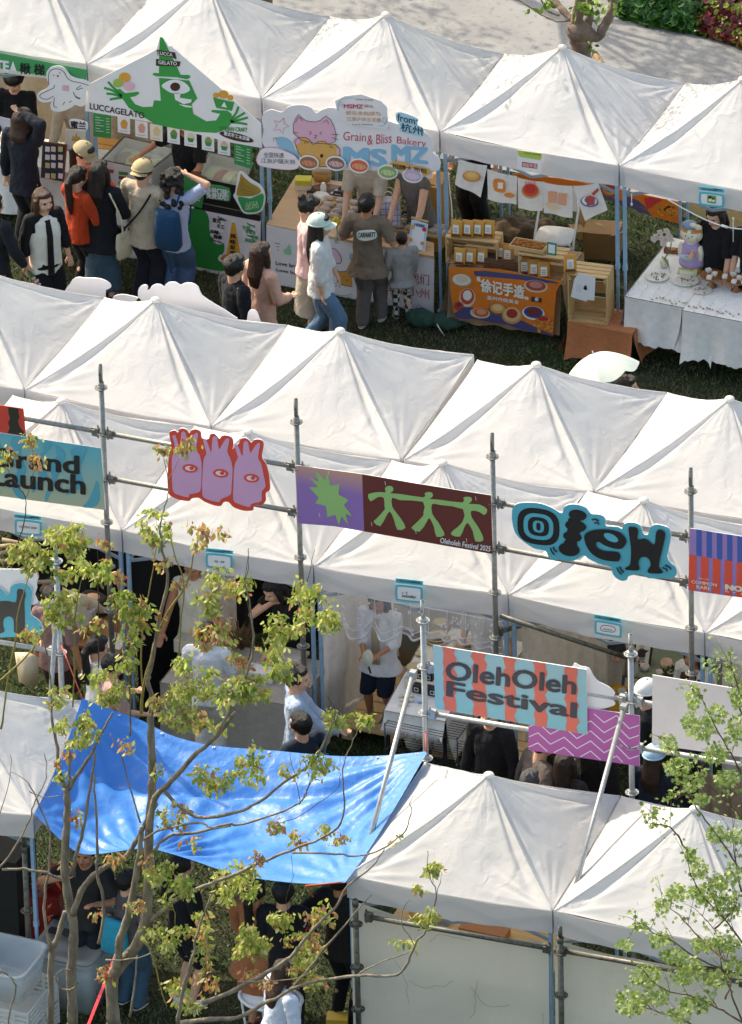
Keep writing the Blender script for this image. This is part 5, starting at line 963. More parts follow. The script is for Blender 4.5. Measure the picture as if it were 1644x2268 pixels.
# --- bakery stall
ztb=Y(c('e',178,290),0.0).z; x0=Y(c('e',178,290),.0).x; x1=Y(c('e',1208,490),.0).x
E=mk(panel(QF,'e',(178,290,1210,488,1207,838,600,735,178,660),mat('printed panel white','#e2dddf'),.012),'counter','white printed bakery counter front with an orange cat and red characters','counter')
b=MB(flat('#e0b9cd')); b.draw(QF,smoothpts(cs('e',560,430,600,435,635,480,635,520,600,520,575,480),3)); b.use(flat('#8fc9a0')); b.draw(QF,smoothpts(cs('e',283,440,300,430,318,405,330,440,330,470,290,465),3)); b.use(flat('#8fb9cc')); b.draw(QF,smoothpts(cs('e',690,470,705,462,705,500,690,500),3))
b.use(flat('#d6973d')); b.draw(QF,cs('e',606,556,628,575,705,566,705,668,640,655,612,630,606,600)); b.use(flat('#2a2523'))
for P in ((606,556,628,575,705,566),(612,630,640,655,705,668),(650,605,662,610),(690,605,702,600),(668,622,675,630,682,622),(612,640,600,648),(610,655,604,668),(560,430,600,435,635,480,635,520,600,520,575,480),(880,560,900,570,925,565,932,545,920,532,908,545,912,562),(232,398,262,404),(240,420,258,424),(245,444,256,440)): b.stroke(QF,smoothpts(cs('e',*P),3,False),1.1,.006)
b.use(flat('#7fa4c4'))
for P in ((555,690,600,715,660,722,705,712),(845,765,900,775,940,760,900,720,880,730,900,770,960,790,1020,795,1060,780,1110,805,1180,812),(1110,805,1100,790,1120,780,1140,800,1180,815)): b.stroke(QF,smoothpts(cs('e',*P),4,False),1.3,.004)
b.build('artwork',E)
b=MB(flat('#33292a')); b.text('Love bread',QF,c('e',236,532),c('e',400,560),c('e',236,508),.005,.02); b.text('Love bakery',QF,c('e',240,578),c('e',430,612),c('e',240,552),.005,.02); b.use(flat('#b8324a')); b.text('我们',QF,c('e',1058,640),c('e',1180,660),c('e',1058,575),.005,.0); b.text('自 吃小州',QF,c('e',895,690),c('e',1180,745),c('e',895,630),.005,.0); b.build('lettering',E)
b=MB(PLY); zt=ztb+.0; pts=[Z(c('e',178,288),zt),Z(c('e',1210,486),zt),Z(c('e',1210,405),zt),Z(c('e',560,180),zt),Z(c('e',700,35),zt),Z(c('e',360,-12),zt)]
b.poly([p+Vector((0,0,.012)) for p in pts]); N=len(pts); b.add([p+Vector((0,0,.012)) for p in pts]+[p+Vector((0,0,-.018)) for p in pts],[(i,(i+1)%N,N+(i+1)%N,N+i) for i in range(N)]); E0=empty('table',((x0+x1)/2,.4,0),'L shaped plywood bakery table top behind the white printed front','table'); b.build('tabletop',E0)
for p in (pts[0],pts[1],pts[2],pts[4],pts[5]): b=MB(WOOD); cc=(pts[0]+pts[2])/2 if p in (pts[1],pts[2]) else (pts[0]+pts[4])/2; r_=p.lerp(cc,.08); b.bar((r_.x,r_.y+.04,0),(r_.x,r_.y+.04,zt-.02),.04); b.build('leg',E0)
ztop=zt+.012
def onT(k,x,y,z=None): return Z(c(k,x,y),ztop if z is None else z)
LOAF=[mat('bread '+h,h,rough=.6,var=.25,scale=30) for h in ('#8d7266','#9a8278','#b08a62','#7c5f52')]; FILM=mat('clear wrap','#d9d6d2',rough=.12,alpha=.30,spec=.9)
for tx,ty,nx,ny,lb in ((620,225,3,3,'left tray of wrapped dark loaves'),(1000,300,3,2,'right tray of wrapped loaves behind the shopping bag'),(1180,325,2,2,'tray of wrapped loaves beside the blue easel sign'),(640,160,3,1,'narrow tray of white wrapped rolls'),(955,375,3,1,'front tray of cream rolls near the small child')):
    q=onT('e',tx,ty); E=empty('bread_tray',q,lb+' on the bakery table','tray'); b=MB(WOOD); w_,d_=.15*nx+.04,.10*ny+.04
    b.box(q.x,q.y,q.z+.008,w_,d_,.012); 
    for s in (-1,1): b.box(q.x+s*w_/2,q.y,q.z+.02,.012,d_,.035); b.box(q.x,q.y+s*d_/2,q.z+.02,w_,.012,.035)
    b.build('tray',E)
    for i in range(nx):
        for j in range(ny):
            o=Vector((q.x+(i-(nx-1)/2)*.15,q.y+(j-(ny-1)/2)*.10,q.z+.04)); b=MB(LOAF[rng.randrange(4) if tx!=955 else 2]); b.ell(o,(.062,.038,.026),Matrix.Rotation(rng.uniform(-.3,.3),3,'Z')); L=b.build('loaf',E); b=MB(FILM); b.ell(o+Vector((0,0,.004)),(.070,.046,.034)); b.build('wrap',L)
SIGNB=flat('#24272b')
for k,(x,y) in enumerate(((455,110),(618,112),(740,140),(1040,235),(1180,250))):
    q=onT('e',x,y); b=MB(SIGNB); b.box(q.x,q.y,q.z+.035,.10,.006,.05,M=Matrix.Rotation(-.25,3,'X')); E=mk(b,'price_sign',['small black price card, leftmost on the bakery table','small black price card near the cutting board','small black price card in front of the beige tee','small black price card by the jeans','small black price card, rightmost on the bakery table'][k],'price card','black price cards on the bakery table'); Pq=yplane(q.y-.018); b=MB(flat('#d5d8da')); b.text('招牌面包',Pq,c('e',x-19,y-10),c('e',x+19,y-4),c('e',x-19,y-20),.0,.02); b.build('lettering',E)
q=onT('e',520,10); b=MB(KRAFT); b.loft([(q+Vector((0,0,z)),r,r*.75,(1,0,0),(0,1,0)) for z,r in ((.0,.085),(.10,.105))],20,2.6); b.use(flat('#8a6a3c')); b.loft([(q+Vector((0,0,z)),r,r*.75,(1,0,0),(0,1,0)) for z,r in ((.101,.095),(.102,.095))],20,2.6); mk(b,'box','oval kraft box at the back of the bakery table','box')
q=onT('e',408,60); b=MB(flat('#c9bd22')); b.box(q.x,q.y,q.z+.09,.17,.12,.06,rz=.3); b.use(flat('#d6d0c4')).box(q.x,q.y,q.z+.03,.17,.12,.055,rz=.3); mk(b,'box','bright yellow and white box on the bakery table','box')
q=onT('e',560,80); b=MB(mat('dark walnut','#6b4432',rough=.5,var=.15)); b.loft([(q+Vector((0,0,z)),.20,.12,(1,0.15,0),(-.15,1,0)) for z in (.002,.02)],24); mk(b,'cutting_board','round dark walnut cutting board on the bakery table','board')
E=empty('bread_knife',q+Vector((0,0,.02)),'long bread knife lying on the walnut board','knife'); a_=onT('e',575,95,ztop+.03); b_=onT('e',622,65,ztop+.03); e_=onT('e',655,42,ztop+.03); b=MB(mat('blade','#b9b9b9',rough=.2,metal=.9)); b.bar(a_,b_,.03,.003); b.build('blade',E); b=MB(flat('#4d2c20')); b.bar(b_,e_,.025,.02); b.build('handle',E)
q=onT('e',530,95); b=MB(flat('#e1dfdb')); b.loft([(q+Vector((0,0,z)),r,r,(1,0,0),(0,1,0)) for z,r in ((.0,.032),(.10,.032),(.115,.02),(.13,.02))],14); mk(b,'bottle','small white plastic bottle standing by the bread knife','bottle')
b=MB(flat('#dcdad6')); q=onT('e',515,120); b.ell(q+Vector((0,0,.03)),(.10,.06,.035)); q2=onT('e',548,140); b.ell(q2+Vector((0,0,.025)),(.08,.06,.03)); remesh(b,.012,'cloth',cloth('#dcdad6'),None,1,wr=.01); o=bpy.context.scene.objects[-1]
def lastobj(n): 
    return [o for o in COL.objects if o.name.startswith(n)][-1]
tag(lastobj('cloth'),'crumpled white cloth beside the small white bottle','cloth')
E=empty('flower_vase',onT('e',615,420),'glass jar with a yellow daffodil at the front edge of the bakery table','vase'); q=onT('e',615,395); b=MB(mat('jar glass','#b9c0bd',rough=.08,alpha=.45,spec=.8)); b.loft([(q+Vector((0,0,z)),r,r,(1,0,0),(0,1,0)) for z,r in ((.0,.03),(.08,.034),(.10,.028))],14); b.build('jar',E); b=MB(mat('stem green','#4b7a45')); b.tube([q+Vector((0,0,.02)),q+Vector((0,0,.24))],.006,6); b.build('stem',E); b=MB(flat('#d9bf2a'))
for k in range(6): b.ell(q+Vector((.028*math.cos(k),-.01,.26+.028*math.sin(k*1.05))),(.02,.01,.03),nu=8,nv=6)
b.build('petals',E)
# shopping bag and easel sign
q=onT('e',935,300); E=empty('paper_bag',q,'white and blue checked paper shopping bag with a badge on the bakery table','bag'); b=MB(mat('bag paper','#d8d4dc',rough=.6)); 
Xv=Vector((.95,.3,0)); Yv=Vector((-.3,.95,0)); b.loft([(q+Vector((0,0,0.002)),.13,.055,Xv,Yv),(q+Vector((0,0,.34)),.13,.055,Xv,Yv)],4,1.0) if 0 else b.box(q.x,q.y,q.z+.17,.24,.11,.34,rz=.3); ob=b.build('bag_body',E)
BP=Plane(q+Matrix.Rotation(.3,3,'Z')@Vector((0,-.056,0)),Matrix.Rotation(.3,3,'Z')@Vector((0,-1,0))); b=MB(flat('#8d93c4'))
def bagpt(u,v): return q+Matrix.Rotation(.3,3,'Z')@Vector((-.12+.24*u,-.0575,.34*v))
for k in range(4): u=.12+.25*k; b.add([bagpt(u,0.01),bagpt(u+.05,0.01),bagpt(u+.05,.99),bagpt(u,.99)],[(0,1,2,3)])
for k in range(5): v=.1+.2*k; b.add([x-Vector((0,.001,0)) for x in (bagpt(.0,v),bagpt(1,v),bagpt(1,v+.035),bagpt(0,v+.035))],[(0,1,2,3)])
b.use(flat('#c9a23a')); b.add([bagpt(.5+.2*math.cos(t),.42+.12*math.sin(t))-Vector((0,.003,0)) for t in [k*math.pi/2 for k in range(4)]],[(0,1,2,3)]); b.build('print',E)
b=MB(flat('#d8c9ae'));
for s in (-1,1): b.tube(smoothpts([tuple(q+Matrix.Rotation(.3,3,'Z')@Vector(v)) for v in ((-.05,s*.05,.33),(-.045,s*.05,.42),(0,s*.045,.45),(.045,s*.05,.42),(.05,s*.05,.33))],4,False),.006,6)
b.build('handle',E)
QE=Plane(onT('e',1105,445),(-.05,-.93,.36)); E=mk(panel(QE,'e',(1072,255,1172,282,1150,450,1048,418),flat('#e2e4e6'),.01),'easel_sign','pale blue price sign with fruit stickers on a wooden easel at the bakery counter','sign')
b=MB(flat('#a9cbe0')); b.draw(QE,cs('e',1072,258,1168,284,1165,310,1068,285),.003); b.draw(QE,cs('e',1066,290,1078,293,1062,410,1050,408),.003); b.draw(QE,cs('e',1155,312,1165,315,1146,448,1136,440),.003)
for x,y,r_,cc in ((1075,300,5,'#d9a02c'),(1150,315,5,'#c9302c'),(1064,378,4.5,'#d98a2c'),(1137,400,4,'#d98a2c')): b.use(flat(cc)).draw(QE,ellpts(*c('e',x,y),r_,r_),.006)
b.use(flat('#2c4a7a')); b.text('小食光面包',QE,c('e',1085,290),c('e',1150,305),c('e',1088,272),.006,.03); b.build('artwork',E); b=MB(WOOD); b.stroke(QE,cs('e',1070,240,1175,268),5,.006); b.stroke(QE,cs('e',1060,430,1130,455),4,.008); b.build('easel',E)
for (x,y,w_,d_,h_,lb) in ((1150,200,.38,.35,.55,'brown carton with an open slot behind the bakery sellers'),):
    q=Z(c('b',x,1140),.75); b=MB(KRAFT); b.box(q.x,q.y+.1,.40,w_,d_,.78); b.use(flat('#5a3d22')).box(q.x,q.y-.03,.792,w_*.7,.03,.006); mk(b,'cardboard_box',lb,'box')
# cloud board of the bakery
QK=yplane(-.10); QK2=yplane(-.125)
E=mk(panel(QK,'b',(150,740,160,695,210,672,270,690,300,665,340,648,400,645,450,660,480,695,510,680,560,662,620,668,700,700,760,720,900,735,960,755,1030,770,1100,790,1150,810,1195,850,1212,900,1200,940,1235,960,1250,1000,1240,1045,1198,1062,1198,1095,1080,1075,900,1050,640,1045,500,1035,370,1010,200,960,165,900,150,860,162,800),mat('printed panel white','#e2dddf'),.008,0,2),'sign','white cloud shaped bakery board with a pink cat hugging a loaf','sign')
b=MB(flat('#dba9bd')); D=lambda P,s=0,o=.003:b.draw(QK,smoothpts(cs('b',*P),s) if s else cs('b',*P),o)
cat=(345,820,342,770,358,725,375,702,398,728,430,745,480,750,510,740,530,722,545,712,572,735,595,780,608,830,602,870,560,885,470,880,390,860); D(cat); b.use(flat('#88b8cf')); D((240,850,280,840,325,862,345,895,352,920,375,935,372,968,340,975,300,950,288,918,250,900),3)
b.use(flat('#d9a455')); loaf=(352,870,380,845,420,845,448,865,465,892,500,868,535,868,558,888,600,885,628,915,632,980,610,1025,510,1025,430,1000,375,940); D(loaf,3,.006); b.use(flat('#dba9bd')); D((345,855,375,845,388,870,370,890,348,880),3,.009); D((610,915,632,912,632,945,612,945),3,.009)
b.use(flat('#2c2624'))
for P in (cat+cat[:2],loaf+loaf[:2],(358,752,378,720,400,748),(528,755,548,735,560,762),(440,808,456,818,440,828),(520,810,506,820,520,828),(472,828,482,838,490,828),(482,838,480,852,470,846),(580,825,622,828),(580,845,620,860),(345,815,372,818),(410,870,418,885),(425,868,432,882),(568,895,574,910),(580,898,586,912),(225,870,222,850,238,848,240,860),(215,915,225,905,235,912)): b.stroke(QK,smoothpts(cs('b',*P),2,False) if len(P)<14 else cs('b',*P),1.0,.0095)
b.draw(QK,ellpts(*c('b',518,958),3.4,4.2),.0095)
b.use(flat('#d9506a')); st=[]
for k in range(11): a_=-1.2+k*math.pi/5; r_=(52 if k%2==0 else 24); st.append(c('b',267+r_*math.cos(a_),773+r_*math.sin(a_)))
b.stroke(QK,st,1.1); b.build('artwork',E)
b=MB(flat('#c8455c')); b.text('Grain',QK,c('b',650,862),c('b',790,870),c('b',652,808),.004,-.005); b.text('& Bliss',QK,c('b',798,892),c('b',948,878),c('b',800,832),.004,-.005); b.text('Bakery',QK,c('b',980,895),c('b',1160,918),c('b',982,838),.004,-.005); b.use(flat('#7eb3cf')); b.text('MS',QK,c('b',660,1005),c('b',908,1022),c('b',662,905),.004,.05); b.text('MZ',QK,c('b',955,985),c('b',1165,1005),c('b',955,892),.004,.05); b.build('lettering',E)
E=mk(panel(QK2,'b',(600,620,660,590,760,578,880,620,920,660,928,780,920,793,700,770,625,732),flat('#ddd7d8'),.006),'board','small many sided board with orange characters above the bakery cloud board','board')
b=MB(flat('#c8455c')); b.text('MSMZ',QK2,c('b',655,665),c('b',772,668),c('b',655,640),.004,.03); b.use(flat('#d99a55')); b.text('碱水',QK2,c('b',780,660),c('b',838,666),c('b',780,640),.004,.01); b.text('就在余杭绿为',QK2,c('b',668,705),c('b',878,712),c('b',668,680),.004,.01); b.text('江浙沪的主花板',QK2,c('b',672,742),c('b',885,750),c('b',672,718),.004,.01); b.use(flat('#6b6462')); b.text('Love bread',QK2,c('b',728,614),c('b',832,620),c('b',728,602),.004); b.text('Love bakery',QK2,c('b',708,772),c('b',832,774),c('b',708,758),.004); b.build('lettering',E)
b=MB(flat('#8fb4cf')); b.stroke(QK2,smoothpts(cs('b',712,600,640,610,625,640,645,650,640,625,620,640,618,680),4,False),1.3); b.stroke(QK2,smoothpts(cs('b',870,775,900,770,915,740,900,720,895,750,915,755,925,720),4,False),1.3); b.build('artwork',E)
E=mk(panel(QK2,'b',(115,985,125,950,150,915,200,905,250,912,300,930,350,955,382,1000,370,1035,320,1045,250,1040,180,1030,130,1015),flat('#e6dfe1'),.005,0,3),'board','pink edged speech cloud with two lines of handwriting at the left of the bakery board','board'); b=MB(flat('#3a3536')); b.text('全国快递',QK2,c('b',160,968),c('b',285,972),c('b',160,935),.004); b.text('江浙沪隔天到',QK2,c('b',145,1002),c('b',352,1012),c('b',145,972),.004); b.use(flat('#d9708a')); b.stroke(QK2,smoothpts(cs('b',115,985,125,950,150,915,200,905,250,912,300,930,350,955,382,1000,370,1035,320,1045,250,1040,180,1030,130,1015,115,985),3),1.0); b.build('lettering',E)
b=MB(flat('#a9cfe0')); b.board(QK2,smoothpts(cs('b',975,700,1010,690,1110,730,1105,765,1142,790,1135,838,1005,810,1000,770,980,745),3),.004); E=mk(b,'board','blue shaded small board reading from with two characters above the bakery board','board'); b=MB(flat('#1f3340')); b.text('from:',QK2,c('b',985,742),c('b',1105,768),c('b',985,698),.004,.01); b.text('杭州',QK2,c('b',1005,805),c('b',1138,835),c('b',1005,752),.004,.01); b.build('lettering',E)
for k,(x,y,c1,c2,lb) in enumerate(((438,1000,'#9a6a4a','#d98a6a','bread sticker with a salmon filling, leftmost'),(605,1005,'#8a6a5a','#d9aeb0','bread sticker with a pink filling'),(748,1020,'#d9633a','#e6a07a','bread sticker of red twisted slices'),(925,1058,'#8fa860','#c3cf9a','bread sticker with green slices'),(1078,1080,'#c9a9bf','#dcc4d4','bread sticker with a lilac bun, rightmost'))):
    E=mk(panel(QK2,'b',tuple(v for q_ in ellpts(x,y,64,46,16,.15) for v in q_),WH,.004,.004),'sticker',lb,'sticker','bread picture stickers along the bakery board'); b=MB(flat(c1)); b.draw(QK2,[c('b',*q_) for q_ in ellpts(x,y,54,36,18,.15)],.008); b.use(flat(c2)); b.draw(QK2,[c('b',*q_) for q_ in ellpts(x,y+4,44,18,18,.15)],.011)
    for t in range(3): b.use(flat(c1)).stroke(QK2,[c('b',x-34+t*26,y-12),c('b',x-22+t*26,y+20)],1.2,.013)
    b.build('artwork',E)
E=mk(panel(QK2,'b',(935,1005,970,992,1030,1000,1090,1020,1150,1030,1185,1050,1180,1075,1130,1078,1000,1050,940,1025),flat('#d9a455'),.004,.001,3),'sticker','mustard cloud sticker with black characters at the right of the bakery board','sticker'); b=MB(flat('#2a2320')); b.text('招牌大面包',QK2,c('b',952,1035),c('b',1165,1068),c('b',952,1005),.006,.02); b.build('lettering',E)
# --- sandbags and stall of snack pouches
GRN=cloth('#2f4a3e',bump=.4)
for k,(x,y,sx,sz,lb) in enumerate(((1130,900,.17,.10,'dark green sandbag, left of the pair at the tent leg'),(1275,915,.16,.09,'dark green sandbag tied with white string at the tent leg'),(1375,905,.07,.05,'small green sandbag end beside the orange banner'))):
    q=Z(c('e',x,y),0.02); b=MB(); b.ell(q+Vector((0,0,sz*.8)),(sx,sx*.65,sz)); b.ell(q+Vector((sx*.6,0,sz*.7)),(sx*.55,sx*.4,sz*.7)); o=remesh(b,.012,'sandbag',GRN,None,2,wr=.02,wf=14,seed=k); tag(o,lb,'sandbag','green sandbags weighing the tent leg')
b=MB(flat('#d9d9d5')); a_=Z(c('e',1215,870),.12); b.tube([a_,Z(c('e',1240,920),.10),Z(c('e',1275,972),.0)],.006,6); mk(b,'string','white string lying over the green sandbags','string')
zt=.72; q0=Z(c('e',1300,545),zt); q1=Z(c('f',530,628),zt); 
tq=[Vector((q0.x,q0.y,zt)),Vector((q1.x,q1.y,zt)),Vector((q1.x,q1.y+.62,zt)),Vector((q0.x,q0.y+.62,zt))]; table(tq,zt,'wooden table carrying the crates of snack pouches',WOOD)
drape(tq,'taupe cloth under the orange printed banner of the snack stall',cloth('#9c8468'),(.62,.60,.0,.60),fold=.03)
QO=Plane((0,q0.y-.035,0),(math.sin(math.atan2(q1.y-q0.y,q1.x-q0.x)),-1,0)); QO=Plane(q0+Vector((0,-.13,0)),Vector((q1.y-q0.y,-(q1.x-q0.x),0)))
BT=['#e0752a','#4a4a78','#d9c3a5','#b3432f','#c9855a']
b=MB(cloth('#df7a2a',bump=.1)); b.board(QO,cs('e',1300,548)+cs('f',150,560,330,598,535,632,500,700,487,860,480,975,400,952,300,940,200,905,100,890,0,868)+cs('e',1400,870,1338,862,1320,760,1305,640),.004); E=mk(b,'banner','orange banner printed with dishes and white characters hanging from the snack table','banner')
def food(b,Q,k,x,y,rx,ry,cols,o=.003):
    for i,(cc,s) in enumerate(zip(cols,(1,.84,.55))): b.use(flat(cc)); b.draw(Q,[c(k,*q_) for q_ in ellpts(x,y-ry*.12*i,rx*s,ry*s,20,.12)],o+.003*i)
b=MB(flat('#4a4a78')); b.draw(QO,smoothpts(cs('e',1335,830,1400,790,1470,800)+cs('f',60,800,150,830,300,880,400,930,478,960,478,974,400,950,300,938,200,903,100,888,0,866)+cs('e',1400,868,1340,860),1),.002)
b.draw(QO,cs('f',-10,572,60,570,330,600,500,638,520,650,400,640,240,620,0,600),.002)
food(b,QO,'f',375,665,74,38,('#d9c3a5','#a84a3c','#c9857a')); food(b,QO,'f',30,830,60,32,('#e0d0b4','#c9482f','#dd9070'),.004); food(b,QO,'f',140,805,56,36,('#8a5a30','#dd9a50','#e3bf85'),.004); food(b,QO,'f',228,845,62,52,('#c9975a','#dcb47c','#a8302a'),.006); food(b,QO,'f',360,830,70,42,('#e3dfe0','#3f4580','#7a3028'),.006); food(b,QO,'f',420,870,60,26,('#c9404a','#e0862a','#b8302a'),.004); food(b,QO,'e',1380,630,68,42,('#b98a5a','#e5d6c0','#d9c8b0'),.006); food(b,QO,'e',1415,735,50,58,('#dfc9ae','#c9452c','#e8e0d8'),.004); food(b,QO,'e',1362,785,30,26,('#a83a30','#b8483c','#8a2c28'),.008); food(b,QO,'e',1500,830,55,32,('#d9c3a5','#d9582c','#e09a6a'),.008)
b.use(flat('#3a3434')); b.draw(QO,cs('f',348,728,412,738,410,765,346,758),.006); b.use(flat('#c9c3c0')); b.draw(QO,ellpts(*c('f',380,745),4.5,4.5),.009); b.use(flat('#e3a440'))
for k in range(26): b.draw(QO,ellpts(*c('f',400+rng.uniform(-40,78),905+rng.uniform(-28,45)),3.6,1.8,8,rng.uniform(-1,1)),.007)
b.build('artwork',E); b=MB(flat('#f3e7d8')); b.text('徐记手造',QO,c('f',36,696),c('f',302,742),c('f',38,618),.010,.04); b.text('温州传统美食',QO,c('f',72,745),c('f',272,778),c('f',72,720),.010,.02); b.text('“',QO,c('f',14,630),c('f',32,634),c('f',14,605),.010,.05); b.text('”',QO,c('f',308,745),c('f',328,750),c('f',308,728),.010,.05); b.build('lettering',E)
def crate(E,cen,w_,d_,h_,rz=0,open_='front',name='frame',m=WOOD,slats=3):
    Rm=Matrix.Rotation(rz,3,'Z'); b=MB(m); cen=Vector(cen)
    def bx(x,y,z,sx,sy,sz): p=cen+Rm@Vector((x,y,z)); b.box(p.x,p.y,p.z,sx,sy,sz,rz=rz)
    t=.014
    for s in (-1,1):
        for k in range(slats): 
            y=-d_/2+d_*(k+.5)/slats; bx(s*(w_/2-t/2),y,h_/2,t,d_/slats*.8,h_); bx(0,y,(t/2 if s<0 else h_-t/2),w_-2*t-.004,d_/slats*.8,t)
        for zz in (.05,h_-.05): 
            for y in (-d_/2+.02,d_/2-.02): bx(s*(w_/2-t-.012),y,zz,.02,.03,.04)
    for k in range(3): bx(0,d_/2-t/2,h_*(k+.5)/3,w_-2*t-.006,t,h_/3*.72)
    return b.build(name,E)
rzb=math.atan2(q1.y-q0.y,q1.x-q0.x)
def pouch(p,label,rz=0,s=1.0,group='kraft snack pouches on the crates',lean=.12):
    E=empty('snack_pouch',p,label,'pouch',group,rz=rz); b=MB(mat('kraft pouch','#c98f3e',rough=.5,var=.08)); w_,h_=.062*s,.185*s
    b.loft([((0,0,.0),w_*.95,.028*s,(1,0,0),(0,1,0)),((0,0,.02*s),w_,.034*s,(1,0,0),(0,1,0)),((0,.01*s,h_*.6),w_,.024*s,(1,0,0),(0,1,0)),((0,.018*s,h_*.86),w_,.006*s,(1,0,0),(0,1,0)),((0,.022*s,h_),w_*1.02,.003*s,(1,0,0),(0,1,0))],14,3.5); b.build('body',E,world=False)
    b=MB(flat('#e9e2d6')); b.add([(-w_*.52,-.034*s,.055*s),(w_*.52,-.034*s,.055*s),(w_*.52,-.020*s,.15*s),(-w_*.52,-.020*s,.15*s)],[(0,1,2,3)]); o=b.build('label_panel',E,world=False)
    b=MB(flat('#8b8076')); 
    for k in range(3): z=.07+.02*k; b.add([(-w_*.36,-.0345*s+.003*k,z*s),(w_*.3,-.0345*s+.003*k,z*s),(w_*.3,-.034*s+.003*k,(z+.008)*s),(-w_*.36,-.034*s+.003*k,(z+.008)*s)],[(0,1,2,3)])
    b.build('lettering',E,world=False); b=MB(flat('#5a3722')); b.add([(-w_*.8,-.0360*s,.02*s),(w_*.8,-.0360*s,.02*s),(w_*.8,-.0335*s,.042*s),(-w_*.8,-.0335*s,.042*s)],[(0,1,2,3)]); b.build('window',E,world=False)
    return E
cA=Z(c('e',1440,545),zt+.01); E=empty('wooden_crate',(cA.x,cA.y+.14,zt+.01),'pale pine crate, left of the two on the orange banner table','crate'); crate(E,(cA.x-.02,cA.y+.14,zt+.01),.56,.26,.31,rzb)
for k,x in enumerate((1338,1408,1472,1537)): q=Z(c('e',x,372),zt+.325); pouch(q+Vector((0,.05,0)),['kraft pouch, leftmost of the four on top of the left crate','kraft pouch, second from the left on top of the left crate','kraft pouch, third from the left on top of the left crate','kraft pouch, rightmost of the four on top of the left crate'][k],rzb)
for k,x in enumerate((1365,1430,1500)): q=Z(c('e',x,535),zt+.03); pouch(q+Vector((0,.02,0)),['kraft pouch, leftmost inside the left crate','kraft pouch, middle one inside the left crate','kraft pouch, rightmost inside the left crate'][k],rzb)
cB=Z(c('f',385,640),zt+.01); E=empty('wooden_crate',(cB.x,cB.y+.13,zt+.01),'pale pine crate with brown nuts on top, right of the two on the banner table','crate'); crate(E,(cB.x+.03,cB.y+.13,zt+.01),.50,.26,.31,rzb)
for k,(x,y) in enumerate(((310,585),(368,600),(430,615))): q=Z(c('f',x,y),zt+.03); pouch(q+Vector((0,-.02,0)),['kraft pouch, leftmost inside the right crate','kraft pouch, middle one inside the right crate','kraft pouch, rightmost inside the right crate'][k],rzb+.25,1.05)
for k,(x,y) in enumerate(((165,500),(205,515))): q=Z(c('f',x,y),zt+.08); pouch(q,['kraft pouch standing in the gap between the crates, left','kraft pouch standing in the gap between the crates, right'][k],rzb)
q=Z(c('f',170,560),zt+.01); b=MB(mat('wicker','#6d5038',rough=.8,var=.3,scale=60,bump=.6,bscale=80)); b.box(q.x,q.y+.06,zt+.065,.42,.14,.11,rz=rzb); b.use(flat('#3a2a1e')).box(q.x,q.y+.06,zt+.1215,.38,.10,.002,rz=rzb); mk(b,'basket','brown wicker basket between the two crates','basket')
q=Z(c('f',335,425),zt+.34); E=empty('snack_tray',q,'shallow wooden tray heaped with golden nuts on the right crate','tray'); b=MB(WOOD); b.box(q.x,q.y,q.z+.004,.36,.17,.008,rz=rzb-.1)
for s in (-1,1): b.box(q.x,q.y+s*.09,q.z+.02,.37,.01,.04,rz=rzb-.1); b.box(q.x+s*.185,q.y,q.z+.02,.01,.17,.04,rz=rzb-.1)
b.build('tray',E); b=MB(mat('nuts','#a8682a',rough=.6,var=.4,scale=60))
for k in range(150): b.ell(q+Vector((rng.uniform(-.16,.16),rng.uniform(-.07,.07),.02+rng.uniform(0,.025))),.012,nu=5,nv=4)
o=b.build('nuts',E); o['kind']='stuff'
E=mk(panel(yplane(cB.y+.02),'f',(445,392,502,402,500,478,443,468),flat('#3f8a78'),.008),'stand_sign','small green framed sign at the right end of the crate','sign'); b=MB(flat('#e2e8e4')); b.draw(yplane(cB.y+.02),cs('f',453,405,494,412,492,465,451,458)); b.build('panel',E)
# tall slatted crate with pinned sheets, orange cloth stool
cz=.42; q=Z(c('f',560,860),cz); E=empty('wooden_crate',(q.x+.25,q.y+.15,cz),'tall slatted pine crate standing on end beside the orange banner','crate'); Rz0=rzb; crate(E,(q.x+.235,q.y+.12,cz),.42,.30,.56,Rz0,slats=4)
E1=pouch(Z(c('f',588,575),cz+.57)+Vector((0,.0,0)),'single kraft pouch leaning on top of the tall slatted crate',rzb+.3,1.05); 
QP=yplane(q.y-.06,0); E=mk(panel(QP,'f',(640,583,742,612,735,752,690,748,688,760,590,730,612,620),flat('#dfe0e4'),.002,0,1),'paper_sheet','pinned white sheets with a small black drawing on the tall crate','paper'); b=MB(flat('#25252a')); b.draw(QP,smoothpts(cs('f',668,682,676,660,686,662,690,688),3),.003); b.use(flat('#9a9aa2')); 
for k in range(4): b.stroke(QP,cs('f',625,655+k*12,655,662+k*12),.6,.003)
b.build('artwork',E)
x0=Z(c('f',572,880),cz).x; y0=Z(c('f',572,880),cz).y; x1=Z(c('f',862,850),cz).x
tq=rectw(x0,max(x1,x0+.72),y0,y0+.42,cz-.008); table(tq,cz-.008,'low wooden stool table under an orange cloth beside the tent leg',WOOD); drape(tq,'terracotta cloth over the low table beside the tent leg',cloth('#b9744c'),(.38,.38,.36,.38),rag=.02,fold=.02,off=.004)
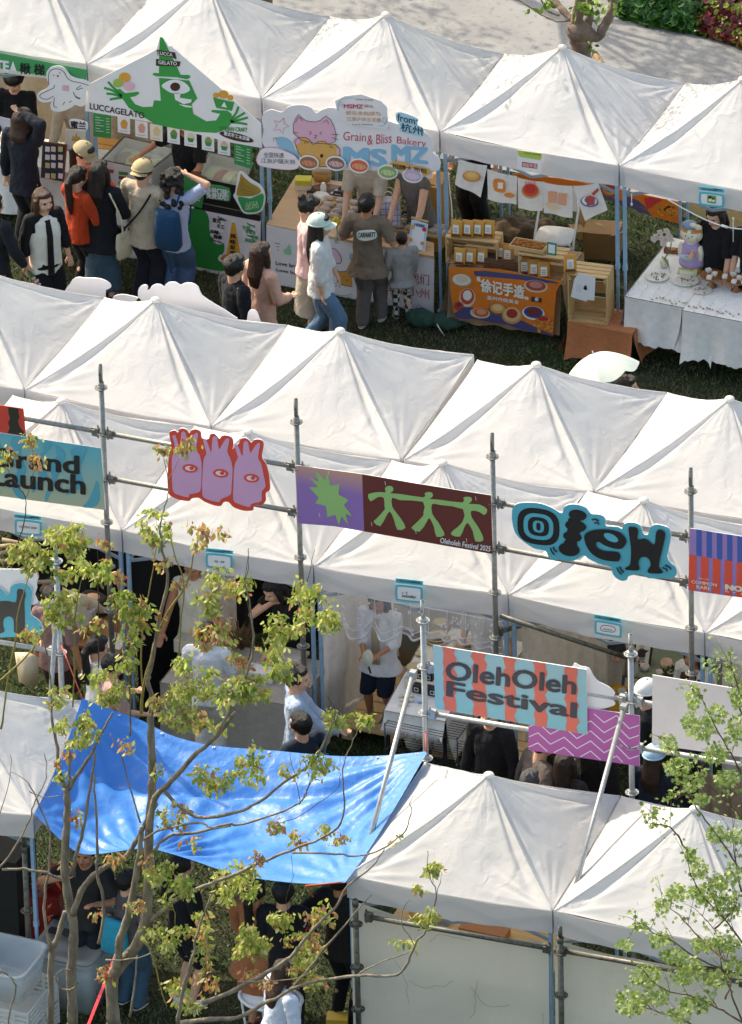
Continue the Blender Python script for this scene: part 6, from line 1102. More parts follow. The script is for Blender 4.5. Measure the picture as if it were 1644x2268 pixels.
# flags of food drawings
QY=yplane(-.03)
for k,(P,cx,cy,cl,lb) in enumerate((((-96,975,79,1015,39,1210,-121,1130),-20,1085,('#c97a5a','#e3a44a','#e9b96a'),'white cloth flag with a bowl of orange noodles'),((78,1035,262,1080,256,1258,80,1226),150,1150,('#e3a050','#e0752a','#e8dcd0'),'white cloth flag with an orange bottle drawing'),((265,1088,430,1115,415,1298,268,1280),342,1175,('#c99a5a','#d9482c','#c9302a'),'white cloth flag with a basket of red strips'),((428,1118,602,1140,602,1338,427,1306),512,1210,('#d98a62','#dd9a74','#e3c49a'),'white cloth flag with two beige glasses'),((605,1140,760,1120,822,1286,682,1354),705,1240,('#5a6aa8','#e9e3dd','#a8423a'),'white cloth flag with red meat on a blue plate'))):
    b=MB(cloth('#e2dcd8',bump=.1,transl=.3)); pts=[QY.at(p_) for p_ in cs('c',*P)]; t_l,t_r,b_r,b_l=pts; sd=k*5.1
    b.grid(lambda u,v:(t_l.lerp(t_r,u)).lerp(b_l.lerp(b_r,u),v)+Vector((0,-.012*math.sin(u*7+sd)*v-.01,-.012*math.sin(math.pi*u)*(1-v))),14,12); E=mk(b,'flag',lb,'flag','food drawing flags strung under the canopy')
    b=MB(flat('#fff')); QZ=yplane(-.055); 
    if k in (0,2,4): food(b,QZ,'c',cx,cy,56,34 if k!=2 else 46,cl)
    if k==2: 
        b.use(flat('#d9382c'))
        for t in range(7): b.stroke(QZ,cs('c',cx-32+t*10,cy-60,cx-28+t*9,cy+5),1.6,.012)
    if k==4: b.use(flat('#b04a44')); b.draw(QZ,cs('c',680,1215,710,1200,740,1215,735,1260,690,1265),.012); b.draw(QZ,cs('c',718,1190,755,1155,765,1170,730,1205),.006)
    if k==1: b.use(flat('#e0802c')); b.draw(QZ,smoothpts(cs('c',120,1100,180,1110,190,1165,175,1185,125,1175,112,1140),3),.003); b.use(flat('#e8dcd0')); b.draw(QZ,cs('c',142,1120,175,1125,172,1162,140,1158),.006); b.use(flat('#e0802c')); b.draw(QZ,ellpts(*c('c',212,1200),12,5.5,16,.1),.003)
    if k==3: b.use(flat('#dd9a74')); b.draw(QZ,cs('c',450,1175,505,1180,500,1250,450,1245),.003); b.draw(QZ,cs('c',515,1185,568,1190,562,1265,512,1258),.003); b.use(flat('#e3c49a')); b.draw(QZ,smoothpts(cs('c',435,1245,480,1262,530,1275,510,1290,450,1280),3),.006)
    b.build('artwork',E)
# back banner, chair, things behind the snack stall
QQ=yplane(1.93); b=MB(cloth('#df7a2a')); b.board(QQ,cs('f',240,-30,520,0,860,60,1262,150,1255,280,1090,235,930,170,780,120,500,60,240,20),.004); E=mk(b,'banner','second orange food banner hung at the back between the tent legs','banner'); b=MB(flat('#50507c')); b.draw(QQ,cs('f',770,90,930,150,1060,195,1090,235,930,170,775,118)); b.draw(QQ,cs('f',925,105,1010,140,1060,190,990,170,925,150)); food(b,QQ,'f',830,70,56,48,('#8a5a35','#c98a50','#a8402a'),.004); b.use(flat('#c9303a')); b.draw(QQ,cs('f',1040,120,1130,120,1150,135,1060,190),.004); b.use(flat('#e9a93a'))
for k in range(30): b.draw(QQ,ellpts(*c('f',rng.uniform(1120,1240),rng.uniform(165,225)),4.5,2.0,8,rng.uniform(-1,1)),.005)
b.build('artwork',E)
def fchair(loc,rz,label,m=None,s=1.0):
    m=m or mat('chair plastic white','#d9d7d4',rough=.4,var=.03); E=empty('folding_chair',loc,label,'chair',rz=rz); b=MB(m)
    b.loft([((0,0,.44),.20,.19,(1,0,0),(0,1,0)),((0,0,.47),.20,.19,(1,0,0),(0,1,0))],20,4); b.build('seat',E,world=False)
    b=MB(m); b.grid(lambda u,v:(-.20+.40*u,-.20-.05*v-.03*math.sin(math.pi*u),.66+.24*v),10,6); b.grid(lambda u,v:(.20-.40*u,-.212-.05*v-.03*math.sin(math.pi*u),.66+.24*v),10,6); b.build('backrest',E,world=False)
    for s_ in (-1,1):
        b=MB(m); b.tube([(s_*.21,.26,0),(s_*.21,.02,.46),(s_*.21,-.20,.68),(s_*.20,-.25,.88)],.013,8); b.build('leg',E,world=False); b=MB(m); b.tube([(s_*.19,-.24,0),(s_*.19,.15,.45)],.013,8); b.build('leg',E,world=False)
    b=MB(m); b.tube([(-.19,-.2,.06),(.19,-.2,.06)],.008,6); b.tube([(-.21,.18,.14),(.21,.18,.14)],.008,6); b.build('stretcher',E,world=False); return E
q=Z(c('f',460,400),.45); fchair((q.x,q.y+.15,0),math.pi+.15,'white folding chair behind the food flags, back row')
b=MB(); q=Z(c('f',250,300),.25); b.ell((q.x,q.y,.16),(.34,.28,.20)); b.ell((q.x+.26,q.y+.1,.14),(.2,.2,.16)); o=remesh(b,.02,'covered_goods',cloth('#4a3c2c'),None,2,wr=.05,wf=5); tag(o,'brown tarpaulin heap covering goods behind the snack stall','goods')
q=Z(c('f',700,330),.3); b=MB(KRAFT); b.use(mat('shade darkened card','#86653c')); b.box(q.x+.12,q.y+.1,.17,.38,.30,.32,rz=.2); b.bar((q.x-.05,q.y,.33),(q.x-.16,q.y-.1,.37),.18,.004); b.bar((q.x+.30,q.y,.33),(q.x+.40,q.y-.06,.40),.18,.004); mk(b,'cardboard_box','open brown carton on the grass behind the meat drawing flag','box')  # kraft colour darkened here to stand for shade on the carton
b=MB(WOOD); q=Z(c('f',665,380),0); b.box(q.x,q.y,.42,.09,.04,.84); mk(b,'timber_post','short timber post in front of the open carton','post')
p=person((1050,205),1.64,185,'person in wide black trousers standing behind the noodle drawing flag',hair='#1a1412',top='#1b1b1c',sleeve=.5,bottom=('wide','#1b1b1c'))
b=MB(flat('#dcdad4')); b.tube(smoothpts([tuple(Y(c('e',x,y),.02)) for x,y in ((1298,-40),(1308,80),(1318,160),(1322,250))],4,False),.006,6); mk(b,'cord','thin white cord hanging beside the bakery tent leg','cord')
# --- jewellery stall
zt=.75; A_=Z(c('f',925,730),zt); B_=Z(c('f',1275,798),zt); C_=Z(c('f',1170,428),zt); L=(B_-A_).length; dirx=(B_-A_).normalized()
tq=[A_,A_+dirx*1.0,A_+dirx*1.0+Vector((0,1.32,0)),A_+Vector((0,1.32,0))]
table(tq,zt,'black legged table, left of the two under white cloths',DARKM); drape(tq,'white frayed cloth on the left jewellery table',WCL,(.50,.48,.42,.44),rag=.03,fold=.022,corner=.08)
t2=[B_+Vector((.03,-.06,0)),B_+Vector((.03,-.06,0))+dirx*1.1,B_+Vector((.03,.52,0))+dirx*1.1,B_+Vector((.03,.52,0))]
table(t2,zt-.03,'black legged table, right of the two under white cloths',DARKM) if 0 else table([p-Vector((0,0,.012)) for p in t2],zt-.012,'black legged table, right of the two under white cloths',DARKM)
drape(t2,'white frayed cloth on the right jewellery table',WCL,(.52,.48,.40,.45),rag=.03,fold=.022,corner=.08,off=.012)
zj=zt+.012
def plate(k,x,y,rx,lb,n=10,z=zj+.004,cc='#dcd5c6'):
    q=Z(c(k,x,y),z); E=empty('plate',q,lb,'plate'); b=MB(mat('ceramic '+cc,cc,rough=.25,var=.04)); b.loft([(q,rx*.6,rx*.55,(1,0,0),(0,1,0)),(q+Vector((0,0,.012)),rx,rx*.9,(1,0,0),(0,1,0)),(q+Vector((0,0,.014)),rx*.97,rx*.87,(1,0,0),(0,1,0)),(q+Vector((0,0,.006)),rx*.7,rx*.62,(1,0,0),(0,1,0))],24); b.build('dish',E)
    if n:
        b=MB(mat('trinket silver','#8d8a86',rough=.3,metal=.6))
        for t in range(n): b.ell(q+Vector((rng.uniform(-.65,.65)*rx,rng.uniform(-.55,.55)*rx,.016)),(.008,.008,.01),nu=5,nv=4)
        o=b.build('trinkets',E); o['kind']='stuff'
    return E
plate('f',1120,610,.125,'cream plate of silver earrings at the left of the jewellery table',16); plate('f',1295,632,.150,'wide cream plate of rings in the middle of the jewellery table',12); plate('f',1398,692,.11,'small cream plate right of the yellow card',8)
def cakestand(k,x,y,lb,n):
    q=Z(c(k,x,y),zj); E=empty('cake_stand',q,lb,'stand'); b=MB(mat('brown glass','#8a5526',rough=.15,spec=.7)); b.loft([(q+Vector((0,0,z)),r,r,(1,0,0),(0,1,0)) for z,r in ((.003,.06),(.012,.055),(.03,.02),(.09,.018),(.115,.04),(.125,.125),(.14,.13),(.142,.12))],28); b.build('stand',E)
    for t in range(n): a_=t*2.4; r_=.02+.022*t**.6*1.1; b=MB(mat('white display puck','#e4dfd6')); b.box(q.x+r_*math.cos(a_)*1.6,q.y+r_*math.sin(a_)*1.6,q.z+.158,.05,.05,.03,rz=a_); b.build('display_block',E)
cakestand('f',1458,665,'amber glass cake stand with three white blocks',3); cakestand('f',1610,690,'amber glass cake stand heaped with white blocks at the right edge',7)
b=MB(mat('trinket pale','#b4afa6'))
for r_ in range(9):
    for t in range(14): 
        u=1000+r_*70+rng.uniform(-8,8); v=640+r_*13+t*8+rng.uniform(-3,3); q=Z(c('f',u-t*6,v),zj+.010); b.ell(q,(.005,.005,.004),nu=5,nv=4)
for r_ in range(26): 
    q=Z(c('f',1090+r_*21+rng.uniform(-8,8),735+r_*4.2+rng.uniform(-12,14)),zj+.012); b.use(mat('trinket gold','#b59a6a',metal=.5) if r_%2 else b.mats[0]); b.ell(q,(.014,.012,.008),nu=7,nv=5)
o=b.build('jewellery'); tag(o,'rows of tiny necklaces and earrings spread over the white cloths','jewellery',kind='stuff')
QYC=Plane(Z(c('f',1305,600),zj),(.15,-.9,.4)); E=mk(panel(QYC,'f',(1252,545,1370,558,1362,612,1246,592),flat('#dccf90'),.006),'sign_card','small yellow card standing in front of the cat figure','card'); b=MB(flat('#4a4535')); b.text('扫码支付',QYC,c('f',1268,560),c('f',1310,564),c('f',1268,550),.004); b.use(flat('#b8402c')); b.draw(QYC,ellpts(*c('f',1252,590),1.8,1.8,8),.004); b.draw(QYC,ellpts(*c('f',1356,604),1.8,1.8,8),.004); b.use(flat('#e6dfb8')); b.draw(QYC,cs('f',1262,566,1345,578,1342,600,1260,588),.003); b.build('lettering',E)
# cat figure
q=Z(c('f',1335,570),zj); E=empty('cat_figure',q,'white and orange cat figure in a lilac dress and blue cap on a yellow base','figure'); P_=lambda x,y,z:q+Vector((x,y,z))
b=MB(mat('figure yellow','#c9b22a',rough=.5)); b.loft([(P_(0,0,z),r,r*.8,(1,0,0),(0,1,0)) for z,r in ((0,.10),(.03,.115),(.09,.10),(.11,.07))],22); b.build('base',E)
b=MB(mat('figure lilac','#b49ac4',rough=.7)); b.loft([(P_(0,0,z),r,r*.75,(1,0,0),(0,1,0)) for z,r in ((.08,.135),(.12,.14),(.20,.12),(.30,.095),(.36,.07))],24); b.build('dress',E)
_P=P_; P_=lambda x,y,z:Vector((x,y,z)); b=MB(); b.ell(P_(0,0,.44),(.125,.09,.10)); b.ell(P_(-.11,-.02,.24),(.035,.035,.10)); b.ell(P_(.11,-.03,.24),(.035,.035,.10)); b.ell(P_(0,0,.34),(.07,.06,.06)); b.tube([P_(-.10,0,.26),P_(0,0,.33),P_(.10,0,.26)],.03,8); b.tube([P_(-.09,0,.49),P_(-.11,0,.56)],[.035,.008],8); b.tube([P_(.09,0,.49),P_(.11,0,.56)],[.035,.008],8)
remesh(b,.008,'body',[mat('figure cream','#e3dac6',rough=.6),mat('figure orange','#c98a45',rough=.6)],E,1,faces=[(None,(lambda cc:cc.z>.485 and abs(cc.x)>.018),1)]); P_=_P
b=MB(flat('#3a2c26'));
for s in (-1,1): b.ell(P_(s*.035,-.082,.455),(.007,.006,.008)); 
b.ell(P_(0,-.090,.435),(.006,.005,.005)); b.build('face_marks',E); b=MB(flat('#d58f7a'));
for s in (-1,1):
    for t in range(3): b.box(*(P_(s*.09,-.072,.40+.018*t)),.022,.004,.005)
b.build('whiskers',E); b=MB(mat('figure blue','#7f98b8',rough=.6)); b.ell(P_(-.02,.0,.54),(.085,.07,.05)); b.build('cap',E)
b=MB(mat('figure cream','#e3dac6')); b.ell(P_(.04,-.05,.575),(.04,.02,.028)); b.ell(P_(.09,-.05,.56),(.045,.02,.032)); b.build('bow',E); b=MB(mat('figure pouch blue','#a9c0cc')); b.ell(P_(.0,-.12,.22),(.085,.022,.035)); b.build('pouch',E)
# orchid
q=Z(c('f',1165,545),zj); E=empty('orchid',q,'white orchid in a small pot on the left end of the jewellery table','plant'); b=MB(flat('#d8cdbc')); b.loft([(q+Vector((0,0,z)),r,r,(1,0,0),(0,1,0)) for z,r in ((0,.04),(.08,.05),(.085,.04))],16); b.build('pot',E); b=MB(mat('orchid leaf','#7f9a68',rough=.4))
for s,l in ((1,.14),(-1,.08)): b.grid(lambda u,v:q+Vector((s*l*v*.8+.03*(u-.5)*math.sin(math.pi*min(v+.15,1)),-.10*v*s,.10-.12*v*v+abs(u-.5)*.03)),4,8)
b.build('leaf',E); b=MB(mat('stem green','#4b7a45')); top=Y(c('f',1160,340),q.y); b.tube(smoothpts([tuple(q+Vector((0,0,.08))),tuple(q+Vector((.08,0,.28))),tuple(q+Vector((.03,0,.42))),tuple(top)],5,False),.006,6); b.build('stem',E); b=MB(mat('orchid petal','#e6d8cf',rough=.6,transl=.2)); 
for (x,y) in ((1140,335),(1180,325),(1195,355),(1150,370),(1115,360),(1170,375),(1205,380),(1100,375),(1158,405)):
    o_=Y(c('f',x,y),q.y-.02+rng.uniform(-.03,.03))
    for t in range(5): a_=t*1.257; b.ell(o_+Vector((.022*math.cos(a_),rng.uniform(-.006,.006),.022*math.sin(a_))),(.018,.004,.018),nu=8,nv=5)
b.build('blossoms',E)
q=Z(c('f',1440,520),zj); E=empty('drink_bottle',q,'small clear bottle of red drink beside the cat figure','bottle'); b=MB(mat('bottle clear','#c9ccca',rough=.08,alpha=.5,spec=.8)); b.loft([(q+Vector((0,0,z)),r,r,(1,0,0),(0,1,0)) for z,r in ((.06,.031),(.13,.031),(.16,.014),(.17,.014))],14); b.build('glass',E); b=MB(flat('#c24a52')); b.loft([(q+Vector((0,0,z)),.030,.030,(1,0,0),(0,1,0)) for z in (.002,.062)],14); b.build('drink',E); b=MB(flat('#ebe8e6')); b.tube([q+Vector((0,0,.168)),q+Vector((0,0,.195))],.016,10); b.build('cap',E)
q=Z(c('f',1215,450),zj); b=MB(mat('brown box wood','#7d4a2c')); b.box(q.x,q.y,q.z+.01,.16,.11,.015,rz=.2); b.box(q.x-.08,q.y,q.z+.03,.01,.11,.04,rz=.2); b.box(q.x+.08,q.y,q.z+.03,.01,.11,.04,rz=.2); b.use(flat('#a86a30')).ell((q.x,q.y,q.z+.025),(.05,.035,.012)); mk(b,'box','open brown box at the back left corner of the jewellery table','box')
b=MB(flat('#e9e6e4')); b.tube(smoothpts([tuple(Y(c('f',x,y),-.02)) for x,y in ((1190,132),(1300,195),(1420,255),(1530,295),(1644,312),(1750,300))],5,False),.007,6); E=mk(b,'cable','white cable with a small switch sagging across the jewellery stall','cable'); b=MB(flat('#efedea')); a_=Y(c('f',1518,290),-.03);b_=Y(c('f',1555,302),-.03); b.tube([a_,b_],.014,8); b.build('switch',E)
b=MB(flat('#d9d6d0'))
for x in (965,1590): b.tube([Y(c('f',x,95 if x<1000 else 245),.0),Y(c('f',x,160 if x<1000 else 390),.0)],.005,6); b.ell(Y(c('f',x,160 if x<1000 else 250),.0),(.012,.012,.02))
o=mk(b,'pull_cords','two thin white tassel cords hanging from the jewellery tent','cord')
QV=yplane(1.98); mk(panel(QV,'f',(1320,130,1420,160,1700,210,1700,330,1420,260,1320,210),cloth('#c0a877'),.004),'backdrop','tan cloth backdrop behind the person with glasses','backdrop')

QR=yplane(-4.16)
for P,lb in (((395,700,430,650,445,625,480,608,510,612,545,614,590,614,640,625,678,650,682,672,660,685,650,690,648,735,640,800,395,800),'white scalloped board top above the second row, left of the gap'),((690,742,715,720,760,715,800,722,850,735,870,760,870,820,690,820),'low white rounded board top between the two scalloped ones'),((850,735,850,690,865,665,895,655,910,668,905,690,922,682,932,665,960,652,990,655,1010,668,1018,655,1042,640,1080,640,1105,655,1115,656,1140,645,1180,645,1220,668,1242,720,1330,780,1420,835,1420,880,850,850),'wide white scalloped board top above the second row, right of the gap'),((1525,900,1525,835,1535,815,1552,808,1580,822,1597,865,1600,900),'small white rounded board tip near the pink dress')):
    mk(panel(QR,'d',P,flat('#e4e0e2'),.01,0,2),'board',lb,'board')
# ================================================================= third row stalls
BLKC=cloth('#141416',bump=.2); OFFW=cloth('#cfc8bf',bump=.3,transl=.25); GREYC=cloth('#a39d95',bump=.3)
def hang(p0,p1,z1,z0,m,name,label,cat='curtain',fold=.03,fr=30,sag=.0):
    p0=Vector(p0);p1=Vector(p1); d=(p1-p0); nr=Vector((d.y,-d.x,0)).normalized(); L=d.length; sd=rng.uniform(0,50); b=MB(m)
    b.grid(lambda u,v:p0.lerp(p1,u)+nr*(fold*(math.sin(u*L*fr+sd)+.5*math.sin(u*L*fr*2.3+sd*2))*(.4+.6*v)+fold*.6*nz((u*L*5,v*2,sd)))+Vector((0,0,z1+(z0-z1)*v-sag*4*u*(1-u)*(1-v)-p0.lerp(p1,u).z)),int(L*40)+8,16)
    return mk(b,name,label,cat)
def rc(i,j,z=0): p=RC(i,j); return Vector((p.x,p.y,z))
hang(rc(-1,.93),rc(.96,.93),1.9,.02,BLKC,'backdrop','black cloth backdrop closing the back of the left stalls, third row','backdrop',.02,14)  # black sheet added to stand for the shade inside these stalls
hang(rc(1.04,.93),rc(1.98,.93),1.9,.02,OFFW,'backdrop','white cloth backdrop behind the plate table, third row','backdrop',.02,18)
hang(rc(2.0,.90),rc(4,.93),1.9,.02,cloth('#2c3128'),'backdrop','dark green black backdrop behind the cup stall','backdrop',.02,14)
a_=Y((292,1250),-8.25); b_=Y((372,1262),-8.25); hang((a_.x,-8.22,0),(b_.x+.1,-7.9,0),1.92,.05,BLKC,'curtain','tall black curtain between the two left stalls of the third row',fold=.02,fr=12)
hang((rc(.62,.12).x-.55,-8.0,0),(rc(.62,.12).x-.38,-7.6,0),1.92,.6,OFFW,'curtain','narrow white curtain beside the person in a tank top',fold=.03)
hang(rc(1.02,.0)+Vector((.0,.03,0)),rc(1.05,.92),1.95,.03,cloth('#e6e2de',bump=.2,transl=.42),'curtain','white sheet partition at the left side of the lace stall',fold=.018,fr=16)
hang(rc(2.03,.02)+Vector((.02,.05,0)),rc(2.42,.55),1.95,.5,cloth('#d2c9bb',bump=.3,transl=.4),'curtain','beige gathered curtain at the left of the cup stall',fold=.035,fr=34)
hang(rc(3.03,.02)+Vector((.05,.05,0)),rc(3.9,.04),1.95,.3,cloth('#d3cabf',bump=.3,transl=.3),'curtain','cream curtain behind the blank board at the right edge',fold=.03,fr=22)
q=Y(c('o',1500,300),-9.6); hang((q.x-.22,-9.55,0),(q.x+.2,-9.5,0),1.5,.35,cloth('#8a7868'),'curtain','taupe hanging cloth behind the maple leaves',fold=.04,fr=30)
# lace valance
LACE=mat('lace thread','#ece8ea',rough=.8,alpha=.24); LACE2=mat('lace edge','#ece8ea',rough=.8,transl=.3)
b=MB(LACE); p0=rc(1.04,-.01);p1=rc(1.97,-.01)
def lf(u,v): p=p0.lerp(p1,u); dr=.34+.20*abs(math.sin(u*19+1))*(.5+.5*math.sin(u*5+1)); return Vector((p.x,p.y+.03*math.sin(u*70)*v-.02,1.93-dr*v))
b.grid(lf,160,10); E=mk(b,'lace_curtain','sheer white lace with scalloped hem hanging under the valance of the plate stall','curtain')
b=MB(LACE2)
for k in range(161):
    u=k/160; q=lf(u,1); b.ell(q,(.012,.004,.014),nu=6,nv=5)
    if k%16==0: b.tube([lf(u,t/6)+Vector((0,-.004,0)) for t in range(7)],.0025,5)
for r_ in (.05,.8): b.tube([lf(k/120,r_)+Vector((0,-.005,0)) for k in range(121)],.004,5)
for k in range(60): q=lf(rng.random(),rng.uniform(.2,.85)); b.ell(q+Vector((0,-.006,0)),(.014,.003,.014),nu=6,nv=5)
b.build('lace_edge',E)
# pallets
def pallet(x0,x1,y0,y1,z,label):
    E=empty('pallet',((x0+x1)/2,(y0+y1)/2,0),label,'pallet','pale wooden pallets under the plate stall'); n=7; pw=mat('pallet pine','#dcb888',rough=.65,var=.14,scale=4,stretch=(1,12,12))
    for k in range(n): y=y0+(y1-y0)*(k+.5)/n; b=MB(pw); b.box((x0+x1)/2,y,z-.009,x1-x0,(y1-y0)/n*.9,.018); b.build('plank',E)
    for x in (x0+.06,(x0+x1)/2,x1-.06): b=MB(pw); b.box(x,(y0+y1)/2,z-.03,.09,y1-y0,.022); [b.box(x,yy,.055,.10,.12,.10) for yy in (y0+.07,(y0+y1)/2,y1-.07)]; b.build('bearer',E)
pf=Z(c('k',640,1182),.15); pr=Z(c('k',1650,1320),.15)
pallet(pf.x,pf.x+1.05,pf.y,pf.y+1.25,.15,'pale pine pallet under the feet in black shoes, left'); pallet(pf.x+1.08,pf.x+2.0,pf.y+.02,pf.y+1.25,.15,'pale pine pallet behind the aqua striped board, right')
# plate table with fringe
T1=Z(c('k',905,1085),.80); T2=Z(c('k',1150,640),.80); ln=(T2-T1); wdt=.62
tq=[T1,T1+Vector((wdt,.02,0)),T2+Vector((wdt,.02,0)),T2]; 
table(tq,.80,'long narrow table of plates running back under the lace',WOOD); drape(tq,'white fringed cloth on the long plate table',WCL,(.16,.5,.1,.22),rag=.05,fold=.012,off=.006)
zt=.812
b=MB(cloth('#e3dfe0')); 
for k in range(90): u=k/90; p=T1.lerp(T1+Vector((wdt,.02,0)),u); b.tube([p+Vector((0,-.075,-.13)),p+Vector((rng.uniform(-.01,.01),-.085,-.20-.02*rng.random()))],.003,4)
o=b.build('fringe'); tag(o,'white thread fringe along the front edge of the plate table','fringe',kind='stuff')
E=empty('wire_rack',(T1.x+.35,T1.y-.05,0),'grey wire shelf under the fringed table holding oval plates and vases','rack'); b=MB(mat('wire dark','#4a4846',metal=.5,rough=.4)); xa,xb,ya,yb=T1.x+.05,T1.x+.80,T1.y-.12,T1.y+.30
for x in (xa,xb):
    for y in (ya,yb): b.tube([(x,y,0),(x,y,.74)],.007,6)
for z in (.12,.42,.72):
    for t in range(11): y=ya+(yb-ya)*t/10; b.tube([(xa,y,z),(xb,y,z)],.0035,5)
    for x in (xa,xb): b.tube([(x,ya,z),(x,yb,z)],.005,5)
for t in range(9): x=xa+(xb-xa)*t/8; b.tube([(x,ya,.12),(x,ya,.24)],.003,4); 
b.build('frame',E)
def oval(p,rx,ry,rz,label,cc='#dcd6ca',mark=None):
    E=empty('plate',p,label,'plate'); X=Vector((math.cos(rz),math.sin(rz),0)); Y2=Vector((-math.sin(rz),math.cos(rz),0)); b=MB(mat('ceramic '+cc,cc,rough=.25,var=.04)); b.loft([(p,rx*.85,ry*.8,X,Y2),(p+Vector((0,0,.014)),rx,ry,X,Y2),(p+Vector((0,0,.016)),rx*.95,ry*.92,X,Y2),(p+Vector((0,0,.010)),rx*.85,ry*.8,X,Y2)],24,2.6); b.build('dish',E)
    if mark: b=MB(flat(mark)); b.ell(p+X*.02+Vector((0,0,.014)),(.014,.010,.003)); b.ell(p-X*.02+Vector((0,0,.014)),(.014,.010,.003)); b.build('drawing',E)
for k,(x,y,rz,mk_,lb) in enumerate(((1045,1095,1.1,None,'oval white plate, leftmost on the wire shelf'),(1088,1115,1.0,'#2a2a2a','oval white plate with a black bow drawing on the wire shelf'),(1210,1110,-.05,'#c98a8a','oval white plate with pink marks at the right of the wire shelf'),(1175,1140,-.12,None,'oval white plate nearest the front on the wire shelf'))): oval(Z(c('k',x,y),.43),.105,.048,rz,lb,mark=mk_)
for k,(x,y,lb) in enumerate(((1090,1320,'round white vase, leftmost on the lower wire shelf'),(1180,1310,'round white vase, middle of the lower wire shelf'),(1262,1335,'round white vase, rightmost on the lower wire shelf'))): 
    q=Z(c('k',x,y),.13); b=MB(mat('vase glaze','#cfcbc4',rough=.15,spec=.8)); b.loft([(q+Vector((0,0,z)),r,r,(1,0,0),(0,1,0)) for z,r in ((0,.05),(.04,.085),(.10,.095),(.15,.06),(.17,.035),(.18,.04))],20); mk(b,'vase',lb,'vase')
for k in range(5):
    x,y=((1110,965),(1160,975),(1208,985),(1135,925),(1185,935))[k]; q=Z(c('k',x,y),zt); b=MB(flat('#1f2024')); z_=.04 if k<3 else .125; b.box(q.x,q.y,zt+z_ if k<3 else zt+.12,.085,.075,.078); E=mk(b,'black_box',['small black box, left of the lower three','small black box, middle of the lower three','small black box, right of the lower three','small black box, left of the top pair','small black box, right of the top pair'][k]+' on the plate table','box','stack of small black boxes on the plate table'); b=MB(flat('#c9c7c2')); zz=(zt+z_ if k<3 else zt+.12); b.box(q.x,q.y-.0385,zz,.045,.002,.045); b.use(flat('#1f2024')).box(q.x,q.y-.040,zz+.002,.028,.002,.026); b.build('emblem',E)
for x,y,n_,r_,lb in ((1230,650,3,.13,'stack of cream plates topped by a bowl, left under the lace'),(1420,690,4,.14,'stack of wide cream plates, right under the lace'),(1125,740,1,.05,'small cup beside the scaffold pole on the plate table'),(1095,825,1,.09,'oval dish on the plate table left of the scaffold pole'),(1150,850,1,.07,'round dish behind the scaffold pole on the plate table'),(1250,560,2,.09,'raised cream stand at the back of the plate table')):
    q=Z(c('k',x,y),zt); E=empty('plate_stack' if n_>1 else 'dish',q,lb,'plates'); 
    for t in range(n_): b=MB(mat('ceramic cream','#d3c3a4',rough=.3)); rr=r_*(1-.16*t); b.loft([(q+Vector((0,0,.004+.022*t)),rr*.6,rr*.6,(1,0,0),(0,1,0)),(q+Vector((0,0,.020+.022*t)),rr,rr,(1,0,0),(0,1,0)),(q+Vector((0,0,.022+.022*t)),rr*.95,rr*.95,(1,0,0),(0,1,0)),(q+Vector((0,0,.012+.022*t)),rr*.6,rr*.6,(1,0,0),(0,1,0))],22); b.build('plate',E)
# second half of plate table going right
qa=Z(c('k',1290,660),.80); tq=[qa+Vector((-.05,-.22,0)),qa+Vector((.75,-.22,0)),qa+Vector((.75,.25,0)),qa+Vector((-.05,.25,0))]; table(tq,.80,'table with stacked plates under the right half of the lace',WOOD); drape(tq,'white cloth on the table of stacked plates',WCL,(.5,.4,.2,.2),off=.004)
for k,(x,y,r_,h_,lb) in enumerate(((1050,905,.035,.11,'tall plain white cup at the front of the plate table'),)): q=Z(c('k',x,y+35),zt); b=MB(mat('ceramic #dcd6ca','#dcd6ca')); b.loft([(q+Vector((0,0,z)),r,r,(1,0,0),(0,1,0)) for z,r in ((0,r_*.9),(h_,r_),(h_,r_*.85),(.01,r_*.8))],18); mk(b,'cup',lb,'cup')
for k in range(8): q=Z(c('k',1010+ (k%3)*30+rng.uniform(-6,6),1000+(k//3)*26),zt); b=MB(mat('ceramic soap','#d8cfbd',rough=.5)); b.ell(q+Vector((0,0,.014)),(.032,.026,.014)); mk(b,'coaster','pale round coaster in the small heap at the front of the plate table','coaster','heap of pale coasters')
q=Z(c('k',1125,1035),zt); b=MB(flat('#c3d3e3')); b.box(q.x,q.y,zt+.02,.11,.01,.05,M=Matrix.Rotation(-.4,3,'X')); E=mk(b,'price_sign','pale blue handwritten card at the front of the plate table','card'); b=MB(flat('#3a4a7a')); Pq=yplane(q.y-.02); b.text('Linlee',Pq,c('k',1108,1040),c('k',1145,1044),c('k',1108,1024),.0,.01); b.build('lettering',E)
E=empty('mirror',Z(c('k',1010,800),.4),'dark beaded frame with plates leaning beside the plate table','mirror'); MQ=yplane(Z(c('k',1010,800),.2).y+.1); b=MB(mat('beaded frame','#7d6a55')); b.board(MQ,cs('k',985,590,1130,610,1120,815,1000,812),.02); b.build('frame',E); b=MB(flat('#6f7470')); b.draw(MQ,cs('k',1012,600,1120,620,1112,740,1012,715)); b.build('glass',E)
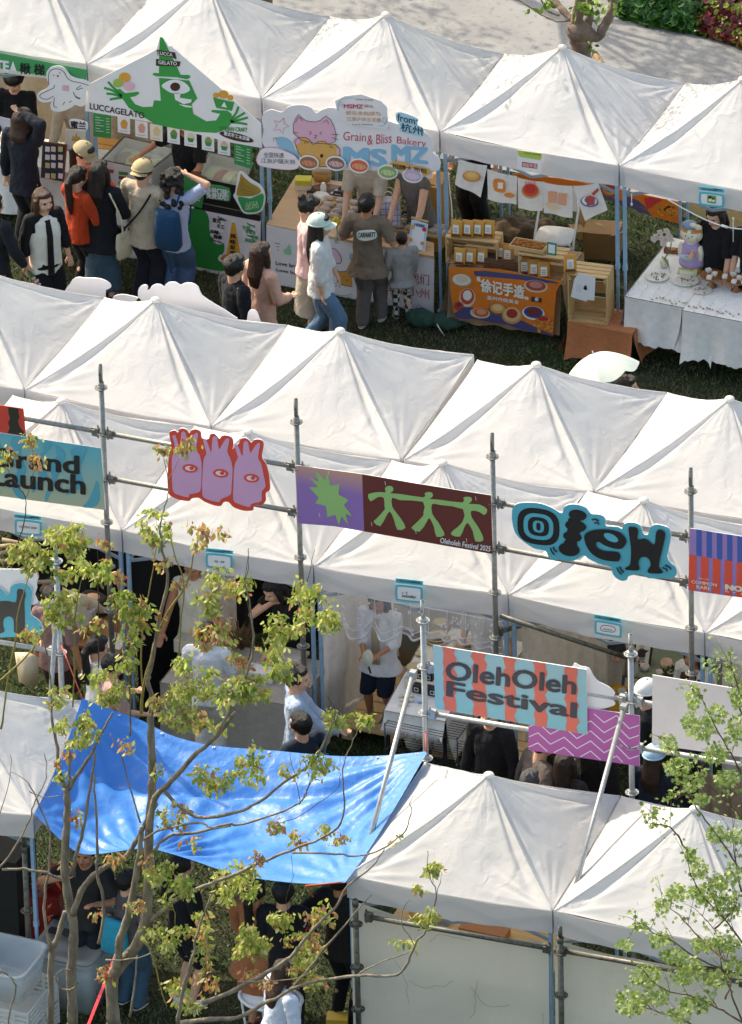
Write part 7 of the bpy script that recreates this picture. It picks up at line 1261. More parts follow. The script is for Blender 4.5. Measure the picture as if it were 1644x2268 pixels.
# cup stall
q=Z(c('l',1000,870),.75); zc=.75
tq=[Z(c('l',700,890),zc),Z(c('l',1330,990),zc)]; d=(tq[1]-tq[0]); tq=[tq[0],tq[1],tq[1]+Vector((0,.75,0)),tq[0]+Vector((0,.75,0))]
table(tq,zc,'table of cups and wreaths in the right stall of the third row',WOOD); drape(tq,'sage green cloth on the cup table',cloth('#87917a'),(.5,.4,.3,.4))
def wreath(k,x,y,r_,lb): 
    q=Z(c(k,x,y),zc+.02); b=MB(mat('moss','#33491f',rough=.9,var=.3,scale=40)); 
    for t in range(220): a_=rng.uniform(0,6.28); s=rng.gauss(0,.025); b.ell(q+Vector(((r_+s)*math.cos(a_),(r_+s)*math.sin(a_)*.85,abs(rng.gauss(0,.02)))),rng.uniform(.008,.018),nu=5,nv=4)
    E=mk(b,'wreath',lb,'wreath'); return E,q
E,q=wreath('l',862,815,.14,'green moss wreath round an orange tray on the cup table'); b=MB(mat('orange wood','#c48a3c')); b.loft([(q+Vector((0,0,z)),.115,.10,(1,0,0),(0,1,0)) for z in (.0,.035)],24); mk(b,'tray','round orange tray inside the moss wreath','tray')
for x,y,r_,h_,lb,cc in ((832,795,.03,.05,'small brown speckled cup on the orange tray','#b59a7a'),(882,790,.045,.07,'brown and cream lidded pot on the orange tray','#c4ae8c')): 
    q2=Z(c('l',x,y),zc+.05); b=MB(mat('pot '+cc,cc,rough=.3,var=.3,scale=60)); b.loft([(q2+Vector((0,0,z)),r,r,(1,0,0),(0,1,0)) for z,r in ((.01,r_*.8),(h_*.5,r_),(h_,r_*.9),(h_*1.2,r_*.3))],18); mk(b,'pot',lb,'pot')
b=MB(cloth('#c99a28')); qa=Z(c('l',760,880),zc+.02); b.grid(lambda u,v:Vector((qa.x+.35*u-.02+.02*math.sin(v*9),qa.y+.02-.25*v+.05*math.sin(u*5),zc+.024-(.35*max(0,v-.5)))),16,16); mk(b,'cloth','mustard yellow cloth spilling over the front of the cup table','cloth')
def cup(k,x,y,r_,h_,cc,lb,handle=1,z=None):
    q=Z(c(k,x,y),(zc if z is None else z)+.012); E=empty('cup',q,lb,'cup'); b=MB(mat('cup '+cc,cc,rough=.25)); b.loft([(q+Vector((0,0,z_)),rr,rr,(1,0,0),(0,1,0)) for z_,rr in ((0,r_*.6),(.01,r_*.8),(h_*.6,r_),(h_,r_*.95),(h_,r_*.82),(.02,r_*.7))],18); b.build('bowl',E)
    if handle: b=MB(b.mats[0]); b.tube([q+Vector((r_*.9+.02*math.sin(t),0,h_*.5+h_*.32*math.cos(t))) for t in [k_*math.pi/8 for k_ in range(9)]],.005,6); b.build('handle',E)
for a in ((1045,835,.045,.06,'#d9d2cc','white footed cup on the sage cloth'),(1180,825,.060,.09,'#d8b79c','peach teapot with a red mark on the sage cloth'),(1135,865,.035,.05,'#d9cfc2','small cream jar beside the teapot'),(1205,870,.035,.05,'#d9c9b0','small cup with a handle in front of the teapot'),(795,895,.05,.06,'#dcd8d2','white lidded pot on the mustard cloth'),(905,985,.045,.05,'#c9bfae','grey beige cup just left of the scaffold pole'),(1000,980,.035,.045,'#b8322c','red rimmed cup right of the scaffold pole'),(975,810,.035,.06,'#caa58a','tall pink beige cup behind the scaffold pole')): cup('l',*a[:5],a[5])
E,q=wreath('l',1240,855,.10,'small dark moss wreath behind the teapot')
for P,inner,cc,lb,yy in (((890,865,1040,885,1040,960,880,950),(925,880,1005,890,1003,945,920,935),'#45403f','dark framed picture lying on the cup table','#b89f80'),((985,665,1095,680,1075,820,965,800),(995,672,1082,684,1066,806,975,792),'#2a2827','framed drawing of a dog in a dark jacket on the cup table','#d9d2c6')):
    Qf=Plane(Z(c('l',P[4],P[5]),zc+.02),(0,-.9,.45)); b=MB(mat('picture frame '+cc,cc,rough=.5)); b.board(Qf,cs('l',*P),.02); E=mk(b,'picture_frame',lb,'picture'); b=MB(flat(yy)); b.draw(Qf,cs('l',*inner)); 
    if 'dog' in lb: b.use(flat('#2e2a2e')); b.draw(Qf,smoothpts(cs('l',1008,710,1030,700,1050,712,1075,715,1050,730,1048,755,1010,755,1000,730),2),.006); b.use(flat('#b8b0a6')); b.draw(Qf,ellpts(*c('l',1028,692),6,6),.006); b.use(flat('#8a8a90')); b.draw(Qf,cs('l',1012,755,1048,755,1040,778,1008,775),.006); b.use(flat('#8a5a48')); b.draw(Qf,ellpts(*c('l',1008,783),4,2.4),.007); b.draw(Qf,ellpts(*c('l',1036,787),4,2.4),.007)
    else: b.use(flat('#8f8a84')); b.draw(Qf,ellpts(*c('l',965,915),10,8),.006)
    b.build('artwork',E)
q=Z(c('l',800,840),.45); fchair((q.x+.05,q.y+.35,0),math.pi+.3,'white folding chair behind the cup table')
q=Z(c('l',735,1000),.45)
fchair((Z(c('o',230,330),.5).x,Z(c('o',230,330),.5).y,0),-.9,'white folding chair partly hidden behind the dark haired visitors',)
# left stalls tables
a0=Z((356,1512),.76); a1=Z((655,1566),.76); tq=[a0,a1,a1+Vector((0,.85,0)),a0+Vector((0,.85,0))]; table(tq,.76,'long table under a beige cloth in the middle stall, third row',WOOD); drape(tq,'beige grey cloth over the long middle table',cloth('#a9a197'),(.68,.6,.3,.6),off=.006,fold=.02)
zl=.775
def bx(p,s,cc,name,lb,cat,rz=0,lid=None):
    q=Z(p,zl); b=MB(flat(cc) if isinstance(cc,str) else cc); b.box(q.x,q.y,zl+s[2]/2,*s,rz=rz); 
    if lid: b.use(flat(lid)).box(q.x,q.y,zl+s[2]+.003,s[0]*.8,s[1]*.8,.006,rz=rz)
    return mk(b,name,lb,cat)
bx((413,1440),(.20,.14,.14),'#c9bfae','box','cream box behind the white tee on the middle table','box',lid='#b5aa98'); bx((500,1420),(.30,.2,.05),'#a08c74','box','flat brown box at the back of the middle table','box',lid='#e0dcd4'); bx((640,1455),(.34,.24,.03),'#cbb89b','tray','shallow beige tray near the woman in black on the middle table','tray',lid='#dcd6cc'); bx((585,1500),(.25,.18,.08),'#d6d0cc','box','white box of accessories on the middle table','box',lid='#e8e4e0')
b=MB(mat('dried stalk','#7a5c3c')); q=Z((535,1440),zl); 
for k in range(160): a_=rng.uniform(0,6.28); b.tube([q,q+Vector((math.cos(a_)*rng.uniform(.02,.16),math.sin(a_)*rng.uniform(.02,.14),rng.uniform(.12,.30)))],.003,3)
E=mk(b,'dried_flowers','brown bunch of dried flowers on the middle table','flowers')
for k in range(26): q=Z((rng.uniform(470,650),rng.uniform(1460,1520)),zl); b=MB(flat(('#d9d4ce','#c4b7a4','#8c8278','#e3dfdb')[k%4])); b.ell(q+Vector((0,0,.012)),(.03,.025,.012),nu=8,nv=5); b.box(q.x,q.y,zl+.004,.06,.05,.006); mk(b,'trinket','pale trinket on a small card on the middle table','trinket','trinkets spread on the middle table')
a0=Z((125,1420),.78); a1=Z((268,1448),.78); tq=[a0,a1,a1+Vector((0,.8,0)),a0+Vector((0,.8,0))]; table(tq,.78,'brown wooden display table of the far left stall, third row',mat('mid brown wood','#8a6038',rough=.6)); 
bx((225,1400),(.22,.15,.10),'#b98f5c','wooden_box','pale wooden box on the brown display table','box',lid='#8a6038'); bx((255,1420),(.22,.28,.006),'#d4cfc4','paper','white printed sheet with black rings on the brown display table','paper'); bx((190,1380),(.18,.10,.16),'#c9c4cc','box','lilac white upright box behind the wooden box','box')
q=Z((60,1460),.9); E=empty('paper_bag',(q.x,q.y,.5),'creased cream paper bag hanging below the cyan letter','bag'); b=MB(flat('#c9b798')); b.loft([(Vector((q.x,q.y,.62)),.10,.04,(1,0,0),(0,1,0)),(Vector((q.x,q.y,.95)),.13,.05,(1,0,0),(0,1,0))],4,1.2); b.build('bag_body',E)
q=Z((62,1180),1.3); 
b=MB(mat('driftwood','#a0896c',rough=.8,var=.3));
for k in range(7): a_=Y((0+rng.uniform(-10,30),1195+k*16),-8.6); b.tube([a_,a_+Vector((rng.uniform(.2,.45),.1,rng.uniform(-.1,.12)))],.02,6)
mk(b,'driftwood','bundle of weathered wood pieces hanging under the left edge valance','wood')
# ================================================================= blue tarp
TB=bpy.data.materials.new('blue tarpaulin'); TB.use_nodes=True; n_=TB.node_tree.nodes;l_=TB.node_tree.links;p_=n_['Principled BSDF']; p_.inputs['Base Color'].default_value=lin('#3a7fcc')+(1,); p_.inputs['Roughness'].default_value=.43; p_.inputs['Specular IOR Level'].default_value=.42
tc=n_.new('ShaderNodeTexCoord'); z1=n_.new('ShaderNodeTexNoise'); z1.inputs['Scale'].default_value=13; z1.inputs['Detail'].default_value=3; z1.inputs['Distortion'].default_value=1.2; l_.new(tc.outputs['Object'],z1.inputs[0]); z2=n_.new('ShaderNodeTexVoronoi'); z2.inputs['Scale'].default_value=14; l_.new(tc.outputs['Object'],z2.inputs[0]); ad=n_.new('ShaderNodeMath'); ad.operation='ADD'; l_.new(z1.outputs[0],ad.inputs[0]); l_.new(z2.outputs[0],ad.inputs[1]); bp=n_.new('ShaderNodeBump'); bp.inputs['Strength'].default_value=.34; bp.inputs['Distance'].default_value=.012; l_.new(ad.outputs[0],bp.inputs['Height']); l_.new(bp.outputs[0],p_.inputs['Normal'])
tr=n_.new('ShaderNodeBsdfTranslucent'); tr.inputs[0].default_value=lin('#4a96ea')+(1,); ms=n_.new('ShaderNodeMixShader'); ms.inputs[0].default_value=.15; l_.new(p_.outputs[0],ms.inputs[1]); l_.new(tr.outputs[0],ms.inputs[2]); l_.new(ms.outputs[0],n_['Material Output'].inputs[0])
def bound(P,zs,n=40):
    P3=[Z(p,z) for p,z in zip(P,zs)]; S_=smoothpts([tuple(q) for q in P3],12,False); S_=[Vector(s) for s in S_]; L=[0]
    for a,b2 in zip(S_[:-1],S_[1:]): L.append(L[-1]+(b2-a).length)
    def f(t):
        d=t*L[-1]
        for i in range(len(L)-1):
            if d<=L[i+1]+1e-9: return S_[i].lerp(S_[i+1],(d-L[i])/max(1e-9,L[i+1]-L[i]))
        return S_[-1]
    return f
zT=2.22
bL=bound([(76,1803),(110,1730),(150,1640),(182,1546)],[2.17,2.12,2.2,2.45]); bR=bound([(765,1955),(814,1887),(872,1794),(948,1664)],[2.20,2.22,2.24,2.30])
bB=bound([(76,1803),(137,1862),(190,1892),(300,1880),(338,1880),(420,1903),(500,1930),(569,1945),(670,1956),(765,1954)],[2.17,1.98,1.9,2.0,2.02,1.98,1.96,1.98,2.06,2.19]); bT=bound([(182,1546),(230,1566),(313,1596),(381,1630),(470,1652),(598,1663),(742,1676),(850,1675),(945,1666)],[2.45,2.3,2.15,2.08,2.05,2.05,2.08,2.15,2.30])
c00,c10,c01,c11=bB(0),bB(1),bT(0),bT(1)
def tarp(u,v):
    p=(bB(u)*(1-v)+bT(u)*v)+(bL(v)*(1-u)+bR(v)*u)-((c00*(1-u)+c10*u)*(1-v)+(c01*(1-u)+c11*u)*v)
    z=p.z-.10*math.sin(math.pi*u)*math.sin(math.pi*v)
    def fan(cu,cv,k,amp,ph,fall=.5):
        du,dv=(u-cu)*2.0,(v-cv); r_=math.hypot(du,dv); a_=math.atan2(dv,du); return amp*math.sin(a_*k+ph+1.5*nz((u*3,v*3,ph)))*min(1,r_*3)*math.exp(-(r_/fall)**2)
    e=min(1,12*min(u,1-u,v,1-v))
    z+=e*(fan(0,1,26,.030,.5,.7)+fan(0,0,18,.018,2,.5)+fan(1,1,24,.030,1,.8)+fan(1,0,22,.020,4,.5)+fan(.38,-.12,30,.040,3,.55)+.03*nz((u*4,v*2.5,7))+.016*nz((u*14,v*7,2))+.005*math.sin(u*60+9*nz((u*5,v*5,1)))*math.sin(math.pi*v))
    z-=.09*math.exp(-((v-(.62+.2*u))/.05)**2)*math.sin(math.pi*min(1,u*1.1)) 
    z+=.05*math.exp(-((v-(.53+.22*u))/.07)**2)*math.sin(math.pi*min(1,u*1.1))
    return Vector((p.x,p.y,z))
b=MB(TB); b.grid(tarp,150,70); E=mk(b,'tarpaulin','glossy blue tarpaulin stretched between the left and front canopies','tarp')
b=MB(flat('#cfd6dc'))
for u in (.03,.12,.25,.4,.55,.7,.85,.97): q=tarp(u,.985); b.tube([q+Vector((.012*math.cos(t),.012*math.sin(t),.004)) for t in [k*math.pi/4 for k in range(9)]],.004,5,False)
b.build('eyelet',E)
b=MB(flat('#c8482e')); b.tube([c11,Vector((fp[1].x,fp[1].y,c11.z+.08))],.008,6); b.build('tie',E); b=MB(flat('#c8482e')); b.tube([c10,c10+Vector((-.35,-.1,-.06)),c10+Vector((-.30,-.05,-.2))],.008,6); b.build('tie',E); b=MB(flat('#c8482e')); b.tube([c01,Vector((fp[0].x,fp[0].y,2.7))],.006,6); b.build('tie',E)
# ================================================================= side walls of the front tents
def sidewall(i0,i1,ztop0,ztop1,sag,label,sd):
    p0,p1=RD(i0,0),RD(i1,0); b=MB(WALLM)
    def f(u,v):
        p=p0.lerp(p1,u); zt_=ztop0*(1-u)+ztop1*u-sag*4*u*(1-u); w_=.02*nz((u*2.5,v*1.5,sd))+.012*math.sin((u*1.4+v)*9+sd)*math.sin(math.pi*u)+.006*nz((u*9,v*5,sd)); return Vector((p.x,p.y-.045+w_-.02*v,zt_*(1-v)+.03*v))
    b.grid(f,60,50); E=mk(b,'side_wall',label,'tent wall'); b=MB(mat('ink scribble','#4d4a45',rough=.8)); rr=random.Random(sd)
    def pt(u,v): q=f(u,v); return Vector((q.x,q.y-.004,q.z))
    for k in range(int(6 if sd==1 else 1)):
        u=rr.uniform(.2,.85);v=rr.uniform(.12,.6); a_=rr.uniform(0,6.28); pts=[]
        for t in range(14): u+=.02*math.cos(a_);v+=.02*math.sin(a_);a_+=rr.uniform(-.5,.5); pts.append(pt(min(.97,max(.03,u)),min(.9,max(.05,v))))
        b.tube(pts,.0011,4)
    b.build('stain',E); return E
sidewall(.03,.985,1.92,1.86,.08,'cream canvas side wall with dark scribbled stains, bottom centre right',1); sidewall(1.015,1.99,1.90,1.9,.05,'cream canvas side wall at the bottom right corner',2)
tq=[RD(.1,.12),RD(.95,.12),RD(.95,.45),RD(.1,.45)]; tq=[Vector((p.x,p.y,1.35)) for p in tq]; b=MB(WOOD); 
E=table(tq,1.35,'high shelf table behind the cream side wall',WOOD)
for x,y,s,cc,lb in ((1095/1,1210,(.10,.08,.10),'#c9a05a','yellow box on the shelf behind the side wall'),(1260,1250,(.12,.10,.12),'#8a8a92','grey box on the shelf behind the side wall'),(1520,1310,(.45,.16,.07),'#a56a3c','wooden tray of dark red jars on the shelf behind the side wall')):
    q=Z(c('n',x,y),1.45); b=MB(flat(cc)); yy=min(max(q.y,tq[0].y+.1),tq[3].y-.1); b.box(q.x,yy,1.352+s[2]/2,*s); mk(b,'box',lb,'box')
# ================================================================= bottom left
BINM=mat('frosted bin plastic','#bcc6cb',rough=.25,alpha=.5,spec=.6,var=.04); BING=mat('grey bin plastic','#8d8a86',rough=.4,var=.05); 
def bin_(cen,w_,d_,h_,rz,m,label,z0=0.,lid=None):
    Rm=Matrix.Rotation(rz,3,'Z'); E=empty('storage_bin',(cen[0],cen[1],z0),label,'bin'); b=MB(m); X=Rm@Vector((1,0,0));Y2=Rm@Vector((0,1,0)); C_=Vector((cen[0],cen[1],z0))
    b.loft([(C_+Vector((0,0,0.004)),w_*.43,d_*.43,X,Y2),(C_+Vector((0,0,h_)),w_*.5,d_*.5,X,Y2),(C_+Vector((0,0,h_)),w_*.48,d_*.48,X,Y2),(C_+Vector((0,0,.02)),w_*.41,d_*.41,X,Y2)],28,7); b.build('tub',E)
    b=MB(m); b.loft([(C_+Vector((0,0,h_-.03)),w_*.52,d_*.53,X,Y2),(C_+Vector((0,0,h_)),w_*.53,d_*.54,X,Y2),(C_+Vector((0,0,h_+.004)),w_*.49,d_*.49,X,Y2),(C_+Vector((0,0,h_-.02)),w_*.485,d_*.485,X,Y2)],28,7,False); b.build('rim',E)
    if lid: b=MB(lid); b.loft([(C_+Vector((0,0,h_+.006)),w_*.54,d_*.55,X,Y2),(C_+Vector((0,0,h_+.035)),w_*.53,d_*.54,X,Y2),(C_+Vector((0,0,h_+.036)),w_*.45,d_*.45,X,Y2),(C_+Vector((0,0,h_+.026)),w_*.44,d_*.44,X,Y2)],28,7); b.build('lid',E)
    return E
q=Z((20,2120),.86); bin_((q.x-.05,q.y+.02),.62,.62,.34,0,BINM,'open frosted plastic tub on top of the white crates, bottom left',z0=.52)
WCR=mat('white crate plastic','#c9cbc8',rough=.45,var=.04)
for k in range(2): 
    z0=.002+k*.26; E=empty('plastic_crate',(q.x-.02,q.y,z0),['white slotted plastic crate, lower of the two, bottom left','white slotted plastic crate, upper of the two, bottom left'][k],'crate'); b=MB(WCR)
    for s in (-1,1):
        for t in range(5): b.box(q.x-.02+s*.34,q.y,z0+.03+t*.05,.012,.66,.03); b.box(q.x-.02,q.y+s*.33,z0+.03+t*.05,.67,.012,.03)
        for y in (-.32,0,.32): b.box(q.x-.02+s*.34,q.y+y,z0+.127,.02,.03,.25)
        for x in (-.2,.2): b.box(q.x-.02+x,q.y+s*.33,z0+.127,.03,.02,.25)
    b.box(q.x-.02,q.y,z0+.01,.66,.65,.012); b.build('frame',E)
q=Z((172,2075),.62); bin_((q.x,q.y),.62,.80,.60,0,BINM,'large frosted bin with a grey lid behind the left tree stem',lid=BING)
b=MB(flat('#1d1d1f')); 
for x,y in ((128,2030),(120,2062),(150,2066)): p=Z((x,y),.665); b.box(p.x,p.y,.668,.11,.11,.004)
mk(b,'label_stickers','black square labels on the lid of the grey bin','label')
q2=Z((200,1985),.8); fchair((q2.x,q2.y-.05,0),math.pi+.05,'pale folding chair behind the grey lidded bin')
b=MB(mat('speaker black','#1b1b1d',rough=.7,bump=.3,bscale=120)); q=Z((15,1900),1.3); b.box(q.x-.25,q.y+.15,.66,.75,.45,1.3); E=mk(b,'loudspeaker','large black loudspeaker cabinet behind the left tent leg','loudspeaker'); b=MB(flat('#2c2c30')); 
for z in (.35,.95): b.loft([(Vector((q.x-.25,q.y-.076,z)),.18,.18,(1,0,0),(0,0,1)),(Vector((q.x-.25,q.y-.09,z)),.15,.15,(1,0,0),(0,0,1))],20); b.build('cone',E); b=MB(flat('#2c2c30'))
b=MB(mat('lilac lamp bar','#b48fb8',rough=.4)); a_=Y((-40,1826),-13.0); e_=Y((66,1845),-13.0); b.bar(a_,e_,.06,.05); mk(b,'bar','lilac coloured bar above the black loudspeaker','bar'); b=MB(flat('#c9c6c2')); b.bar(a_+Vector((0,0,.09)),e_+Vector((0,0,.09)),.05,.04); mk(b,'bar','pale grey bar above the lilac one at the left edge','bar')
b=MB(mat('red lacquer','#7d201c',rough=.4,var=.2)); q=Z((95,1985),.8)
b.box(q.x,q.y,.62,.35,.25,.5,rz=.3); b.box(q.x+.1,q.y+.1,.95,.2,.15,.2,rz=-.2); E=mk(b,'red_box','bright red lacquered boxes with orange paper cuttings by the greenish pole','box'); b=MB(flat('#d8633a'))
for k in range(60): p=q+Vector((rng.uniform(-.25,.2),rng.uniform(-.2,.15),rng.uniform(-.3,.35))); b.add([p,p+Vector((rng.uniform(-.08,.08),0,rng.uniform(-.08,.08))),p+Vector((rng.uniform(-.08,.08),0,rng.uniform(-.08,.08)))],[(0,1,2)])
o=b.build('paper_strips',E); o['kind']='stuff'
b=MB(mat('red strap','#d2222e',rough=.5)); a_=Y((275,2068),-14.3); e_=Y((188,2290),-16.2); b.bar(a_,e_,.028,.004); mk(b,'strap','taut bright red strap slanting between the tree stems','strap')
b=MB(flat('#c9a227')); q=Z((748,2262),.1); b.box(q.x,q.y,.08,.2,.15,.16,rz=.3); mk(b,'yellow_box','yellow box on the grass by the front scaffold pole','box')
b=MB(mat('white chair arm','#d8d8d6')); q=Z((600,2210),.5); b.tube([q+Vector((.3*math.cos(t),.22*math.sin(t),0)) for t in [k*math.pi/12 for k in range(25)]],.018,8,False); 
for t in (.5,2.2,3.8,5.4): b.tube([q+Vector((.3*math.cos(t),.22*math.sin(t),0)),Vector((q.x+.24*math.cos(t),q.y+.18*math.sin(t),0))],.012,6)
b.loft([(q+Vector((0,0,-.01)),.28,.20,(1,0,0),(0,1,0)),(q+Vector((0,0,.004)),.28,.20,(1,0,0),(0,1,0))],24); mk(b,'stool','round white stool behind the rust brown dress','stool')
# ================================================================= trees
BARK=mat('young bark','#827767',rough=.85,var=.40,scale=14,bump=1.0,bscale=30,stretch=(1,1,.35)); BARKG=mat('green twig','#8a7f45',rough=.8,var=.2,scale=20); BARKD=mat('dark twig','#4f3f37',rough=.85,var=.2)
def leafm(n,h,tr=.35): return mat(n,h,rough=.5,var=.22,scale=12,transl=tr,spec=.3)
LG=[leafm('leaf lime','#adb35a'),leafm('leaf green','#8a9e48'),leafm('leaf pale','#c6c684'),leafm('leaf orange','#b99560'),leafm('leaf russet','#a87258')]
MG=[leafm('maple leaf','#8a9f55'),leafm('maple leaf light','#a6b476'),leafm('maple leaf deep','#6f8a42')]
tr_=np.random.default_rng(11)
def leaves(name,parent,pts,size,mats,weights,down=.6,shape='obo'):
    """pts: leaf base points; each leaf is a folded blade of its own"""
    P=np.array(pts); n=len(P); 
    d=tr_.normal(0,1,(n,3)); d[:,2]=d[:,2]*.6-down*1.4; d/=np.linalg.norm(d,axis=1)[:,None]
    a=tr_.normal(0,1,(n,3)); s=np.cross(d,a); s/=np.linalg.norm(s,axis=1)[:,None]; nn=np.cross(s,d)
    L=size*tr_.uniform(.65,1.25,(n,1))
    if shape=='obo': prof=[(0,0,0),(.45,.24,.05),(.75,.19,.03),(1,0,-.05),(.75,-.19,.03),(.45,-.24,.05)]; fs=[(0,1,2,3),(0,3,4,5)]
    else: prof=[(0,0,0),(.25,.42,.03),(.42,.22,.0),(.72,.50,.0),(.62,.16,.02),(1,0,-.04),(.62,-.16,.02),(.72,-.50,0),(.42,-.22,0),(.25,-.42,.03)]; fs=[(0,1,2,5),(2,3,4,5),(0,5,8,9),(5,6,7,8)]
    k=len(prof); V=np.zeros((n,k,3))
    for i,(l,w_,h) in enumerate(prof): V[:,i]=P+d*L*l+s*L*w_+nn*L*h
    me=bpy.data.meshes.new(name); nf=len(fs)*n; me.vertices.add(n*k); me.vertices.foreach_set('co',V.ravel()); F=(np.arange(n)[:,None,None]*k+np.array(fs)[None]).reshape(-1)
    me.loops.add(len(F)); me.loops.foreach_set('vertex_index',F.astype(np.int32)); me.polygons.add(nf); me.polygons.foreach_set('loop_start',np.arange(nf)*4)
    for m in mats: me.materials.append(m)
    w_=np.asarray(weights); mi=np.array([tr_.choice(len(mats),p=x) for x in w_]) if w_.ndim==2 else tr_.choice(len(mats),n,p=w_)
    me.update(calc_edges=True); me.polygons.foreach_set('material_index',np.repeat(mi,len(fs))); o=bpy.data.objects.new(name,me); COL.objects.link(o)
    M=np.array(parent_world(parent).inverted()); co=V.reshape(-1,3)@M[:3,:3].T+M[:3,3]; me.vertices.foreach_set('co',co.ravel()); me.update(); o.parent=parent; return o
def branch(b,k,P,r0,r1,y0,y1,m=None,sm=4):
    if m: b.use(m)
    pts=[]; n=len(P)//2
    for i in range(n): yy=y0+(y1-y0)*i/max(1,n-1); pts.append(tuple(Y(c(k,P[2*i],P[2*i+1]),yy)))
    S_=smoothpts(pts,sm,False); N=len(S_); S_=[Vector(s)+Vector((rng.gauss(0,.004),rng.gauss(0,.004),rng.gauss(0,.003))) for s in S_]; b.tube(S_,[max(.0022,(r0+(r1-r0)*i/(N-1))*(1+.10*math.sin(i*2.1))) for i in range(N)],8); return S_
TY=-15.6
q=Y(c('m',700,1916),TY); E=empty('tree',(q.x,TY,0),'many stemmed young tree with yellow green and orange leaf clusters, left foreground','tree'); FT=E
b=MB(BARK); 
base=Y(c('m',700,1916),TY); b.tube([(base.x-.02,TY,0),tuple(base)],[.085,.068],12)
branch(b,'m',(700,1916,690,1650,740,1560,850,1420,900,1250,920,1000,915,850,925,600,940,400,930,200,930,0),.062,.032,TY,TY+.1); b.build('trunk',E)
b=MB(BARK); branch(b,'j',(930,1096,935,1000,910,900,930,800,985,500,1030,300,1000,100,985,-40),.026,.010,TY+.1,TY+.3); branch(b,'g',(985,1056,1005,950,1030,870,1035,770,1010,620),.008,.003,TY+.3,TY+.3); branch(b,'g',(1035,770,1080,680,1120,600),.004,.002,TY+.3,TY+.35)
branch(b,'m',(720,1570,740,1400,790,1250,830,1050,860,850,870,700),.042,.022,TY-.05,TY-.25); branch(b,'m',(915,720,960,520,1050,430,1180,280,1330,150,1450,0),.030,.016,TY,TY-.3); branch(b,'j',(1330,1246,1400,1110,1520,850,1560,680,1540,450,1510,300),.014,.006,TY-.3,TY-.4)
branch(b,'m',(450,1240,500,1100,600,980,700,920,790,870,880,720,960,560),.030,.020,TY+.35,TY); branch(b,'m',(945,850,1040,760,1200,740,1400,690,1461,690,1640,640,1840,560,1900,460,1970,300),.016,.006,TY,TY+.6)
branch(b,'m',(870,790,1000,720,1230,680,1300,710,1420,700),.012,.007,TY-.1,TY-.4); branch(b,'m',(1000,470,1200,640,1461,610,1590,550,1790,400,1930,300,2020,130,2080,20),.018,.007,TY,TY-.5)
branch(b,'m',(930,1280,1100,1140,1300,1050,1461,990,1610,920,1790,850,1980,770,2100,680,2116,500,2110,350,2160,200,2215,90),.020,.003,TY,TY+.3); branch(b,'n',(330,860,600,870,760,880,920,820,1040,720,1070,600,1060,560,1080,510),.010,.003,TY+.1,TY+.2)
branch(b,'m',(1100,1916,1300,1890,1461,1880,1610,1800,1790,1700,2000,1450,2160,1260,2290,1120),.026,.004,TY-.4,TY-.3); branch(b,'m',(1250,1790,1461,1700,1660,1590,1790,1500,1940,1320,2060,1200,2150,1060,2290,950,2370,840),.024,.004,TY-.5,TY-.2)
branch(b,'n',(330,1700,500,1650,740,1620,950,1620,1030,1570,1100,1420,1160,1340,1210,1200,1225,1100,1180,1000,1170,850),.017,.003,TY-.35,TY-.2); branch(b,'n',(740,1610,900,1530,1040,1480,1090,1440,1015,1300,1025,1200,1065,1150),.007,.003,TY-.3,TY-.2)
branch(b,'n',(1225,1120,1250,1050,1255,980),.004,.002,TY-.2,TY-.2); branch(b,'m',(1090,1916,1130,1700,1190,1500,1215,1350,1300,1120),.020,.007,TY-.6,TY-.6); branch(b,'m',(800,1870,830,1650,842,1500),.012,.007,TY-.2,TY-.1); branch(b,'m',(650,1525,850,1510,1000,1450),.008,.004,TY-.3,TY-.3); branch(b,'m',(1461,1660,1800,1640,1990,1560),.006,.003,TY-.5,TY-.5)
branch(b,'m',(862,680,790,430,740,250,680,130),.009,.004,TY+.1,TY+.2); branch(b,'m',(600,900,590,600,575,380),.014,.008,TY+.2,TY+.2); branch(b,'j',(800,1240,800,1000,795,800),.010,.006,TY+.1,TY+.1); branch(b,'m',(610,1420,640,1200,600,1000,597,880),.016,.013,TY+.1,TY+.2)
b.use(BARKG); branch(b,'m',(885,1400,940,1500,990,1700,1030,1810),.008,.005,TY-.5,TY-.5); branch(b,'m',(1060,1180,1080,1260,1070,1400),.005,.003,TY-.4,TY-.4)
branch(b,'j',(870,1100,900,850,1010,520,1150,300,1200,100,1240,0),.016,.004,TY+.2,TY+.3); branch(b,'j',(1100,780,1110,560,1130,300,1080,150,1050,30),.009,.004,TY+.1,TY+.1); branch(b,'j',(880,1000,870,700,900,430,950,150,960,60),.009,.003,TY+.3,TY+.4)
b.use(BARKD); branch(b,'j',(610,820,605,520,608,300,600,100),.006,.003,TY+.2,TY+.2); branch(b,'j',(690,850,720,600,760,450),.005,.003,TY+.2,TY+.2); branch(b,'n',(320,1250,300,1150,340,1010,330,880),.003,.002,TY,TY); branch(b,'k',(30,920,90,650,60,430,50,250,70,90),.006,.002,TY+.1,TY+.1); branch(b,'k',(340,520,400,380,440,250,475,100),.005,.002,TY,TY); branch(b,'n',(385,565,360,420,320,250),.004,.002,TY+.5,TY+.5); branch(b,'n',(385,565,480,350,510,260),.004,.002,TY+.5,TY+.5); branch(b,'n',(180,690,360,650,600,480,630,400,625,340),.004,.002,TY+.3,TY+.3); branch(b,'j',(1500,330,1525,200,1530,80),.004,.002,TY-.4,TY-.4); branch(b,'k',(590,1160,600,1080,550,1000),.005,.002,TY-.4,TY-.4)
b.build('limbs',E)
b=MB(BARK); E2=E
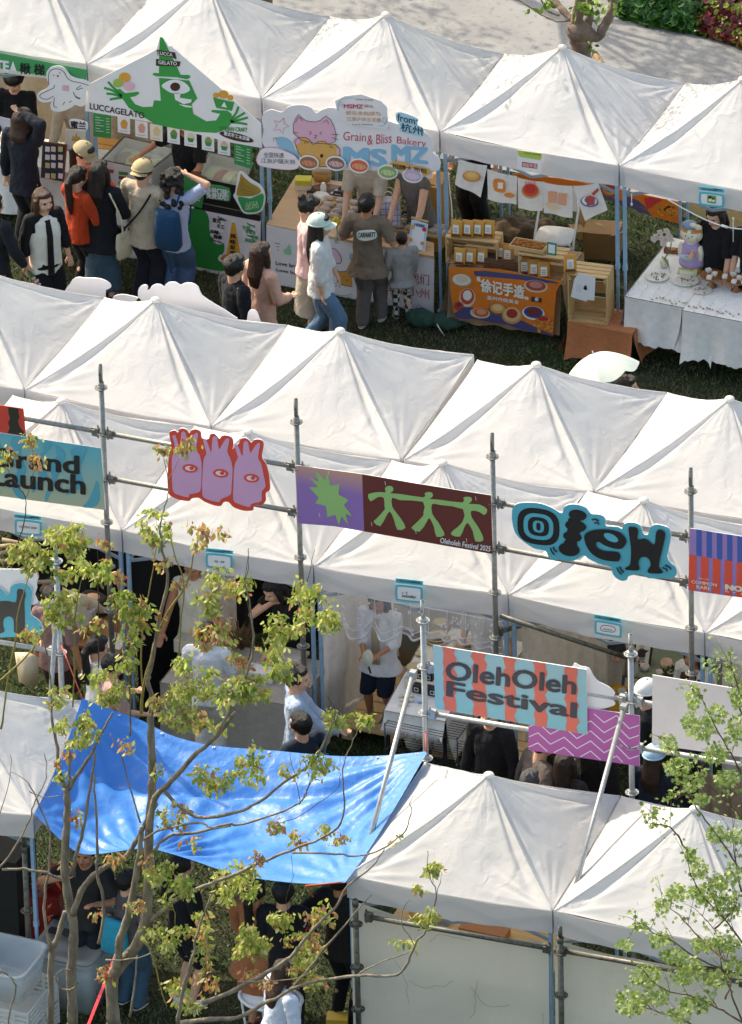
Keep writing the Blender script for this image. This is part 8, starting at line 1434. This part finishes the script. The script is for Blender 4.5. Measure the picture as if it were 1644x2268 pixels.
q=Y(c('m',445,1916),TY+.35); EL=empty('tree',(q.x,TY+.35,0),'left pair of slim grey stems with a twisted vine loop, bottom left foreground','tree'); b.tube([(q.x,TY+.35,0),tuple(q)],[.06,.052],12); branch(b,'m',(445,1916,440,1600,455,1350,420,1150,400,950,410,700,415,560,405,460),.050,.030,TY+.35,TY+.4); b.build('trunk',EL)
b=MB(BARK); branch(b,'m',(405,470,360,320,345,180,315,0),.020,.012,TY+.4,TY+.5); branch(b,'j',(315,1096,310,880,280,700,240,560),.010,.004,TY+.5,TY+.5); branch(b,'m',(420,470,500,350,560,260,600,180,650,80,690,0),.018,.008,TY+.4,TY+.3); branch(b,'m',(440,1000,480,850,520,680,560,450,590,250),.020,.010,TY+.35,TY+.3); branch(b,'m',(420,460,430,340,425,240),.012,.008,TY+.4,TY+.4)
branch(b,'m',(310,1916,315,1500,350,1400,400,1230),.032,.022,TY+.3,TY+.35); branch(b,'m',(312,1470,270,1200,300,950,305,750,240,560,170,430,75,365),.016,.003,TY+.3,TY+.5); branch(b,'m',(20,965,150,965,320,1000,385,1040),.012,.014,TY+.2,TY+.3); branch(b,'m',(0,955,110,800,180,660,220,540,285,400,275,250),.010,.003,TY+.2,TY+.3)
branch(b,'m',(432,1580,370,1590,345,1640,380,1700,450,1700,482,1650),.011,.008,TY+.28,TY+.28); branch(b,'m',(-10,1580,75,1640,95,1720,60,1850,50,1930),.010,.008,TY-.3,TY-.3); branch(b,'m',(180,480,260,520,380,510),.005,.003,TY+.4,TY+.4)
b.use(BARKG); branch(b,'j',(0,900,140,770,240,650,310,530),.010,.005,TY+.4,TY+.4); branch(b,'j',(10,1200,40,950,100,600,115,460,180,250,185,180),.010,.003,TY+.5,TY+.5); branch(b,'j',(450,1060,460,800,460,500,510,250),.008,.004,TY+.4,TY+.4); b.use(BARKD); branch(b,'g',(45,1279,110,1150,150,1000,155,870,90,770,40,690),.007,.002,TY+.5,TY+.5); branch(b,'g',(155,870,200,760,215,640,200,580),.003,.002,TY+.5,TY+.5); branch(b,'m',(0,620,60,420,65,260),.004,.002,TY+.5,TY+.5); b.build('limbs',EL)
GN=(.42,.28,.24,.04,.02); OR=(.12,.06,.10,.45,.27); MX=(.30,.18,.16,.22,.14)
CL=[('g',185,550,50,55,50,MX),('g',210,640,45,35,30,OR),('g',35,640,45,45,45,MX),('g',1010,560,35,45,35,MX),('g',1115,545,50,38,45,MX),('g',960,1060,80,105,170,GN),('g',410,1110,105,75,230,GN),('g',180,1215,90,65,190,GN),('g',1215,1060,48,45,40,OR),('g',1365,1115,40,35,35,OR),('g',1240,1165,36,28,22,OR),('g',640,1145,28,28,18,OR),
('j',180,140,105,85,210,GN),('j',420,80,110,65,170,GN),('j',560,215,110,75,200,GN),('j',410,245,60,50,70,GN),('j',385,455,115,80,270,GN),('j',205,600,42,55,55,MX),('j',770,430,100,75,200,GN),('j',850,515,75,80,150,GN),('j',800,640,55,65,90,GN),('j',812,790,55,42,70,GN),('j',655,940,110,90,270,GN),('j',345,1000,65,55,70,GN),('j',1180,880,140,115,330,GN),('j',1265,420,58,95,150,GN),('j',1340,255,90,48,80,GN),('j',1440,330,70,60,60,MX),('j',1390,600,60,70,80,MX),('j',1245,640,60,65,80,MX),('j',1100,1080,105,115,260,GN),('j',1450,980,140,85,240,GN),('j',1290,1160,95,55,100,MX),('j',1010,180,52,28,30,OR),('j',1110,300,40,30,25,OR),('j',745,265,50,30,28,OR),('j',800,965,30,22,18,OR),('j',1480,790,40,55,40,OR),('j',960,980,35,80,40,OR),('j',985,490,25,25,14,OR),('j',560,560,55,50,40,MX),
('m',470,115,105,100,260,GN),('m',380,280,48,40,35,OR),('m',785,195,45,35,32,OR),('m',1040,1050,135,100,300,GN),('m',1430,1040,140,110,300,GN),('m',1020,1385,115,65,170,GN),('m',1225,1320,68,60,100,MX),('m',1540,1420,95,70,170,GN),('m',790,910,115,22,80,OR),('m',1300,400,90,85,170,GN),('m',1060,640,85,60,100,MX),('m',1540,340,80,110,150,GN),('m',820,1190,60,28,30,OR),('m',600,1240,38,18,18,OR),('m',680,1600,62,32,45,OR),('m',1240,1490,75,70,70,MX),('m',1060,1710,75,60,75,MX),('m',1270,1680,80,50,60,OR),('m',1180,1820,55,50,60,GN),('m',985,370,28,50,30,GN),('m',1180,800,40,60,26,OR),('m',460,640,40,60,22,OR),('m',440,960,55,30,26,OR),('m',1600,900,45,30,20,OR),('m',370,390,30,36,22,GN),
('k',440,385,110,65,150,GN),('k',540,500,85,75,150,GN),('k',260,600,85,95,190,GN),('k',215,770,90,70,140,GN),('k',80,950,115,85,220,GN),('k',300,860,58,45,80,GN),('k',30,760,30,60,30,OR),('k',620,1140,75,58,120,GN),('k',780,1130,52,36,60,GN),('k',400,520,60,50,80,GN),('k',20,330,45,60,50,MX),
('n',500,340,85,75,120,GN),('n',310,380,48,35,30,MX),('n',245,680,48,45,40,MX),('n',375,800,48,48,35,OR),('n',540,730,38,28,24,MX),('n',610,800,38,38,24,OR),('n',130,900,38,30,18,OR),('n',1230,975,62,28,60,GN),('n',1120,1090,55,25,36,MX),('n',1180,1270,72,50,100,GN),('n',1030,1430,42,52,40,GN),('n',265,1260,60,60,100,GN),('n',110,1400,80,75,160,GN),('n',400,1440,100,80,190,MX),('n',520,1240,85,60,80,MX),('n',430,1610,90,85,190,MX),('n',110,1640,65,50,50,OR),('n',975,780,25,18,10,MX),('n',200,1680,40,30,20,OR)]
pts={0:[],1:[]}; wts={0:[],1:[]}
for (k,x,y,rx,ry,n,w_) in CL:
    D_=c(k,x,y); side=1 if (D_[0]<235 and D_[1]>1000 and not(D_[0]>200 and D_[1]<1400)) else 0
    yy=TY+(.4 if side else rng.uniform(-.4,.4)); dens=1.2
    N=int(n*dens); ns=max(1,int(rx*ry/700)); 
    for _s in range(ns):
        a=rng.uniform(0,6.283); r_=math.sqrt(rng.random())*1.08 if ns>1 else 0; sx,sy=D_[0]+rx/2.7779*r_*math.cos(a),D_[1]+ry/2.7779*r_*math.sin(a)-5; sy_=yy+rng.uniform(-1,1)*rx/2.7779/225*.9; q0=Y((sx,sy),sy_)
        wv=[max(.01,v*rng.uniform(.3,1.7)) for v in w_]; wv=[v/sum(wv) for v in wv]
        for _ in range(max(5,int(N/ns*rng.uniform(.6,1.4)))):
            o_=q0+Vector((rng.gauss(0,.032),rng.gauss(0,.035),rng.gauss(0,.022)-abs(rng.gauss(0,.012)))); pts[side].append(tuple(o_)); wts[side].append(wv)
leaves('foliage',FT,pts[0],.066,LG,wts[0],1.0); leaves('foliage',EL,pts[1],.066,LG,wts[1],1.0)
# right maple
RY=-14.9; q=Y(c('o',1640,1900),RY); E=empty('tree',(q.x+.3,RY,0),'fine twigged maple with small fresh green leaves, lower right edge','tree'); MPB=mat('maple twig','#6b5240',rough=.8,var=.2); b=MB(MPB); b.tube([(q.x+.3,RY,0),tuple(q+Vector((.25,0,-.3))),tuple(q+Vector((.2,0,.8))),tuple(q+Vector((.15,0,2.0)))],[.05,.04,.03,.015],10); b.build('trunk',E); b=MB(MPB)
ST=[(1720,1990,1640,1880,1590,1750,1530,1600,1500,1450,1480,1350,1400,1250),(1760,1180,1640,980,1560,850,1450,700,1350,560,1320,430,1240,330,1190,200),(1780,620,1660,420,1600,300,1500,120,1420,-40,1370,-140),(1780,900,1640,640,1560,560,1480,480,1380,420),(1780,1620,1700,1500,1560,1300,1420,1150,1330,1000,1310,860),(1780,1700,1644,1620,1480,1560,1350,1500,1200,1400,1100,1360,1010,1300,930,1420),(1760,1990,1600,1880,1500,1820,1350,1750,1200,1720,1080,1640,1030,1560),(1560,1540,1450,1450,1330,1330,1250,1240,1160,1190),(1780,300,1680,100,1620,-60,1560,-200,1500,-240),(1500,1250,1480,1150,1440,1050),(1640,1100,1600,900,1590,740),(1400,1990,1300,1900,1180,1860,1060,1820,930,1780),(1310,860,1250,760,1180,700,1060,680),(1540,1760,1580,1650,1540,1500),(1640,-100,1600,-220,1570,-280),(1350,560,1310,500,1230,540),(1480,1330,1560,1250,1620,1160)]
tips=[]
for P in ST:
    S_=branch(b,'o',P,.010,.0028,RY+rng.uniform(-.3,.3),RY+rng.uniform(-.4,.4)); tips.append(S_)
    for _ in range(7):
        i=rng.randrange(len(S_)//3,len(S_)); o_=S_[i]; d=Vector((rng.uniform(-.22,.10),rng.uniform(-.15,.15),rng.uniform(.02,.26))); S2=[o_,o_+d*.5+Vector((0,0,.02)),o_+d]; b.tube(S2,[.003,.0024,.0018],5); tips.append(S2)
b.build('limbs',E); pl=[]
for (x,y,rx,ry) in ((1190,190,50,60),(1250,330,80,60),(1330,430,60,50),(1400,100,70,70),(1480,250,80,60),(1550,400,80,50),(1600,100,50,90),(1400,530,60,36),(1490,740,60,55),(1380,960,50,60),(1330,870,36,45),(1250,1100,80,50),(1150,1180,50,45),(1400,1110,80,60),(1550,1180,80,70),(1500,1050,60,50),(1010,1310,45,34),(920,1430,55,34),(1130,1400,60,45),(1220,1490,80,50),(1400,1430,70,50),(1540,1420,80,60),(1330,1560,90,60),(1300,1620,80,50),(1050,1620,100,70),(960,1790,100,80),(1120,1740,70,55),(1360,1790,100,60),(1480,1640,80,50),(1600,1560,60,60),(1250,1860,70,45),(1350,-90,45,80),(1570,-240,36,55),(1620,-100,50,70),(1480,10,70,55),(1330,60,50,70),(1600,750,50,50),(1120,690,70,10),(1590,980,50,60)):
    for _ in range(int(rx*ry/38)+8):
        a=rng.uniform(0,6.283); r_=math.sqrt(rng.random()); D_=c('o',x+rx*r_*math.cos(a),y+ry*r_*math.sin(a)); pl.append(tuple(Y(D_,RY+rng.uniform(-.35,.35))))
for S_ in tips:
    for p in S_[len(S_)//2:]: 
        for _ in range(1 if len(S_)>5 else 3): pl.append(tuple(Vector(p)+Vector((rng.gauss(0,.03),rng.gauss(0,.04),rng.gauss(0,.03)))))
leaves('foliage',E,pl,.046,MG,(.45,.35,.20),.5,'maple')
# tree behind the back row and its neighbours beyond the frame (they shade the path and the canopies)
OB=mat('old bark','#857263',rough=.9,var=.25,scale=10,bump=.8,bscale=25); DL=[leafm('shade leaf','#5b7a2c',.3),leafm('shade leaf light','#86a044',.3)]
BY=3.3; q=Y(c('c',655,380),BY); E=empty('tree',(q.x,BY,0),'pollarded tree trunk with curved limbs behind the back row, top centre right','tree'); b=MB(OB)
b.tube([(q.x,BY,0),tuple(q)],[.12,.105],14); branch(b,'c',(655,380,655,300,645,230,640,180),.105,.125,BY,BY); b.ell(Y(c('c',640,190),BY-.02),(.14,.12,.13)); b.ell(Y(c('c',700,215),BY+.02),(.09,.09,.09)); b.build('trunk',E)
b=MB(OB); branch(b,'c',(690,225,760,225,800,150,840,80,860,-20,870,-130),.055,.045,BY,BY+.2); branch(b,'c',(615,190,640,60,655,-40,650,-200),.07,.05,BY,BY-.1); branch(b,'c',(610,130,540,60,490,0,470,-60,440,-200),.04,.03,BY,BY+.3); branch(b,'c',(600,120,500,128,430,100,350,50,250,-10,150,-80),.012,.008,BY,BY+.2); branch(b,'c',(690,180,710,90,700,20,720,-80),.05,.03,BY+.05,BY+.2); branch(b,'c',(520,95,460,70,420,20,400,-30),.012,.008,BY,BY)
top=Y(c('c',655,-150),BY)
for k in range(14): a=k*.9; d=Vector((math.cos(a)*rng.uniform(.7,1.5),math.sin(a)*rng.uniform(.7,1.4),rng.uniform(.7,2.2))); b.tube([top,top+d*.5+Vector((0,0,.2)),top+d],[.03,.02,.008],6)
b.build('limbs',E); pl=[]
for (x,y,rx,ry,n) in ((650,45,60,40,36),(720,40,40,40,30),(440,10,28,28,22),(715,280,20,22,10),(755,130,10,12,4),(340,45,14,10,4)):
    for _ in range(n): pl.append(tuple(Y(c('c',x+rng.uniform(-rx,rx),y+rng.uniform(-ry,ry)),BY-.1+rng.uniform(-.2,.2))))
for _ in range(90):
    o_=top+Vector((rng.gauss(0,.9),rng.gauss(0,.9),1.3+rng.gauss(0,.6)))
    if o_.z<top.z+.3: continue
    for _ in range(36): pl.append(tuple(o_+Vector((rng.gauss(0,.13),rng.gauss(0,.13),rng.gauss(0,.10)))))
leaves('foliage',E,pl,.085,DL,(.5,.5),.5)
b=MB(mat('prop timber','#8f7355',rough=.8,var=.15,bump=.3)); b.tube([Y(c('c',738,330),BY-.15),Y(c('c',830,470),BY-.7)],.035,10); b.tube([Y(c('c',690,362),BY-.15),Y(c('c',800,410),BY-.3)],.025,10); b.tube([Y(c('c',600,345),BY-.13),Y(c('c',705,372),BY-.13)],.022,10); mk(b,'tree_prop','timber props braced against the pollarded trunk','tree prop')
for (x,y,H_,R_,n,lb) in ((.55,3.4,4.5,1.1,90,'slim tree trunk just showing above the gelato canopy at the top edge'),(-2.7,3.7,4.3,1.15,95,'leafy tree beyond the top left corner'),(-3.6,6.6,4.6,1.5,120,'leafy tree beyond the top edge, left'),(-.3,7.9,4.8,1.5,120,'leafy tree beyond the top edge, centre')):
    E=empty('tree',(x,y,0),lb,'tree','trees beyond the top edge'); b=MB(OB); b.tube([(x,y,0),(x+.05,y,H_*.5),(x,y,H_*.8)],[.11,.09,.05],10); 
    for k in range(10): a=k*1.1; b.tube([(x,y,H_*.6),(x+math.cos(a)*R_*.5,y+math.sin(a)*R_*.5,H_*.8),(x+math.cos(a)*R_,y+math.sin(a)*R_,H_+.3)],[.035,.025,.008],6)
    b.build('trunk',E); pl=[]
    for _ in range(n):
        o_=Vector((x+rng.gauss(0,R_*.55),y+rng.gauss(0,R_*.55),H_+rng.gauss(0,.5)))
        for _ in range(34): pl.append(tuple(o_+Vector((rng.gauss(0,.15),rng.gauss(0,.15),rng.gauss(0,.1)))))
    leaves('foliage',E,pl,.09,DL,(.5,.5),.5)
# planting bed, top right
ln=[(c('c',x,y)) for x,y in ((845,70),(930,118),(1100,168),(1350,215),(1500,255),(1660,312),(1900,380))]
g3=[Z(p,0) for p in ln]; bed=[Vector((p.x,p.y,.006)) for p in g3]+[Vector((g3[-1].x+.5,g3[-1].y+5,.006)),Vector((g3[0].x-.2,g3[0].y+5,.006))]
b=MB(mat('dark soil','#3a2f22',rough=1)); b.poly(bed); b.build('soil',kind='structure')
def bedleaves(name,label,cat,xr,mats,size,n,dens=1):
    V=[];F=[];MI=[]; me=bpy.data.meshes.new(name); k=0
    for _ in range(n):
        x=rng.uniform(*xr); i=0
        while i<len(ln)-2 and c('c',x,0)[0]>ln[i+1][0]: i+=1
        D_=c('c',x,0)[0]; t=(D_-ln[i][0])/(ln[i+1][0]-ln[i][0]); yl=ln[i][1]+(ln[i+1][1]-ln[i][1])*t; yb=rng.uniform(-45,yl-1)
        h=rng.uniform(.02,.10)+.30*min(1,(yl-yb)/40)*rng.uniform(.5,1)
        p=Z((D_,yb),0)+Vector((0,0,h)); r_=size*rng.uniform(.5,1.2); nrm=Vector((rng.gauss(0,.5),rng.gauss(-.5,.5),1)).normalized(); X,Y2=_perp(nrm); s=len(V); ph=rng.uniform(0,6)
        V.append(tuple(p-nrm*r_*.25))
        for a in range(10): q_=2*math.pi*a/10; rr=r_*(1+.08*math.sin(q_*5+ph)); V.append(tuple(p+X*rr*math.cos(q_)+Y2*rr*math.sin(q_)+nrm*rng.uniform(-.01,.01)))
        for a in range(10): F.append((s,s+1+a,s+1+(a+1)%10))
        MI+= [rng.randrange(len(mats))]*10
    me.from_pydata(V,[],F); [me.materials.append(m) for m in mats]; me.polygons.foreach_set('material_index',MI); me.update(); o=bpy.data.objects.new(name,me); COL.objects.link(o); tag(o,label,cat,kind='stuff')
gl=lambda n,h:mat(n,h,rough=.35,var=.25,scale=9,spec=.5,transl=.15)
bedleaves('ground_cover','dense bed of large round glossy green leaves, top right','plants',(850,1400),[gl('round leaf a','#3f6a2a'),gl('round leaf b','#5f8a4a'),gl('round leaf c','#2c5220')],.075,2600)
bedleaves('ground_cover','bed of russet red and lime frilly leaves in the top right corner','plants',(1370,1900),[gl('red leaf a','#7a2f28'),gl('red leaf b','#5c2a2a'),gl('red leaf c','#9a4c44'),gl('lime leaf','#94a032'),gl('red leaf d','#6a4a30')],.045,4200)
